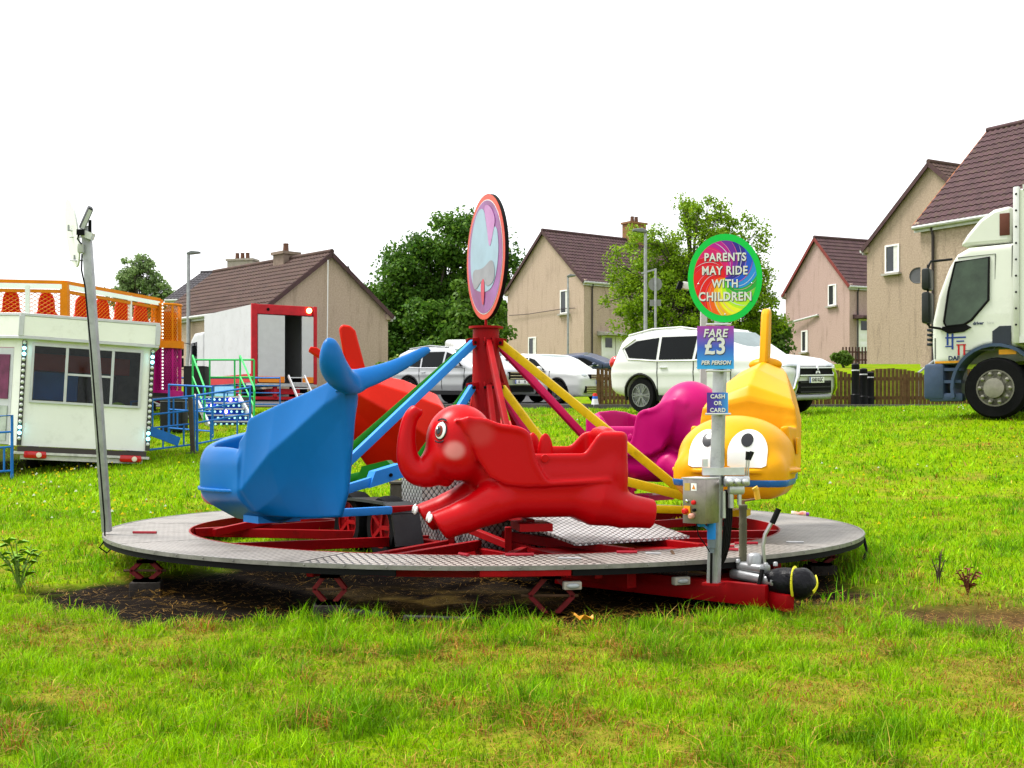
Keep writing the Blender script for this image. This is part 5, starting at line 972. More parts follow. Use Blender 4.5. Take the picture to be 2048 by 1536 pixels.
for off in (Vector((0,0,0)), sw_): a = st0+off; a = Vector((a.x, a.y, zst-.02)); b = a+sdir*run*n_st; b.z = zg; m_.bar(a+sdir*.04, b+sdir*.04, .04, .16)
m_.build('stringer', ALU, tS, world=True)
for off in (Vector((-.04,0,0)), sw_+Vector((.04,0,0))):
    rl = MB(); a = Vector((st0.x, st0.y, zst))+off; b = a+sdir*run*(n_st-1)+Vector((0,0,zg-zst+.1)); u = Vector((0,0,.92)); um = Vector((0,0,.45)); rl.tube([a-u*.05, a+u, b+u*.85, b+u*.75+sdir*.08, b], .022, 8); rl.tube([a+um, b+um*.8], .018, 8); rl.build('handrail', GRN, tS, world=True)
t = None
for (xa, ya, xb, yb, d, lb) in ((367, 736, 410, 797, 28.9, 'black loudspeaker cabinet standing on the stage by the green rail'), (320, 851, 366, 912, 25.6, 'black box standing on the grass under the stage edge')):
    a, b = P(xa, ya, d), P(xb, yb, d); t = thing('speaker_cabinet', lb, 'speaker', ((a.x+b.x)/2, d+.2, zst if d > 28 else g((a.x+b.x)/2, d+.2))); w, hh = b.x-a.x, a.z-b.z
    m_ = MB(); m_.box((0,0,hh/2), (w,.45,hh), bev=.03); m_.build('case', mat('speaker_black', (.012,.012,.012), .7, var=.3), t); m_ = MB(); m_.box((0,-.228,hh/2), (w*.86,.01,hh*.86)); m_.build('grille', mat('speaker_grille', (.02,.02,.02), .8), t); m_ = MB(); m_.box((0,-.02,hh+.005), (w*1.0,.42,.02), bev=.005); m_.build('lid', mat('speaker_lid', (.12,.12,.12), .5) if d < 28 else BLACKP, t)
BLU = mat('barrier_blue', (.01,.13,.45), .4, var=.15)
def barrier(a, b, label, hgt=1.0, nbar=3, slab=False):
    a, b = Vector(a), Vector(b); a.z = g(a.x, a.y)+.02; b.z = g(b.x, b.y)+.02; t = thing('crowd_barrier', label, 'barrier', tuple(a), group='blue crowd barriers'); m_ = MB(); u = Vector((0,0,hgt))
    m_.tube([a-u*.02, a+u, b+u, b-u*.02], .025, 8); 
    for q in (.12, .5, .74): m_.tube([a+u*q, b+u*q], .018, 6)
    m_.build('frame', BLU, t, world=True); m_ = MB()
    for k in range(1, nbar+1):
        p = a.lerp(b, k/(nbar+1)); lo, hi = ((.12, .5) if k % 2 else (.5, 1.)); m_.tube([p+u*lo, p+u*hi], .016, 6)
    m_.build('bars', BLU, t, world=True)
    if slab: m_ = MB(); m_.bar(a+u*.62, a.lerp(b, .75)+u*.2, .05, .16); m_.build('brace_plate', BLU, t, world=True)
barrier(xy(262, 21.8)+(0,), xy(388, 22.6)+(0,), 'blue crowd barrier with diagonal plate at the right of the kiosk', slab=True, nbar=5)
barrier(xy(394, 22.7)+(0,), xy(500, 23.9)+(0,), 'blue crowd barrier running behind the blue whale car')
barrier(xy(338, 25.4)+(0,), xy(425, 24.6)+(0,), 'blue crowd barrier in front of the black box', nbar=4)
barrier(xy(-40, 19.6)+(0,), xy(24, 19.9)+(0,), 'blue barrier end beside the kiosk door at left edge')
barrier(xy(300, 31.5)+(0,), xy(560, 31.0)+(0,), 'low blue barrier rail behind the lit steps', .75, nbar=4)
p = P(386, 915, 22.4); t = thing('barrier_post', 'dark post leaning at the corner of the blue barriers', 'post', (p.x, p.y, g(p.x, p.y))); m_ = MB(); m_.bar((0,0,-.05), (-.05,0,1.0), .07, .07); m_.build('post', mat('post_brown', (.05,.04,.035), .7, var=.3), t); m_ = MB(); m_.box((0,0,.0), (.2,.2,.03)); m_.build('foot', mat('post_brown', (.05,.04,.035), .7, var=.3), t)
# ------------------------------------------------------------------ the children's roundabout
CX, CY, ZP, RO, RI = -.214, 10.25, .614, 2.985, 2.37
def pol(deg, r, z): return Vector((CX+r*math.cos(rad(deg)), CY+r*math.sin(rad(deg)), z))
RED = mat('ride_red', (.25,.001,.003), .45, var=.15, vscale=4, dirt='#3a0606', dirtamt=.4, spec=.1); REDG = mat('gloss_red', (.42,.001,.003), .35, var=.05, vscale=2, spec=.12)
ALUR = mat('alu_rim', (.22,.21,.20), .45, metal=.4, var=.25, vscale=6, dirt='#2a2420', dirtamt=.5); TREAD = tread_mat('tread_plate', '#1c1816', '#9b958e', .05, rough=.5, metal=.2); TREADV = tread_mat('tread_plate_bright', '#3a3a3c', '#bcbcbc', .042, rough=.38, metal=.5, grime='#4a4642')
ride = thing('roundabout_ride', "children's roundabout ride with round tread plate deck and red centre column", 'fairground ride', (CX, CY, g(CX, CY)))
AX = -57.0; av = Vector((math.cos(rad(AX)), math.sin(rad(AX)), 0)); bv = Vector((-av.y, av.x, 0))
def loc(s, q, z): return Vector((CX, CY, 0))+av*s+bv*q+Vector((0,0,z))
nseg = 10
for k in range(nseg):      # deck in ten hinged plates
    a0, a1 = AX-18+k*36, AX-18+(k+1)*36; m_ = MB(); n = 12; vs = []; gap = .1
    for j in range(n+1):
        a = a0+gap+(a1-a0-2*gap)*j/n
        for (r, z) in ((RI, ZP-.02), (RI, ZP), (RO, ZP), (RO, ZP-.02)): vs.append(pol(a, r, z))
    fs = [(4*j+i, 4*(j+1)+i, 4*(j+1)+(i+1) % 4, 4*j+(i+1) % 4) for j in range(n) for i in range(4)]+[(0,1,2,3), (4*n+3,4*n+2,4*n+1,4*n)]
    m_.add(vs, fs); am = rad((a0+a1)/2); c_, s_ = math.cos(am), math.sin(am)
    m_.build('deck_plate', TREAD, ride, world=True, smooth=False, uvfun=lambda co, nn, c_=c_, s_=s_: np.stack([(co[:,0]*c_+co[:,1]*s_)*.32, -co[:,0]*s_+co[:,1]*c_], 1))
def band(r0, r1, z0, z1, a0=0, a1=360, n=120):
    m_ = MB(); vs = []; k = int(n*(a1-a0)/360)
    for j in range(k+1):
        a = a0+(a1-a0)*j/k
        for (r, z) in ((r0, z0), (r0, z1), (r1, z1), (r1, z0)): vs.append(pol(a, r, z))
    return m_.add(vs, [(4*j+i, 4*(j+1)+i, 4*(j+1)+(i+1) % 4, 4*j+(i+1) % 4) for j in range(k) for i in range(4)])
m_ = band(RO+.001, RO+.016, ZP-.024, ZP+.003)
for a in range(0, 360, 5): m_.ell(pol(a, RO+.017, ZP-.010), (.006,.006,.006), n=6, m=4)
m_.build('edge_trim', ALUR, ride, world=True)
band(RO-.012, RO+.008, ZP-.062, ZP-.026, -79, 261).build('edge_skirt', BLACKR, ride, world=True); m_ = band(RO-.012, RO+.008, ZP-.060, ZP-.026, -89.5, -79.2, 240); m_.build('edge_skirt_red', RED, ride, world=True)
band(RI-.012, RI-.001, ZP-.10, ZP+.002).build('inner_rim', RED, ride, world=True); band(RO-.34, RO-.28, ZP-.10, ZP-.024).build('outer_frame', RED, ride, world=True)
m_ = MB()
for k in range(nseg):
    a = AX-18+36*k
    if abs(((a-AX+180) % 360)-180) < 10: continue
    m_.bar(pol(a, .55, ZP-.10), pol(a, RO-.14, ZP-.065), .05, .075)
for s in (-1,1):
    m_.bar(loc(-1.9, s*.62, ZP-.13), loc(2.7, s*.62, ZP-.13), .07, .10); m_.bar(loc(-1.9, s*.3, ZP-.02), loc(2.3, s*.3, ZP-.02), .05, .07)
    m_.bar(loc(-1.4, s*.62, ZP-.06), pol(AX+180+s*-62, RI-.01, ZP-.05), .05, .07); m_.bar(loc(.9, s*.62, ZP-.06), pol(AX+s*48, RI-.01, ZP-.05), .05, .07); m_.bar(loc(1.5, s*.62, ZP-.06), pol(AX+s*30, RI-.01, ZP-.05), .05, .07)
for s_ in (-1.9, -.9, .4, 1.3, 2.2): m_.bar(loc(s_, -.62, ZP-.12), loc(s_, .62, ZP-.12), .06, .08)
for s_, q_ in ((-1.5,-.62),(-.55,-.62),(.5,-.62),(1.3,-.62),(1.3,.62),(-1.5,.62)): m_.bar(loc(s_, q_, ZP+.10), loc(s_, q_, ZP-.12), .05, .05)
m_.bar(loc(-1.5,-.62,ZP+.10), loc(-.55,-.62,ZP+.10), .05, .05); m_.bar(loc(.5,-.62,ZP+.08), loc(1.3,-.62,ZP-.03), .05, .05); m_.bar(loc(-1.5,-.62,ZP+.1), pol(AX+180+62, 2.2, ZP-.05), .04, .06)
m_.build('frame', RED, ride, world=True, bevel=.004)
for s_, q0, q1, z_ in ((2.38,-.55,.55,ZP-.012),):       # red filler plate between deck and ramp
    m_ = MB(); m_.add([loc(1.55,-.6,z_-.02), loc(2.36,-.75,z_-.02), loc(2.36,.75,z_-.02), loc(1.55,.6,z_-.02), loc(1.55,-.6,z_-.035), loc(2.36,-.75,z_-.035), loc(2.36,.75,z_-.035), loc(1.55,.6,z_-.035)], [(0,1,2,3),(7,6,5,4),(0,4,5,1),(1,5,6,2),(2,6,7,3),(3,7,4,0)]); m_.build('red_floor', RED, ride, world=True)
m_ = MB(); m_.prism([(.42,.19),(1.05,.17),(1.95,.03),(1.95,.012),(1.05,.14),(.42,.16)], -.5, .5, (Vector((CX,CY,ZP)), av, Vector((0,0,1)), bv)); m_.build('ramp_plate', TREADV, ride, world=True, smooth=False, uvfun=boxuv)
m_ = MB(); m_.box(loc(.18,-.10,ZP+.02), (.62,.9,.36), Matrix((av, bv, Vector((0,0,1)))).transposed()); m_.box(loc(.62,-.22,ZP-.05), (.26,.62,.26), Matrix((av, bv, Vector((0,0,1)))).transposed()); m_.box(loc(-.32,-.12,ZP+.22), (.35,.80,.62), Matrix((av, bv, Vector((0,0,1)))).transposed()); m_.build('motor_housing', TREADV, ride, world=True, smooth=False, uvfun=boxuv)
# centre column
m_ = MB(); m_.lathe([(.17,ZP-.1),(.15,.95),(.13,1.2),(.116,1.6),(.108,2.225),(.11,2.225)], (CX,CY,0), n=32); col_ = m_.build('centre_column', RED, ride, world=True, angle=40)
m_ = MB(); m_.lathe([(.10,2.222),(.142,2.226),(.142,2.244),(.03,2.246),(.012,2.25),(.012,2.30)], (CX,CY,0), n=32); m_.build('top_flange', RED, col_, world=True)
m_ = MB()
m_.bar(pol(69, .13, 2.10), pol(69, 1.25, .80), .05, .08)
for k in range(6):
    a = -80+60*k; e = Vector((-math.sin(rad(a)), math.cos(rad(a)), 0))
    for sg in (-1, 1): m_.bar(pol(a, .09, 2.12)+e*.032*sg, pol(a, .165, 2.11)+e*.032*sg, .009, .06); m_.bar(pol(a, .10, 1.76)+e*.032*sg, pol(a, .16, 1.75)+e*.032*sg, .009, .05)
m_.build('brace', RED, col_, world=True, bevel=.003)
# picture disc on top: a plain swirl of pale blue and pink inside a red and yellow border
dc = Vector((CX-.005, CY, 2.30+.515)); dn = Vector((-.945, -.326, 0)).normalized(); dx = Vector((.326, -.945, 0)).normalized(); fr_d = (dc, dx, Vector((0,0,1)), dn)
def circ(r, n=48, ex=1., c=(0,0)): return [(c[0]+r*ex*math.cos(2*math.pi*i/n), c[1]+r*math.sin(2*math.pi*i/n)) for i in range(n)]
m_ = MB(); m_.prism(circ(.515), -.03, 0, fr_d); ds = m_.build('picture_disc', BLACKR, ride, world=True)
m_ = MB(); m_.prism(circ(.513), .0, .003, fr_d); bm_ = mat('disc_border', (.42,.012,.01), .35, col2=(.52,.07,.008), vscale=1.1); m_.build('border', bm_, ds, world=True)
m_ = MB(); m_.prism(circ(.470, ex=.985), .003, .005, fr_d); m_.build('white_line', mat('disc_white', (.5,.48,.5), .4), ds, world=True); m_ = MB(); m_.prism(circ(.462, ex=.985), .005, .007, fr_d)
m_.build('picture_ground', mat('disc_magenta', (.12,.004,.07), .3, col2=(.24,.08,.28), vscale=2.4), ds, world=True)
def dpoly(nm, pts, m, z, n=3):
    for _ in range(n): pts = [q for i in range(len(pts)) for q in ((pts[i][0]*.75+pts[(i+1)%len(pts)][0]*.25, pts[i][1]*.75+pts[(i+1)%len(pts)][1]*.25), (pts[i][0]*.25+pts[(i+1)%len(pts)][0]*.75, pts[i][1]*.25+pts[(i+1)%len(pts)][1]*.75))]
    b = MB(); b.prism(pts, z-.0015, z, fr_d); b.build(nm, m, ds, world=True, smooth=False)
dpoly('pale_blue_shape', [(-.36,-.22),(-.40,.15),(-.22,.40),(-.02,.42),(.05,.25),(.16,.02),(.22,.22),(.34,.20),(.38,-.02),(.26,-.26),(0,-.30)], mat('disc_pale_blue', (.20,.30,.37), .3, var=.12, vscale=5), .0095)
dpoly('pink_shape', [(-.02,.43),(.14,.41),(.30,.28),(.24,.18),(.14,.03),(.07,.24)], mat('disc_pink', (.32,.08,.28), .3, col2=(.36,.18,.36), vscale=6), .0115)
dpoly('white_bow', [(-.34,-.06),(-.05,-.10),(.24,-.02),(.30,-.22),(.06,-.26),(-.02,-.16),(-.28,-.28)], mat('disc_bow', (.20,.20,.22), .4, var=.2, vscale=7), .0125); dpoly('red_shape', [(-.10,-.20),(.02,-.16),(.0,-.40),(-.06,-.38)], mat('disc_red', (.4,.03,.06), .4), .0135)
# trailer wheels, mudguard
for s_ in (-.74, -.14):
    c = loc(s_, -.82, g(*loc(s_,-.82,0).xy)+.21); w_ = wheel(ride, (0,0,0), .25, .17, 5, rimm=RED, side=-1, twin=False); w_.matrix_local = WM[ride].inverted() @ (Matrix.Translation(c) @ Matrix((av, bv, Vector((0,0,1)))).transposed().to_4x4())
    c = loc(s_, .82, g(*loc(s_,.82,0).xy)+.21); w_ = wheel(ride, (0,0,0), .25, .17, 5, rimm=RED, side=1, twin=False); w_.matrix_local = WM[ride].inverted() @ (Matrix.Translation(c) @ Matrix((av, bv, Vector((0,0,1)))).transposed().to_4x4())
for q_ in (-.83, .83):
    m_ = MB(); pts = [(-1.10,.50),(-1.06,.70),(-.94,.80),(-.6,.825),(-.3,.825),(.0,.82),(.15,.74),(.22,.50)]
    for (a, b) in zip(pts, pts[1:]): m_.bar(loc(a[0], q_, a[1]), loc(b[0], q_, b[1]), .24, .022, up=(0,0,1))
    m_.build('mudguard', mat('mudguard_black', (.03,.033,.036), .35, var=.25, vscale=6), ride, world=True, angle=60)
# drawbar, coupling and its cover
ap = loc(3.42, .0, .40)
m_ = MB(); zb = .415
for s in (-1, 1): m_.bar(loc(1.9, s*.62, zb+.03), loc(3.30, s*.07, zb), .06, .13, bev=.006)
m_.bar(loc(2.85,-.22,zb+.06), loc(2.85,.22,zb+.06), .2, .02); m_.bar(loc(3.05,0,zb-.01), loc(3.42,0,zb-.035), .07, .10, bev=.006); m_.build('drawbar', RED, ride, world=True)
m_ = MB(); m_.bar(loc(2.95,0,zb+.10), loc(3.34,0,zb+.085), .12, .06, bev=.02); m_.bar(loc(3.0,0,zb+.15), loc(3.22,0,zb+.15), .09, .05, bev=.015); m_.lathe([(.045,.0),(.045,.06),(.035,.075),(.01,.08)], loc(3.12,0,zb+.16), n=14)
for q_ in (-.04,.04): m_.lathe([(.014,0),(.014,.02),(.008,.025)], loc(3.02,q_,zb+.17), n=8); m_.lathe([(.014,0),(.014,.02),(.008,.025)], loc(3.26,q_,zb+.17), n=8)
m_.build('coupling', mat('cast_grey', (.33,.34,.35), .4, metal=.6, var=.25), ride, world=True, angle=50)
(Xg, Yg, Zg), org = grid((-.05,-.16,-.16), (.42,.16,.16), .011); fd = smin(s_cone((Xg,Yg,Zg), (.03,0,0), (.19,0,-.01), .088, .102), s_cone((Xg,Yg,Zg), (.16,0,.0), (.20,0,-.012), .095, .106), .03)+.006*np.sin(Xg*38+Zg*20)*np.sin(Yg*30+1); V, Q = surfnet(fd.astype(np.float32), org, .011)
cme = np_mesh('coupling_cover', V, Q); Rc = Matrix((av.lerp(bv,.38).normalized(), Vector((0,0,1)).cross(av.lerp(bv,.38).normalized()), Vector((0,0,1)))).transposed().to_4x4(); Rc = Rc @ Matrix.Diagonal((.86,.86,.86,1)); Rc.translation = loc(3.27,.0,zb+.085); cme.transform(Rc)
cc = link_mesh(cme, 'coupling_cover', mat('bag_black', (.006,.006,.008), .3, spec=.12, var=.3, vscale=12, bump=.5, bscale=26), ride, world=True, angle=70)
m_ = MB(); ring = [Rc @ Vector((.165, math.cos(a)*.105, math.sin(a)*.105-.008)) for a in np.linspace(0, 2*math.pi, 25)]
for a, b in zip(ring, ring[1:]): m_.bar(a, b, .026, .006, up=tuple(((a+b)/2-Rc.translation).normalized()))
m_.build('yellow_tape', mat('tape_yellow', (.75,.70,.03), .4), cc, world=True); m_ = MB()
pts = [Rc @ Vector((.295+.018*(1-t_*t_), t_*.045+.01, t_*.05-.01)) for t_ in np.linspace(-1,1,7)]
for a, b in zip(pts, pts[1:]): m_.bar(a, b, .024, .008, up=tuple((Rc.to_3x3() @ Vector((1,0,0)))))
m_.build('yellow_tape', mat('tape_yellow', (.75,.70,.03), .4), cc, world=True)
m_ = MB(); q0 = loc(3.24,-.05,zb+.15); m_.tube([q0, loc(3.25,-.10,zb+.02), loc(3.26,-.10,zb-.14), loc(3.28,-.11,g(*loc(3.28,-.1,0).xy)+.01)], .014, 6); m_.build('strap', BLACKR, ride, world=True)
m_ = MB(); a = loc(3.16,.05,zb+.14); m_.tube([a, a+Vector((-.012,0,.14)), a+Vector((0,0,.21)), a+Vector((.05,.0,.30))], .012, 8); m_.tube([a+Vector((.045,0,.28)), a+Vector((.085,0,.37))], .018, 8, mi=1); m_.build('handbrake_lever', [STEEL, BLACKR], ride, world=True)
m_ = MB(); jw = loc(3.0,.02,0); r_ = .022; pts = [(r_*.9,zb+.12)]
for k in range(12): pts += [(r_,zb+.16+k*.021), (r_*1.18,zb+.170+k*.021)]
pts += [(r_*1.05,zb+.42),(r_*1.05,zb+.50),(r_*1.25,zb+.505),(r_*1.25,zb+.525),(r_*.7,zb+.53)]; m_.lathe(pts, (jw.x,jw.y,0), n=18); m_.build('ribbed_tube', mat('ribbed_olive', (.09,.085,.055), .6, var=.25), ride, world=True, angle=60)
m_ = MB(); j2 = loc(3.0,.02,zb+.55); m_.tube([j2, j2+Vector((.09,-.01,.015))], .008, 6, mi=1); m_.tube([j2+Vector((.09,-.01,.01)), j2+Vector((.08,-.01,.07))], .018, 10); m_.tube([j2+Vector((.08,-.01,.07)), j2+Vector((.07,-.01,.085))], .02, 10); m_.tube([j2-Vector((0,0,.03)), j2+Vector((0,0,.005))], .012, 8, mi=1); m_.build('winding_handle', [mat('handle_yellow', (.65,.36,.03), .4), mat('rusty', (.16,.09,.05), .7, var=.4)], ride, world=True)
m_ = MB(); m_.tube([loc(2.60,-.22,zb+.22), loc(2.66,-.22,zb+.16), loc(2.76,-.20,zb+.10), loc(2.92,-.16,zb+.10)], .010, 6); m_.build('tow_handle', mat('rusty', (.16,.09,.05), .7, var=.4), ride, world=True)
for (px_, py_, dd) in ((1150,1143,7.30),(1370,1124,7.55)):
    p = P(px_, py_, dd); a = math.degrees(math.atan2(p.y-CY, p.x-CX)); m_ = MB(); n_ = (pol(a,1,0)-pol(a,0,0)); Rr = Matrix((Vector((-n_.y,n_.x,0)), n_, Vector((0,0,1)))).transposed(); m_.box(pol(a, RO-.05, ZP-.125), (.11,.05,.05), Rr, bev=.008); m_.ell(pol(a, RO-.022, ZP-.125), (.04,.014,.016), Rr, mi=1); m_.build('marker_lamp', [mat('lamp_housing', (.35,.32,.28), .5, var=.2), HEAD], ride, world=True)
m_ = MB()
for (a, r, L, da) in ((-68,2.52,.13,30),(-53,2.72,.10,0),(-44,2.52,.16,35),(-50,2.55,.12,5),(-84,2.5,.18,40),(-92,2.48,.16,-38),(200,2.7,.18,25)):
    p = pol(a, r, ZP+.016); e = Vector((math.cos(rad(da-30)), math.sin(rad(da-30))*.6, 0)); m_ = MB(); m_.tube([p-e*L*.5, p+e*L*.5], .011, 6); m_.build('locking_pin', mat('pin_red', (.28,.01,.02), .5, var=.2), ride, world=True)

for (a, r, L, da) in ((-65,2.62,.10,-20),(-78,2.72,.14,0),(-37,2.72,.12,-15)): p = pol(a, r, ZP+.012); e = Vector((math.cos(rad(da)), math.sin(rad(da))*.6, 0)); m_ = MB(); m_.tube([p-e*L*.5, p+e*L*.5], .007, 6); m_.build('steel_pin', STEEL, ride, world=True)
m_ = MB(); a0 = -14.; m_.tube([pol(a0, RO+.01, ZP-.04), pol(a0-1.0, RO+.03, ZP-.14), pol(a0-3.5, RO-.02, ZP-.26), pol(a0-5, RO-.10, .34)], .012, 6); m_.build('hanging_strap', BLACKR, ride, world=True)
# scissor jacks, on blocks
def jack(px, py_top, d, lab, w=.22, block=True, zfoot=None, yaw=.0):
    p = P(px, py_top, d); zt = ZP-.068; zg = g(p.x, d)-.02; bh = .07 if block else 0.; t = thing('scissor_jack', lab, 'jack', (p.x, d, zg+bh), (0,0,yaw), group='red scissor jacks under the deck'); hh = zt-zg-bh; m_ = MB(); w2 = w/2
    for s in (-1, 1):
        m_ = MB(); m_.bar((s*.03,0,.015), (s*w2,0,hh*.49), .05, .026); m_.bar((s*w2,0,hh*.49), (s*.03,0,hh-.01), .05, .026); m_.build('arm', mat('jack_red', (.11,.004,.006), .6, var=.35, vscale=9, dirt='#14100e', dirtamt=.35), t, smooth=False); m_ = MB(); m_.box((0,0,.01), (.15,.11,.016)); m_.build('foot', mat('jack_red', (.11,.004,.006), .6), t); m_ = MB(); m_.box((0,0,hh-.012), (.11,.08,.02)); m_.build('head', mat('jack_red', (.11,.004,.006), .6), t); m_ = MB(); m_.tube([(-w2-.05,0,hh*.49), (w2+.03,0,hh*.49)], .009, 6); m_.build('screw', mat('rusty', (.16,.09,.05), .7), t)
    if block:
        b = thing('wooden_block', 'dark timber block under the '+lab.split(' under')[0]+(' at the left' if px < 400 else ''), 'block', (p.x, d, zg-.03)); m_ = MB(); m_.box((0,0,(bh+.03)/2), (.20,.16,bh+.028), Matrix.Rotation(yaw+.15, 3, 'Z'), bev=.008); m_.build('block', mat('dark_timber', (.022,.018,.015), .9, var=.4, bump=.6, bscale=25), b)
jack(293, 1140, 8.25, 'red scissor jack under the left front of the deck', .20); jack(660, 1150, 7.47, 'red scissor jack under the front of the deck below the elephant', .19); jack(1103, 1170, 7.42, 'wide open red scissor jack near the drawbar', .26, block=False); jack(548, 1030, 11.6, 'dark scissor jack seen through the deck below the whale', .17); jack(1640, 1100, 9.0, 'red scissor jack in shadow under the right of the deck', .2)
# ------------------------------------------------------------------ ride cars
ARM_B = mat('arm_light_blue', (.02,.22,.66), .45, var=.08, spec=.15); ARM_G = mat('arm_green', (.002,.15,.003), .4, var=.1); ARM_Y = mat('arm_yellow', (.62,.42,.003), .4, var=.08, dirt='#5a4310', dirtamt=.5, spec=.12); ARM_M = mat('arm_magenta', (.5,.003,.09), .4, var=.1); ARM_O = mat('arm_orange_red', (.30,.003,.004), .4, var=.1)
CARB = 1.0; RC = 1.98; ZC = .80
def ride_car(name, label, phi, cat='ride car', zoff=0., roff=0., doff=0., sc=1.):
    a = rad(phi); u = Vector((math.sin(a), -math.cos(a), 0)); v = Vector((math.cos(a), math.sin(a), 0)); M_ = (Matrix((u, v, Vector((0,0,1)))).transposed()*sc).to_4x4()
    # local: x forward, y outward, z up
    M_.translation = pol(phi, RC+roff, ZC+zoff)+u*doff; return thing(name, label, cat, mtx=M_, group='ride cars of the roundabout')
def car_arms(t, phi, m, inner=None):
    e = Vector((-math.sin(rad(phi)), math.cos(rad(phi)), 0)); 
    def two(nm, a, b, w, h, mm, bev=.006): q = MB(); q.bar(a, b, w, h, bev=bev); return q.build(nm, mm, t, world=True)
    two('upper_stay', pol(phi,.13,2.105), pol(phi,1.62,.93), .045, .065, m); two('lift_ram', pol(phi,.14,1.745), pol(phi,.68,1.06), .045, .06, m)
    two('lower_arm', pol(phi,.40,1.17), pol(phi,1.75,.86), .05, .07, m); two('base_beam', pol(phi,.95,.775), pol(phi,1.95,.775), .06, .06, m); two('inner_beam', pol(phi,.30,.775), pol(phi,.95,.775), .058, .058, RED)
    q = MB(); c = pol(phi,.98,1.02); X = (pol(phi,1,0)-pol(phi,0,0)+Vector((0,0,-.23))).normalized(); Zx = Vector((0,0,1)); q.prism([(-.2,-.02),(.2,-.02),(.12,.09),(-.12,.09)], -.045, .045, (c, X, (Zx-X*X.z).normalized(), e)); q.build('hinge_plate', m, t, world=True, smooth=False); q = MB(); q.bar(pol(phi,1.7,.80), pol(phi,1.7,.94), .08, .05); q.build('end_bracket', m, t, world=True, smooth=False)
    q = MB(); q.cyl(pol(phi,.14,2.105)-e*.04, pol(phi,.14,2.105)+e*.04, .013, 10); q.cyl(pol(phi,.15,1.74)-e*.04, pol(phi,.15,1.74)+e*.04, .013, 10); q.cyl(c-e*.06+Vector((0,0,.03)), c+e*.06+Vector((0,0,.03)), .014, 10); q.build('pivot_bolt', INKB, t, world=True)
    q = MB(); q.box(pol(phi,RC,.765), (.34,.22,.05), Matrix.Rotation(rad(phi), 3, 'Z')); q.build('mounting', m, t, world=True)
def sdf_obj(name, f, org, h, m, t, angle=75, colf=None):
    V, Q = surfnet(f.astype(np.float32), org, h); me = np_mesh(name, V, Q)
    if colf is not None: vcol(me, 'pcol', colf(V))
    return link_mesh(me, name, m, t, angle=angle)
def lens(nm, c, n, up, rx, ry, m, t, bulge=.25, z=0., clip=None):
    """a shallow painted or moulded disc lying on a surface"""
    n = Vector(n).normalized(); X = Vector(up).cross(n).normalized(); Y = n.cross(X); q = MB(); c = Vector(c)+n*z; R = Matrix((X, Y, n)).transposed(); q.ell(c, (rx, ry, min(rx, ry)*bulge), R, 24, 10); return q.build(nm, m, t)
EYEW = mat('eye_white', (.82,.82,.80), .2, var=.02, coat=.5); EYEB = mat('eye_black', (.008,.008,.01), .15, coat=.5); EYER = mat('eye_brown', (.16,.02,.01), .2)
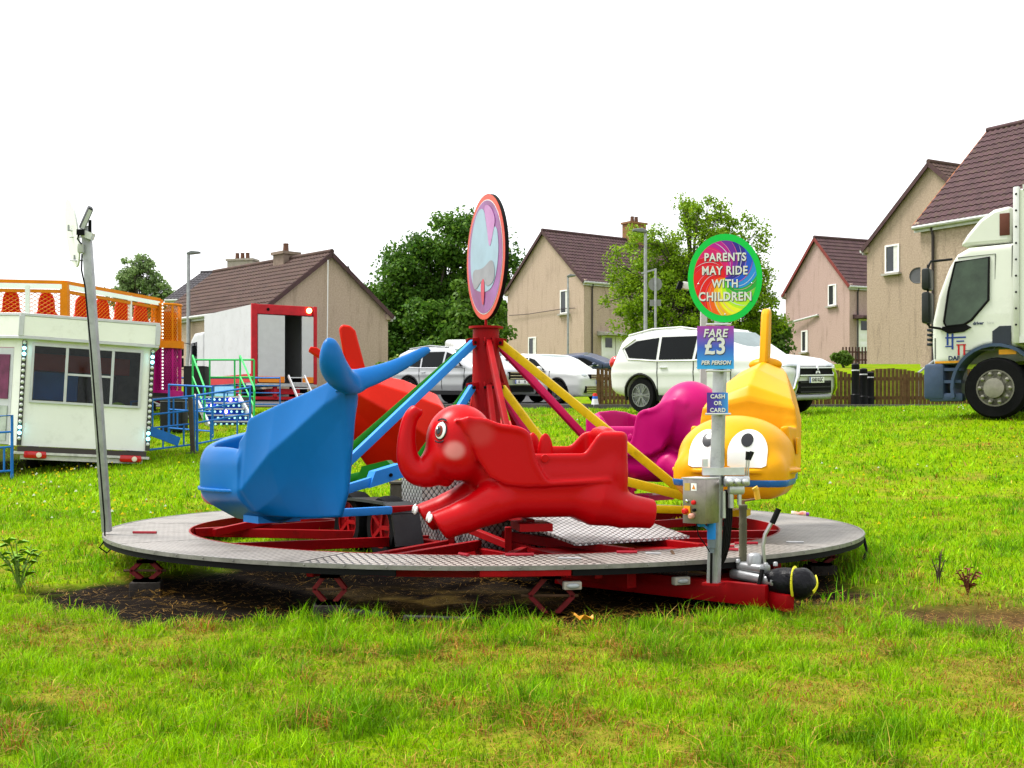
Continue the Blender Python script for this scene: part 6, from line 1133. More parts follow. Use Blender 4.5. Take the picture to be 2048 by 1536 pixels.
# --- red elephant: the side facing us is y > 0
def elephant_f(X, Y, Z, trunk=True, big=1.):
    p = (X, Y, Z); A = np.abs(Y); pa = (X, A, Z)
    torso = s_box(p, (-.14,0,.23), (.44,.255,.20), .13); torso = smin(torso, s_ell(p, (-.475,0,.33), (.125,.25,.255)), .08); torso = smin(torso, s_box(p, (-.20,0,.40), (.385,.25,.20), .05), .03); torso = smax(torso, Z-(.472+.128*sstep(-X, .27, .42)-.022*np.clip(Y/.25, -1, 1)*sstep(X, -.40, -.25)), .02)
    neck = s_cone(p, (.12,0,.30), (.44,0,.46), .22, .17); head = s_ell(p, (.50,0,.535*big), (.225*big,.215*big,.238*big)); cheek = s_ell(pa, (.53,.095,.42), (.15,.13,.145))
    f = smin(torso, neck, .06); f = smin(f, head, .05); f = smin(f, cheek, .05)
    if trunk:
        f = smin(f, s_chain(p, [(.60,0,.42,.14),(.70,0,.335,.105),(.79,0,.335,.086),(.842,0,.41,.073),(.853,0,.51,.062),(.845,0,.61,.053),(.825,0,.685,.048),(.79,0,.728,.046)], 5), .035)
        f = smax(f, -s_ell(p, (.775,0,.755), (.032,.03,.03)), .01); f = smin(f, s_ell(p, (.595,0,.285), (.055,.075,.055)), .02)
    for (off, dz, dx_) in ((1, 0, 0), (-1, .03, .06)):
        y0 = off*.14; f = smin(f, s_cone(p, (.30+dx_,y0,.13+dz), (.48+dx_,off*.155,.05+dz), .14, .105), .05); leg = s_cone(p, (.48+dx_,off*.155,.05+dz), (.70+dx_,off*.16,-.03+dz), .105, .10); leg = smax(leg, (X-.665-dx_)*.82+(Z+.02-dz)*-.57, .02); f = smin(f, leg, .03)
        f = smin(f, s_cone(p, (-.40,y0,.13), (-.56,off*.15,.075), .165, .115), .06); leg = s_cone(p, (-.56,off*.15,.075), (-.80,off*.15,.04), .115, .095); leg = smax(leg, -(X+.775)*.99-(Z-.05)*.15, .015); f = smin(f, leg, .03)
    cav = s_box(p, (-.19,0,.56), (.245,.212,.30), .05); cav = np.minimum(cav, s_box(p, (-.08,0,.66), (.16,.21,.30), .05)); f = smax(f, -cav, .02)
    ear = [(.545,.665),(.48,.695),(.40,.672),(.30,.632),(.17,.61),(.115,.585),(.085,.52),(.065,.42),(.02,.33),(-.02,.27),(-.01,.24),(.10,.235),(.24,.25),(.34,.30),(.42,.42),(.47,.56)]
    vc = .222+.045*sstep(.46-X, 0, .36)-.05*sstep(X, .47, .56); e = smax(s_poly(X[:,0,:], Z[:,0,:], ear)[:,None,:]+0*X, np.abs(A-vc)-.022, .016); f = smin(f, e, .018)
    f = smin(f, s_cone(pa, (-.44,.262,.275), (.0,.268,.255), .020, .020), .012); f = smin(f, s_chain(pa, [(.545,.195,.665,.012),(.40,.23,.672,.016),(.28,.255,.628,.02),(.17,.268,.61,.022),(.105,.27,.575,.022),(.082,.27,.50,.022),(.055,.27,.40,.022),(.01,.27,.31,.022),(-.03,.268,.262,.022)], 3), .012); f = smin(f, s_cone(pa, (-.465,.0,.585), (-.465,.15,.58), .045, .04), .03)
    f = smin(f, smax(s_ell(p, (.0,-.06,.45), (.055,.02,.14)), .36-Z, .01), .01); f = smin(f, smax(s_ell(p, (-.06,.07,.45), (.055,.02,.14)), .36-Z, .01), .01)
    return f
lo, hi, h_ = (-.95,-.36,-.20), (.95,.36,.88), .0125
t = ride_car('elephant_car', 'glossy red elephant ride car leaping to the left with curled trunk', -80, doff=-.02); (Xg, Yg, Zg), org = grid(lo, hi, h_); fE = elephant_f(Xg, Yg, Zg)
REDP = mat('elephant_red', (1,1,1), .34, var=.03, vscale=2, spec=.14, attr='pcol')
def ecol(V):
    c = np.tile(np.array([.44,.0005,.003]), (len(V), 1)); w = (1-sstep(np.sqrt(((V[:,0]-.565)/.075)**2+((V[:,2]-.475)/.065)**2), .55, 1.15))*(np.abs(V[:,1]) > .05)*.8
    w2 = (1-sstep(np.sqrt(((V[:,0]-.40)/.10)**2+((V[:,2]-.58)/.09)**2), .4, 1.2))*(np.abs(V[:,1]) > .17)*.12; w = np.maximum(w, w2)[:, None]; return c*(1-w)+np.array([.60,.22,.20])*w
bd = sdf_obj('body', fE, org, h_, REDP, t, colf=ecol)
def proj(f, org, h, p, d):   # first point on the surface going along d from p
    p = Vector(p); d = Vector(d).normalized()
    def val(q):
        
        w = [min(max((q[k]-org[k])/h, 0), f.shape[k]-1.001) for k in range(3)]; i = [int(a) for a in w]; w = [w[k]-i[k] for k in range(3)]; c = f[i[0]:i[0]+2, i[1]:i[1]+2, i[2]:i[2]+2]; c = c[0]*(1-w[0])+c[1]*w[0]; c = c[0]*(1-w[1])+c[1]*w[1]; return float(c[0]*(1-w[2])+c[1]*w[2])
    last = p
    for _ in range(900):
        if val(p) < 0: break
        last = p; p = p+d*h*.5
    lo_, hi_ = last, p
    for _ in range(12):
        m_ = (lo_+hi_)/2
        if val(m_) < 0: hi_ = m_
        else: lo_ = m_
    p = (lo_+hi_)/2
    gq = Vector([val(p+Vector([h*2*(k == j) for j in range(3)]))-val(p-Vector([h*2*(k == j) for j in range(3)])) for k in range(3)]); return p, gq.normalized()
for sy in (-1, 1):
    c, n = proj(fE, org, h_, (.645, sy*.4, .60), (0,-sy,0)); up = (0,0,1)
    e = lens('eye', c, n, up, .046, .062, EYEB, t, .22); lens('eye_white', c+n*.004, n, up, .040, .056, EYEW, e, .26); lens('iris', c+n*.011+Vector((.006,0,-.004)), n, up, .028, .040, EYER, e, .2); lens('pupil', c+n*.014+Vector((.008,0,-.002)), n, up, .017, .026, EYEB, e, .2); lens('catchlight', c+n*.018+Vector((.015,0,.012)), n, up, .006, .008, EYEW, e, .2)
    q = MB(); 
    for rr, a0, a1, w_ in ((.078, 55, 125, .007), (.078, 235, 305, .005)):
        X = Vector(up).cross(n).normalized(); Y = n.cross(X); q.tube([c+n*.002+X*math.cos(rad(a))*rr*.8+Y*math.sin(rad(a))*rr*1.0 for a in np.linspace(a0, a1, 9)], [w_*.3]+[w_]*7+[w_*.3], 6)
    q.build('eyebrow', EYEB, t)
for sy, dx_, dz in ((1, 0, 0), (-1, .06, .03)):
    for k, (yy, zz_) in enumerate(((-.06,.05),(0,.065),(.06,.05))):
        lens('toenail', (.722+dx_+(zz_-.05)*.3, sy*.16+yy, -.0+dz+zz_*.8), (.82,0,.3), (0,0,1), .026, .030, EYEW, t, .5)
q = MB(); q.bar((-.40,.279,.268), (.02,.279,.258), .008, .010); q.lathe([(.028,0),(.026,.008),(.01,.009)], (-.02,.252,.42), (0,1,0), 16); q.build('side_step', REDG, t)
q = MB(); q.bar((.05,-.17,.44), (.05,.17,.44), .02, .02); q.build('grab_bar', REDG, t)
car_arms(t, -80, RED)
# --- whale: hull with a chine that climbs to the tail
def loft(stations, drop=0.):
    """station: (x, keel half width, keel z, bilge half width, bilge z, chine half width, chine z, top half width, top z, cockpit?, floor z, deck rise)"""
    vs = []; fs = []; n = None
    for (x, wk, zk, wb, zb, wc, zc, wt, zt, iw, iz, dr) in stations:
        def half(d): return [(wk, zk), (wb, zb), (wb*.45+wc*.55, zb*.45+zc*.55), (wc, zc), (wc*.985, zc+.02), (wt, zt-d), (wt-min(.03, wt*.3), zt-d+(.012 if iw else dr*.35)), (wt*.8-.02 if iw else wt*.6, iz+.05 if iw else zt+dr*.75), (wt*.55, iz if iw else zt+dr)]
        ring = [(x, a, b) for a, b in half(drop*iw)]+[(x, -a, b) for a, b in half(-drop*.25*iw)[::-1]]; n = len(ring); vs += ring
    for i in range(len(stations)-1):
        for j in range(n): fs.append((i*n+j, i*n+(j+1) % n, (i+1)*n+(j+1) % n, (i+1)*n+j))
    fs += [tuple(range(n)), tuple(range((len(stations)-1)*n, len(stations)*n))[::-1]]; m_ = MB(); m_.add(vs, fs); return m_
BLW = mat('whale_blue', (.0006,.105,.35), .34, var=.08, vscale=2, spec=.15)
t = ride_car('whale_car', 'bright blue whale ride car with raised forked tail', -140, roff=.0, doff=-.03, sc=.87)
wst = [(-.10,.2,0,.28,.03,.408,.20,.375,.60,.60),(-.20,.2,0,.28,.035,.405,.215,.37,.68,.69),(-.225,.19,0,.28,.04,.40,.235,.365,.775,.80),(-.24,.19,0,.278,.045,.395,.255,.36,.785,.815),(-.52,.13,.0,.245,.20,.345,.50,.275,.885,.92),(-.80,.05,.01,.165,.43,.25,.70,.165,.985,1.01),(-1.03,.018,.03,.10,.66,.15,.89,.09,1.07,1.085),(-1.13,.014,.22,.065,.78,.09,.95,.06,1.09,1.10),(-1.17,.012,.55,.04,.83,.05,.99,.045,1.08,1.09)]
(Xg, Yg, Zg), org = grid((-1.20,-.5,-.05), (.92,.5,1.10), .0125); p = (Xg, Yg, Zg)
f = smin(s_ell(p, (.22,0,.33), (.63,.42,.46)), s_box(p, (.03,0,.31), (.64,.415,.31), .22), .06); f = smax(f, (.045-Zg)*.8+(np.abs(Yg)-.28)*.5, .04)
f = smax(f, Zg-(.655-.26*Yg), .04); f = smax(f, -.16-Xg, .006)
f = smin(f, s_loft(wst, Xg, Yg, Zg), .02); f = smax(f, -s_box(p, (.13,0,.70), (.345,.345,.44), .14), .025)
fl_ = smax(smax(smax(s_ell(p, (.24,0,.20), (.655,.468,.9)), np.abs(Zg-.20)-.014, .006), -.10-Xg, .006), -(s_ell(p, (.24,0,.20), (.56,.37,.9))), .004); sdf_obj('mouth_rim', fl_, org, .0125, BLW, t)
sdf_obj('hull', .55*f+.45*blur(f), org, .0125, BLW, t)
m_ = MB(); m_.ell((.80,.12,.13), (.12,.13,.10), mi=0); m_.build('tongue', mat('tongue_pink', (.50,.16,.16), .5, var=.1), t)
(Xg, Yg, Zg), org = grid((-1.75,-.68,.85), (-.9,.55,1.45), .0125); p = (Xg, Yg, Zg)
fn = np.array([-.80, 0., .60]); kq = 2.2
def flat(pts): return [tuple(np.array(q[:3])+fn*np.dot(np.array(q[:3])-np.array([-1.2,0,1.08]), fn)*kq)+(q[3],) for q in pts]
dn_ = (Xg+1.2)*fn[0]+(Zg-1.08)*fn[2]; pf = (Xg+fn[0]*dn_*kq, Yg, Zg+fn[2]*dn_*kq)
f = s_chain(p, [(-1.02,0,.93,.07),(-1.10,0,1.0,.062),(-1.17,0,1.06,.06)], 3)
f = smin(f, s_chain(pf, flat([(-1.17,0,1.06,.10),(-1.20,-.14,1.10,.085),(-1.22,-.30,1.155,.068),(-1.24,-.46,1.225,.054),(-1.255,-.58,1.29,.042),(-1.26,-.65,1.325,.030)]), 4), .04)
f = smin(f, s_chain(pf, flat([(-1.17,0,1.06,.11),(-1.22,.10,1.07,.13),(-1.28,.19,1.12,.135),(-1.34,.26,1.20,.11),(-1.37,.29,1.28,.08),(-1.38,.30,1.33,.05)]), 4), .04)
sdf_obj('tail_fluke', f, org, .0125, BLW, t); m_ = MB(); m_.ell((-1.11,0,.99), (.05,.10,.035)); m_.build('tail_knuckle', BLW, t)
m_ = MB(); m_.bar((.1,-.2,.50), (.1,.2,.50), .02, .02); m_.ell((.10,-.02,.36), (.13,.2,.19)); m_.build('seat_hump', BLW, t); m_ = MB(); m_.bar((.60,.37,.36), (.36,.416,.34), .006, .004); m_.build('vent_slot', BLW, t)
car_arms(t, -140, ARM_B)
# --- yellow and red eyed cars share one mould
est = [(.30,.2,0,.29,.02,.41,.19,.36,.51,.51),(.0,.2,0,.29,.02,.41,.19,.37,.50,.50),(-.09,.2,0,.29,.04,.408,.22,.37,.50,.50),(-.11,.2,0,.287,.045,.403,.25,.365,.64,.72),(-.18,.19,0,.28,.08,.395,.32,.33,.71,.83),(-.5,.14,.02,.24,.28,.36,.56,.26,.84,.97),(-.85,.08,.12,.18,.55,.27,.76,.19,.95,1.04),(-1.05,.05,.40,.12,.72,.18,.87,.13,1.0,1.05)]
def eyed_car(name, label, phi, m, stripe, armm, zoff, roff=0.):
    t = ride_car(name, label, phi, zoff=zoff, roff=roff); 
    (Xg, Yg, Zg), org = grid((.20,-.50,-.06), (.95,.50,.85), .0125); A = np.abs(Yg); p = (Xg, Yg, Zg)
    (Xh, Yh, Zh), orh = grid((-1.10,-.48,-.05), (.35,.48,1.12), .0125); hf = smax(s_loft(est, Xh, Yh, Zh), -s_box((Xh, Yh, Zh), (.10,0,.66), (.20,.33,.42), .08), .02); sdf_obj('hull', .5*hf+.5*blur(hf), orh, .0125, m, t)
    hd = smin(s_ell(p, (.42,0,.285), (.42,.42,.30)), s_box(p, (.44,0,.16), (.37,.41,.17), .15), .06); hd = smax(hd, .28-Xg, .01); fl_ = smax(smax(s_ell(p, (.42,0,.19), (.465,.465,.9)), np.abs(Zg-.19)-.014, .006), .26-Xg, .01); hd = smin(hd, fl_, .01)
    sdf_obj('head', hd, org, .0125, m, t); hd2 = smax(hd, -fl_+.0, .001)
    for sy in (-1, 1):
        def onhead(y, z, lift): pp, nn = proj(hd, org, .0125, (.95, y, z), (-1,0,0)); return pp+nn*lift
        def conform(poly, cen, lift):
            rings = [[onhead(cen[0]+(a-cen[0])*s, cen[1]+(b-cen[1])*s, lift) for a, b in poly] for s in (1,.85,.7,.5,.3,.15)]; cc_ = onhead(*cen, lift); N_ = len(poly); vs = [q_ for r in rings for q_ in r]+[cc_]
            return vs, [(i*N_+j, i*N_+(j+1) % N_, (i+1)*N_+(j+1) % N_, (i+1)*N_+j) for i in range(5) for j in range(N_)]+[(5*N_+j, 5*N_+(j+1) % N_, 6*N_) for j in range(N_)]
        yc = sy*.142; poly = [(yc+.132*math.cos(a), .315+.165*math.sin(a)) for a in np.linspace(0, math.pi, 22)]+[(yc-.132,.23),(yc-.10,.215),(yc-.05,.215),(yc,.215),(yc+.05,.215),(yc+.10,.215),(yc+.132,.23)]
        q = MB(); q.add(*conform(poly, (yc,.32), .007)); e = q.build('eye', EYEW, t, recalc=False, angle=80)
        q = MB(); q.add(*conform([(yc-.005*sy+.040*math.cos(a), .405+.046*math.sin(a)) for a in np.linspace(0, 2*math.pi, 25)[:-1]], (yc-.005*sy,.405), .012)); q.build('pupil', EYEB, e, recalc=False, angle=80)
    sdf_obj('stripe', smax(smax(hd-.007, np.abs(Zg-.105)-.026, .003), -(hd+.02), .003), org, .0125, stripe, t)
    for sy in (1, -1): q = MB(); q.bar((.29, sy*.372, .105), (-.25, sy*.352, .13), .014, .052); q.build('stripe', stripe, t)
    q = MB(); q.prism([(-.86,1.02),(-1.06,1.05),(-1.13,1.46),(-1.10,1.50),(-1.02,1.49),(-.97,1.44)], -.035, .035, (Vector((0,0,0)), Vector((1,0,0)), Vector((0,0,1)), Vector((0,1,0)))); q.build('tail_fin', m, t, bevel=.02)
    for sy in ((1, -1) if phi > 0 else ()): q = MB(); q.prism([(-.92,1.0),(-1.02,.98),(-1.42,1.24),(-1.40,1.28),(-1.34,1.27)], -.018, .018, (Vector((0,sy*.09,0)), Vector((1,0,0)), Vector((0,0,1)), Vector((0,1,0)))); q.build('tailplane', m, t, bevel=.01)
    q = MB(); q.ell((-1.0,0,1.02), (.08,.14,.06)); q.build('tail_knuckle', m, t)
    q = MB(); q.box((.12,.405,.36), (.14,.012,.12), bev=.004); q.build('plate', m, t); q = MB(); q.ell((-.02,0,.42), (.10,.2,.16)); q.build('seat_back', m, t)
    car_arms(t, phi, armm); return t
YEL = mat('car_yellow', (.62,.28,.002), .36, var=.1, vscale=2, spec=.12); ORD = mat('car_orange_red', (.52,.010,.001), .36, var=.08, vscale=2, spec=.12)
STB = mat('stripe_blue', (.015,.10,.30), .35, var=.1)
eyed_car('submarine_car', 'yellow ride car with two big cartoon eyes and a tall tail fin', -20, YEL, STB, ARM_Y, .12, .15)
eyed_car('plane_car', 'orange red ride car with tail fin, behind the whale and column', 100, ORD, mat('stripe_navy', (.01,.05,.22), .35), ARM_O, .10, .0)
# --- magenta creature car and green one, mostly hidden
MAG = mat('car_magenta', (.38,.001,.11), .36, var=.06, vscale=2, spec=.12); GRC = mat('car_green', (.003,.24,.035), .36, var=.06, vscale=2, spec=.15)
t = ride_car('hippo_car', 'magenta animal ride car half hidden behind the yellow car', 40, zoff=.08, sc=1.1); (Xg, Yg, Zg), org = grid((-.95,-.42,-.2), (.95,.42,1.0), .015)
f = elephant_f(Xg, Yg, Zg, False, 1.0); p = (Xg, Yg, Zg); f = smin(f, s_ell(p, (.42,0,.58), (.26,.27,.28)), .08); f = smin(f, s_ell(p, (.66,0,.42), (.2,.2,.16)), .06); f = smax(f, -s_box(p, (-.22,0,.55), (.24,.2,.3), .05), .02)
sdf_obj('body', f, org, .015, MAG, t)
for sy in (-1, 1): c, n = proj(f, org, .015, (-.02, sy*.5, .40), (0,-sy,0)); lens('badge', c, n, (0,0,1), .03, .03, MAG, t, .25)
car_arms(t, 40, ARM_M)
t = ride_car('frog_car', 'green rounded ride car showing only above the whale cockpit', 160, zoff=-.02, doff=.42); (Xg, Yg, Zg), org = grid((-.85,-.42,-.1), (.85,.42,.95), .015); p = (Xg, Yg, Zg); pa = (Xg, np.abs(Yg), Zg)
f = smin(s_ell(p, (.0,0,.30), (.75,.36,.30)), s_ell(p, (-.32,0,.50), (.30,.30,.30)), .1); f = smin(f, s_ell(p, (.45,0,.42), (.28,.28,.24)), .08); f = smin(f, s_ell(pa, (.5,.14,.64), (.10,.10,.11)), .04); f = smax(f, -s_box(p, (.04,0,.58), (.2,.22,.26), .05), .02)
sdf_obj('body', f, org, .015, GRC, t)
for sy in (-1, 1): e = lens('eye', (.56,sy*.15,.66), (.7,sy*.4,.3), (0,0,1), .055, .06, EYEW, t, .5); lens('pupil', (.595,sy*.17,.675), (.7,sy*.4,.3), (0,0,1), .025, .03, EYEB, e, .4)
car_arms(t, 160, ARM_G)
# ------------------------------------------------------------------ control post with its signs
PGREY = mat('post_grey', (.34,.35,.36), .45, metal=.35, var=.2, vscale=7, dirt='#3c3a38', dirtamt=.4)
pp = P(1427, 1150, 7.42); t = thing('control_post', 'grey control post with fare signs and a steel switch box on the drawbar', 'sign post', (pp.x, pp.y, zb+.07)); B = Vector((pp.x, pp.y, 0)); yw = rad(-28)
Rp = Matrix.Rotation(yw, 3, 'Z'); fx, fy = Rp @ Vector((1,0,0)), Rp @ Vector((0,-1,0)); UP = Vector((0,0,1)); m_ = MB(); lean = Vector((.03,0,1)).normalized()
m_.bar(B+UP*(zb+.07), B+UP*(zb+.07)+lean*1.62, .068, .068, up=tuple(fy), bev=.006); pole_ = m_.build('pole', PGREY, t, world=True); m_ = MB(); m_.box(B+UP*(zb+.078), (.11,.11,.014), Rp); m_.build('base_plate', RED, t, world=True)
sc_ = P(1450, 556, 7.36); sn = Vector((-.10,-1,0)).normalized(); sX = Vector((1,-.10,0)).normalized(); frs = (sc_, sX, UP, sn)
m_ = MB(); m_.prism(circ(.262, ex=.83), -.012, .0, frs); rs_ = m_.build('round_sign', mat('sign_green', (.001,.50,.06), .35, var=.04), t, world=True)
# swirl: petals of colour spiralling from the centre
ncol = [(.62,.006,.02),(.70,.012,.01),(.66,.01,.006),(.75,.10,.005),(.80,.45,.01),(.72,.72,.02),(.42,.68,.02),(.14,.52,.02),(.02,.32,.04),(.02,.22,.62),(.01,.08,.55),(.03,.02,.25),(.15,.02,.30),(.42,.01,.25),(.60,.01,.14)]
a_start = [150, 176, 205, 238, 262, 282, 304, 326, 346, 4, 26, 52, 78, 98, 122]; mts = [mat('swirl_%d' % k, tuple(min(.8, q*1.05) for q in c), .3, var=.06, vscale=9) for k, c in enumerate(ncol)]; m_ = MB()
for k in range(15):
    a0 = a_start[k]; a1 = a_start[(k+1) % 15]; a1 = a1 if a1 > a0 else a1+360; 
    sub = 6; NR = 14
    for j in range(sub):
        b0, b1 = a0+(a1-a0)*j/sub, a0+(a1-a0)*(j+1)/sub; vs = []
        for i in range(NR+1):
            r = .222*i/NR; tw = 75*(i/NR-1)
            for a in (b0, b1): vs.append(sc_+sX*(r*.83*math.cos(rad(a+tw)))+UP*(r*math.sin(rad(a+tw)))+sn*.0015)
        m_.add(vs, [(2*i, 2*i+1, 2*i+3, 2*i+2) for i in range(NR)], k)
sw_o = m_.build('swirl', mts, rs_, world=True, smooth=False, recalc=False)
m_ = MB()
for k in range(22):
    a = k*16.4+random.uniform(-5,5); w = random.uniform(1.0, 2.2); r0 = random.uniform(.2,.45); vs = []
    for i in range(13):
        r = .222*(r0+(1-r0)*i/12); tw = 75*(r/.222-1); ww = w*(math.sin(math.pi*i/12)**.7+.02)
        for q in (-ww/2, ww/2): vs.append(sc_+sX*(r*.83*math.cos(rad(a+tw+q)))+UP*(r*math.sin(rad(a+tw+q)))+sn*.0025)
    m_.add(vs, [(2*i, 2*i+1, 2*i+3, 2*i+2) for i in range(12)], k % 3)
m_.build('highlight_line', [mat('swirl_pink', (.75,.25,.4), .3), mat('swirl_pale', (.6,.6,.75), .3), mat('swirl_rose', (.75,.12,.2), .3)], sw_o, world=True, smooth=False, recalc=False)
LETW = mat('letter_white', (.66,.66,.66), .4, var=.02); LETS = mat('letter_shadow', (.02,.015,.03), .6)
def sign_text(par, fr, lines, m=(LETW, LETS), sh=(.0035,-.0035)):
    o, X, Y, N = fr; b = MB()
    for (txt, size, x, y, bold, sx, shear, sp) in lines:
        put_text(b, txt, size, o+X*(x+sh[0])+Y*(y+sh[1]), X, Y, bold=bold, mi=1, off=.004, sx=sx, shear=shear, space=sp); put_text(b, txt, size, o+X*x+Y*y, X, Y, bold=bold, mi=0, off=.0055, sx=sx, shear=shear, space=sp)
    return b.build('lettering', list(m), par, world=True, smooth=False, recalc=False)
px_m = 7.36/F
sign_text(rs_, frs, [('PARENTS', .066, 0, (556-515)*px_m, .0019, .83, 0, 1.12), ('MAY RIDE', .070, -.003, (556-542)*px_m, .0019, .80, 0, 1.10), ('WITH', .066, 0, (556-568)*px_m, .0019, .83, 0, 1.12), ('CHILDREN', .072, .0, (556-594)*px_m, .0019, .84, 0, 1.10)])
m_ = MB()
for (a, r) in ((190, .19), (350, .19), (270, .215)): m_.ell(sc_+sX*(r*.83*math.cos(rad(a)))+UP*r*math.sin(rad(a))+sn*.003, (.006,.006,.006), n=10, m=6)
m_.build('fixing_screw', CHROME, rs_, world=True)
def grad_mat(name, c0, c1, c2, axis):
    m = bpy.data.materials.new(name); m.use_nodes = True; n, l = m.node_tree.nodes, m.node_tree.links; tc = n.new('ShaderNodeTexCoord'); sp = n.new('ShaderNodeSeparateXYZ'); l.new(tc.outputs['Generated'], sp.inputs[0]); rp = n.new('ShaderNodeValToRGB'); rp.color_ramp.elements[0].color = (*c0,1); rp.color_ramp.elements[1].color = (*c2,1); e = rp.color_ramp.elements.new(.5); e.color = (*c1,1); l.new(sp.outputs[axis], rp.inputs[0]); l.new(rp.outputs[0], n['Principled BSDF'].inputs['Base Color']); n['Principled BSDF'].inputs['Roughness'].default_value = .3; return m
fc_ = P(1431, 695, 7.33); frf = (fc_, Vector((1,-.06,0)).normalized(), UP, Vector((-.06,-1,0)).normalized()); w_, h2 = 73*7.33/F/2, 86*7.33/F/2
m_ = MB(); m_.prism([(-w_,-h2),(w_,-h2),(w_,h2),(-w_,h2)], -.006, 0, frf); fs_ = m_.build('fare_sign', grad_mat('fare_gradient', (.012,.36,.80), (.02,.09,.52), (.33,.02,.33), 2), t, world=True, smooth=False)
sign_text(fs_, frf, [('FARE', .066, -.003, .082, .0016, .92, .18, 1.05), ('£3', .135, -.003, .004, .0034, .90, 0, 1.06), ('PER PERSON', .032, .002, -.090, .0013, .92, .15, 1.06)])
hc = P(1435, 806, 7.34); frc = (hc, Vector((1,-.06,0)).normalized(), UP, Vector((-.06,-1,0)).normalized()); w_, h2 = 42*7.34/F/2, 42*7.34/F/2
m_ = MB(); m_.prism([(-w_,-h2),(w_,-h2),(w_,h2),(-w_,h2)], -.006, 0, frc); hs_ = m_.build('payment_sign', grad_mat('cash_gradient', (.07,.005,.22), (.035,.02,.38), (.02,.30,.70), 0), t, world=True, smooth=False)
sign_text(hs_, frc, [('CASH', .034, .001, .038, .0012, .95, 0, 1.08), ('OR', .033, .001, -.002, .0012, .95, 0, 1.08), ('CARD', .034, .001, -.043, .0012, .95, 0, 1.08)], sh=(.0015,-.0015))
m_ = MB()
for (px_, py_, wpx) in ((1437, 649, 49), (1436, 742, 49), (1436, 828, 50), (1436,736,49)): c = P(px_, py_, 7.36); m_.box(c, (wpx*7.35/F, .05, .012), Matrix.Rotation(-.06, 3, 'Z'), bev=.003)
m_.build('sign_holder', ALU, t, world=True)
bc = P(1402, 1001, 7.30); Rb = Matrix.Rotation(rad(-40), 3, 'Z'); m_ = MB(); m_.box(bc, (.155,.155,.262), Rb, bev=.004); SS = mat('stainless', (.26,.23,.21), .32, metal=.85, var=.3, vscale=5, dirt='#2c211c', dirtamt=.4); cb_ = m_.build('control_box', SS, t, world=True)
m_ = MB(); m_.box(bc+UP*.133, (.165,.165,.006), Rb); m_.build('box_lid', mat('stainless_lid', (.5,.5,.5), .35, metal=.6), cb_, world=True); fN = Rb @ Vector((0,-1,0)); fN2 = Rb @ Vector((-1,0,0))
fN = Vector((-math.sin(rad(40)), -math.cos(rad(40)), 0)); fX = Vector((math.cos(rad(40)), -math.sin(rad(40)), 0))
def onbox(nm, x, z, r, d, m, sq=False):
    b = MB(); c = bc+fN*.0785+fX*x+UP*z
    if sq: b.box(c, (r*2, d, r*2.4), Matrix((fX, fN, UP)).transposed())
    else: b.lathe([(r,0),(r*.95,d*.8),(r*.6,d)], c, tuple(fN), 14)
    b.build(nm, m, cb_, world=True)
onbox('warning_label', .0, .082, .018, .003, PLATE, True); onbox('warning_label', -.045, .082, .018, .003, mat('label_brass', (.4,.28,.06), .5), True); m_ = MB(); c = bc+fN*.0815+UP*.082; m_.add([c-fX*.012-UP*.012, c+fX*.012-UP*.012, c+UP*.014], [(0,1,2)]); m_.build('warning_triangle', mat('warn_orange', (.6,.2,.01), .5), cb_, world=True, smooth=False)
onbox('push_button', -.045, -.002, .010, .012, CHROME); onbox('red_button', .0, -.008, .014, .014, mat('button_red', (.5,.01,.01), .35)); onbox('push_button', .005, -.052, .010, .016, INKB); onbox('isolator_plate', -.045, -.055, .022, .012, mat('isolator_yellow', (.65,.28,.01), .4), True); onbox('isolator_knob', -.05, -.06, .018, .035, mat('button_red', (.5,.01,.01), .35)); onbox('mushroom_button', -.012, -.088, .017, .028, mat('button_pink', (.55,.26,.2), .4))
m_ = MB(); c = P(1423, 1058, 7.36); m_.cyl(c+UP*.04, c-UP*.06, .026, 16); m_.lathe([(.034,0),(.03,.012),(.01,.016)], c+Vector((-.065,-.02,.045)), (-.5,-.75,.35), 16); m_.bar(c+Vector((-.06,-.01,.03)), c+Vector((-.02,0,.0)), .02, .012); m_.build('mains_plug', mat('plug_blue', (.01,.20,.60), .4), t, world=True); m_ = MB(); m_.cyl(c-UP*.06, c-UP*.11, .024, 14); m_.cyl(c-UP*.11, c-UP*.14, .016, 12); m_.build('plug_body', mat('plug_grey', (.14,.17,.2), .5), t, world=True)
m_ = MB(); m_.tube([c-UP*.13, c+Vector((.0,.01,-.22)), c+Vector((.0,.02,-.33))], .008, 6); m_.tube([bc+Vector((-.03,-.02,-.13)), bc+Vector((-.02,-.03,-.2)), bc+Vector((.03,-.02,-.27)), bc+Vector((.05,0,-.3))], .004, 6)
h0 = P(1478, 1000, 7.42)
for k in range(4): q = h0+Vector((-.075+k*.013, .03+.012*k, 0)); m_.tube([q+UP*.06, q+UP*-.10, q+Vector((-.012,.02,-.28)), q+Vector((-.03,.05,-.36)), q+Vector((-.05,.1,-.42))], .010, 7)
m_.tube([P(1447,1040,7.42), P(1457,1075,7.42), P(1452,1105,7.42), P(1440,1120,7.45)], .006, 6); m_.build('hose', BLACKR, t, world=True)
CAST = mat('valve_cast', (.48,.49,.50), .35, metal=.6, var=.2, vscale=9); v0 = P(1472, 962, 7.40); m_ = MB(); m_.box(v0, (.155,.07,.06), Matrix.Rotation(.1,3,'Z'), bev=.012); 
for k in range(3): m_.lathe([(.022,0),(.022,.03),(.016,.04),(.01,.045)], v0+Vector((-.045+k*.045,-.03,.0)), (0,-1,-.1), 12)
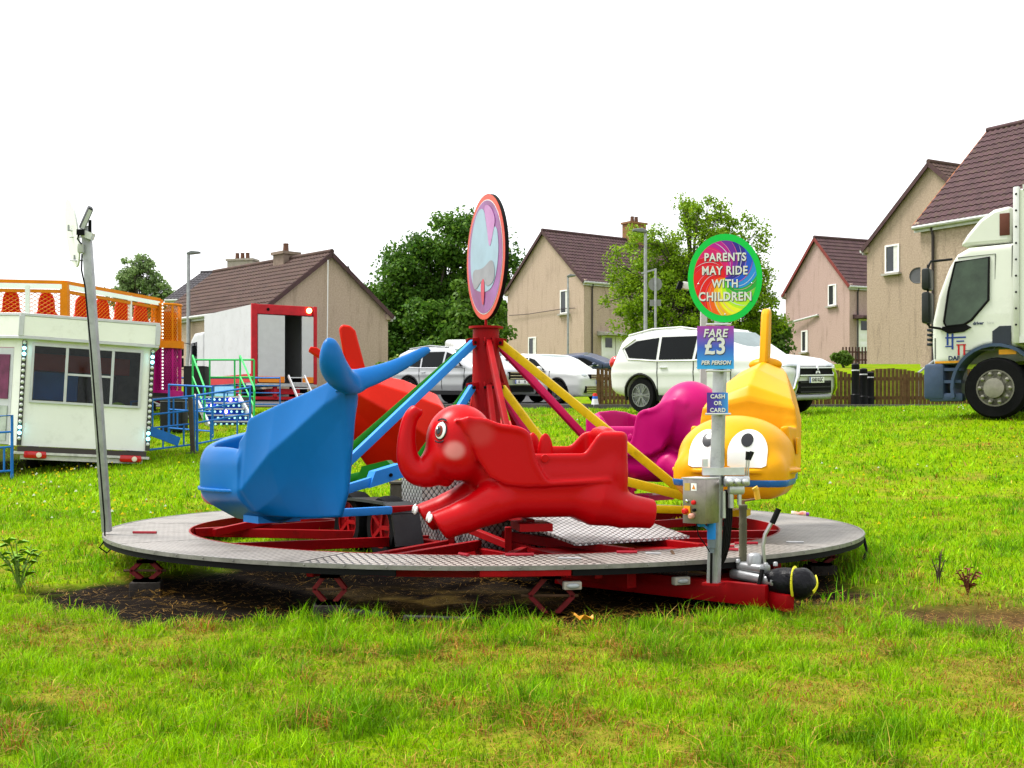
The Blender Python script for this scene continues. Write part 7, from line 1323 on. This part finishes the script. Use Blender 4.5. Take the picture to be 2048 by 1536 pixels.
m_.box(v0+UP*-.05, (.10,.05,.06), bev=.015); m_.cyl(v0+Vector((-.03,0,-.07)), v0+Vector((-.03,0,-.16)), .017, 10); m_.cyl(v0+Vector((.02,0,-.07)), v0+Vector((.02,0,-.14)), .013, 10); m_.cyl(v0+Vector((-.075,0,-.06)), v0+Vector((-.075,0,-.22)), .014, 10); m_.build('valve_block', CAST, t, world=True, angle=50)
m_ = MB(); m_.bar(P(1405,943,7.40), P(1488,942,7.40), .05, .045); m_.box(P(1410,926,7.38), (.03,.03,.045)); m_.build('bracket', CAST, t, world=True); m_ = MB()
for dx_ in (0,.022): a = v0+Vector((.06+dx_*.6,0,.02)); m_.tube([a, a+UP*.05, a+Vector((.005,0,.12))], .0055, 6); m_.tube([a+Vector((.005,0,.105)), a+Vector((.012+dx_*.5,0,.155))], [.010,.014], 8, mi=1)
m_.build('valve_lever', [STEEL, BLACKP], t, world=True)
# ------------------------------------------------------------------ masts, tool box, litter
m0 = P(214, 1058, 9.35); t = thing('lamp_mast', 'leaning grey mast with floodlight and pale oval panel at the left deck edge', 'mast', tuple(m0)); mt = P(172, 452, 9.15); m_ = MB(); m_.bar(m0-UP*.02, mt, .062, .062, up=(0,1,0), bev=.005); m_.build('pole', PGREY, t, world=True)
m_ = MB(); m_.bar(P(160,464,9.12), P(186,474,9.12), .07, .05); m_.build('crosshead', mat('crosshead_grey', (.55,.56,.55), .5), t, world=True); m_ = MB(); m_.box(P(162,465,9.08), (.05,.05,.04)); m_.tube([P(180,470,9.12), P(180,440,9.12)], .012, 6); m_.build('clamp', INKB, t, world=True)
lc = P(172, 436, 9.12); m_ = MB(); Rl = Matrix.Rotation(rad(-20), 3, 'Y') @ Matrix.Rotation(rad(35), 3, 'Z') @ Matrix.Rotation(rad(70), 3, 'Y'); Rl = Matrix((Vector((.45,-.15,.88)), Vector((.35,-.86,-.33)), Vector((.82,.46,-.34)))).transposed(); m_.box(lc, (.175,.09,.035), Rl, bev=.006); fl_ = m_.build('floodlight', mat('flood_black', (.015,.017,.018), .5), t, world=True); m_ = MB(); m_.box(lc-(Rl @ Vector((0,0,1)))*.0-(Rl @ Vector((0,-1,0)))*.046+Vector((0,0,0)), (.15,.004,.026), Rl); m_.box(lc+(Rl @ Vector((0,0,1)))*.019, (.15,.075,.004), Rl); m_.build('lens', mat('flood_lens', (.5,.52,.52), .15, var=.1), fl_, world=True)
pc = P(145, 466, 9.25); pn = Vector((-.83,-.55,0)).normalized(); pX = Vector((.55,-.83,0)).normalized(); m_ = MB(); m_.prism(circ(.255, ex=.62), -.006, .006, (pc, pX, Vector((-.13,0,1)).normalized(), pn)); m_.build('oval_panel', mat('panel_white', (.66,.67,.67), .35, var=.03), t, world=True)
m_ = MB()
for py_ in (461, 474, 521): m_.tube([P(140,py_,9.24), P(168,py_,9.18)], .006, 6)
m_.tube([P(137,450,9.24), P(137,462,9.24)], .008, 6); m_.tube([P(149,510,9.24), P(149,522,9.24)], .008, 6); m_.build('stay', GALV, t, world=True); m_ = MB(); m_.box(P(162,497,9.12), (.042,.05,.07), bev=.01); m_.build('junction_box', mat('junction_grey', (.36,.38,.34), .6), t, world=True)
m_ = MB(); m_.tube([P(158,467,9.08), P(155,478,9.08), P(163,488,9.08)], .006, 6); m_.tube([P(164,508,9.08), P(163,540,9.08), P(170,572,9.08), P(182,700,9.10), P(196,880,9.15), P(209,1040,9.2), P(210,1080,9.2), P(199,1095,9.2), P(214,1106,9.2), P(222,1098,9.2)], .006, 6); m_.build('cable', BLACKR, t, world=True)
a, b = P(1404, 800, 12.6), P(1408, 560, 12.5); a.z = g(a.x, a.y)-.1; t = thing('rear_mast', 'thin grey mast with boxy floodlight behind the round green sign', 'mast', (a.x, a.y, a.z)); m_ = MB(); m_.bar(a, b, .062, .062, up=(0,1,0)); m_.build('pole', mat('post_pale', (.45,.45,.45), .5, var=.15), t, world=True); m_ = MB(); m_.box(P(1374,572,12.4), (.10,.09,.07), Matrix.Rotation(.15,3,'Y'), bev=.008); m_.bar(P(1374,578,12.45), b, .03, .03); fl_ = m_.build('floodlight', mat('flood_pale', (.6,.6,.58), .5), t, world=True); m_ = MB(); m_.box(P(1359,572,12.38), (.045,.095,.078), Matrix.Rotation(.35,3,'Y')); m_.build('hood', INKB, fl_, world=True)
tb = P(782, 1000, 11.55); t = thing('tool_box', 'grey green metal tool box with hasp on the far deck frame', 'tool box', (tb.x+.2, 11.6, tb.z)); TBG = mat('toolbox_grey', (.10,.10,.075), .6, var=.25, vscale=6, dirt='#3a2c20', dirtamt=.4); m_ = MB(); m_.box((0,0,.07), (.40,.30,.16)); m_.build('body', TBG, t, bevel=.006); m_ = MB(); m_.box((0,-.005,.165), (.415,.32,.025)); m_.build('lid', TBG, t, bevel=.005); m_ = MB(); m_.box((.05,-.158,.13), (.03,.012,.07)); m_.build('hasp', mat('rusty', (.16,.09,.05), .7), t); m_ = MB(); m_.tube([(-.19,-.12,-.01),(-.19,-.12,-.35)], .02, 6); m_.tube([(.19,-.12,-.01),(.19,-.12,-.35)], .02, 6); m_.tube([(.19,.12,-.01),(.19,.12,-.35)], .02, 6); m_.tube([(-.19,.12,-.01),(-.19,.12,-.35)], .02, 6); m_.build('leg', RED, t)
p = P(1597, 1007, 12.35); t = thing('plastic_bottle', 'small red and white plastic bottle lying on the grass behind the deck', 'bottle', (p.x, p.y, g(p.x, p.y)+.06), (rad(90), 0, rad(80))); m_ = MB(); m_.lathe([(.03,-.07),(.035,-.06),(.022,0),(.034,.04),(.03,.07)], n=14); m_.build('body', mat('bottle_red', (.6,.05,.02), .3, col2=(.7,.6,.5), vscale=14), t); m_ = MB(); m_.lathe([(.02,.07),(.02,.10),(.01,.102)], n=12); m_.build('cap', mat('bottle_purple', (.2,.05,.35), .4), t)
p = P(1158, 1238, 7.02); t = thing('crumpled_wrapper', 'crumpled orange wrapper lying under the drawbar', 'wrapper', (p.x, p.y, g(p.x, p.y)+.02)); m_ = MB(); R_ = random.Random(5); vs = [(x*.035+R_.uniform(-.012,.012), y*.025+R_.uniform(-.01,.01), R_.uniform(0,.05)) for x in range(-1,3) for y in range(-1,2)]; m_.add(vs, [(i*3+j, (i+1)*3+j, (i+1)*3+j+1, i*3+j+1) for i in range(3) for j in range(2)]); m_.build('film', mat('wrapper_orange', (.6,.26,.02), .35), t, smooth=False)
for (px_, py_, d, L, a, lb) in ((880, 1222, 7.15, .42, .2, 'dark charred plank lying on the soil in front of the deck'), (735, 1205, 7.35, .24, -.15, 'short dark charred lump beside the timber block')):
    p = P(px_, py_, d); t = thing('charred_plank', lb, 'plank', (p.x, p.y, g(p.x, p.y)), (0, .06, a)); m_ = MB(); m_.box((0,0,.015), (L,.07,.035), bev=.008); m_.build('plank', mat('charred', (.02,.018,.018), .9, var=.5, bump=.8, bscale=30), t)
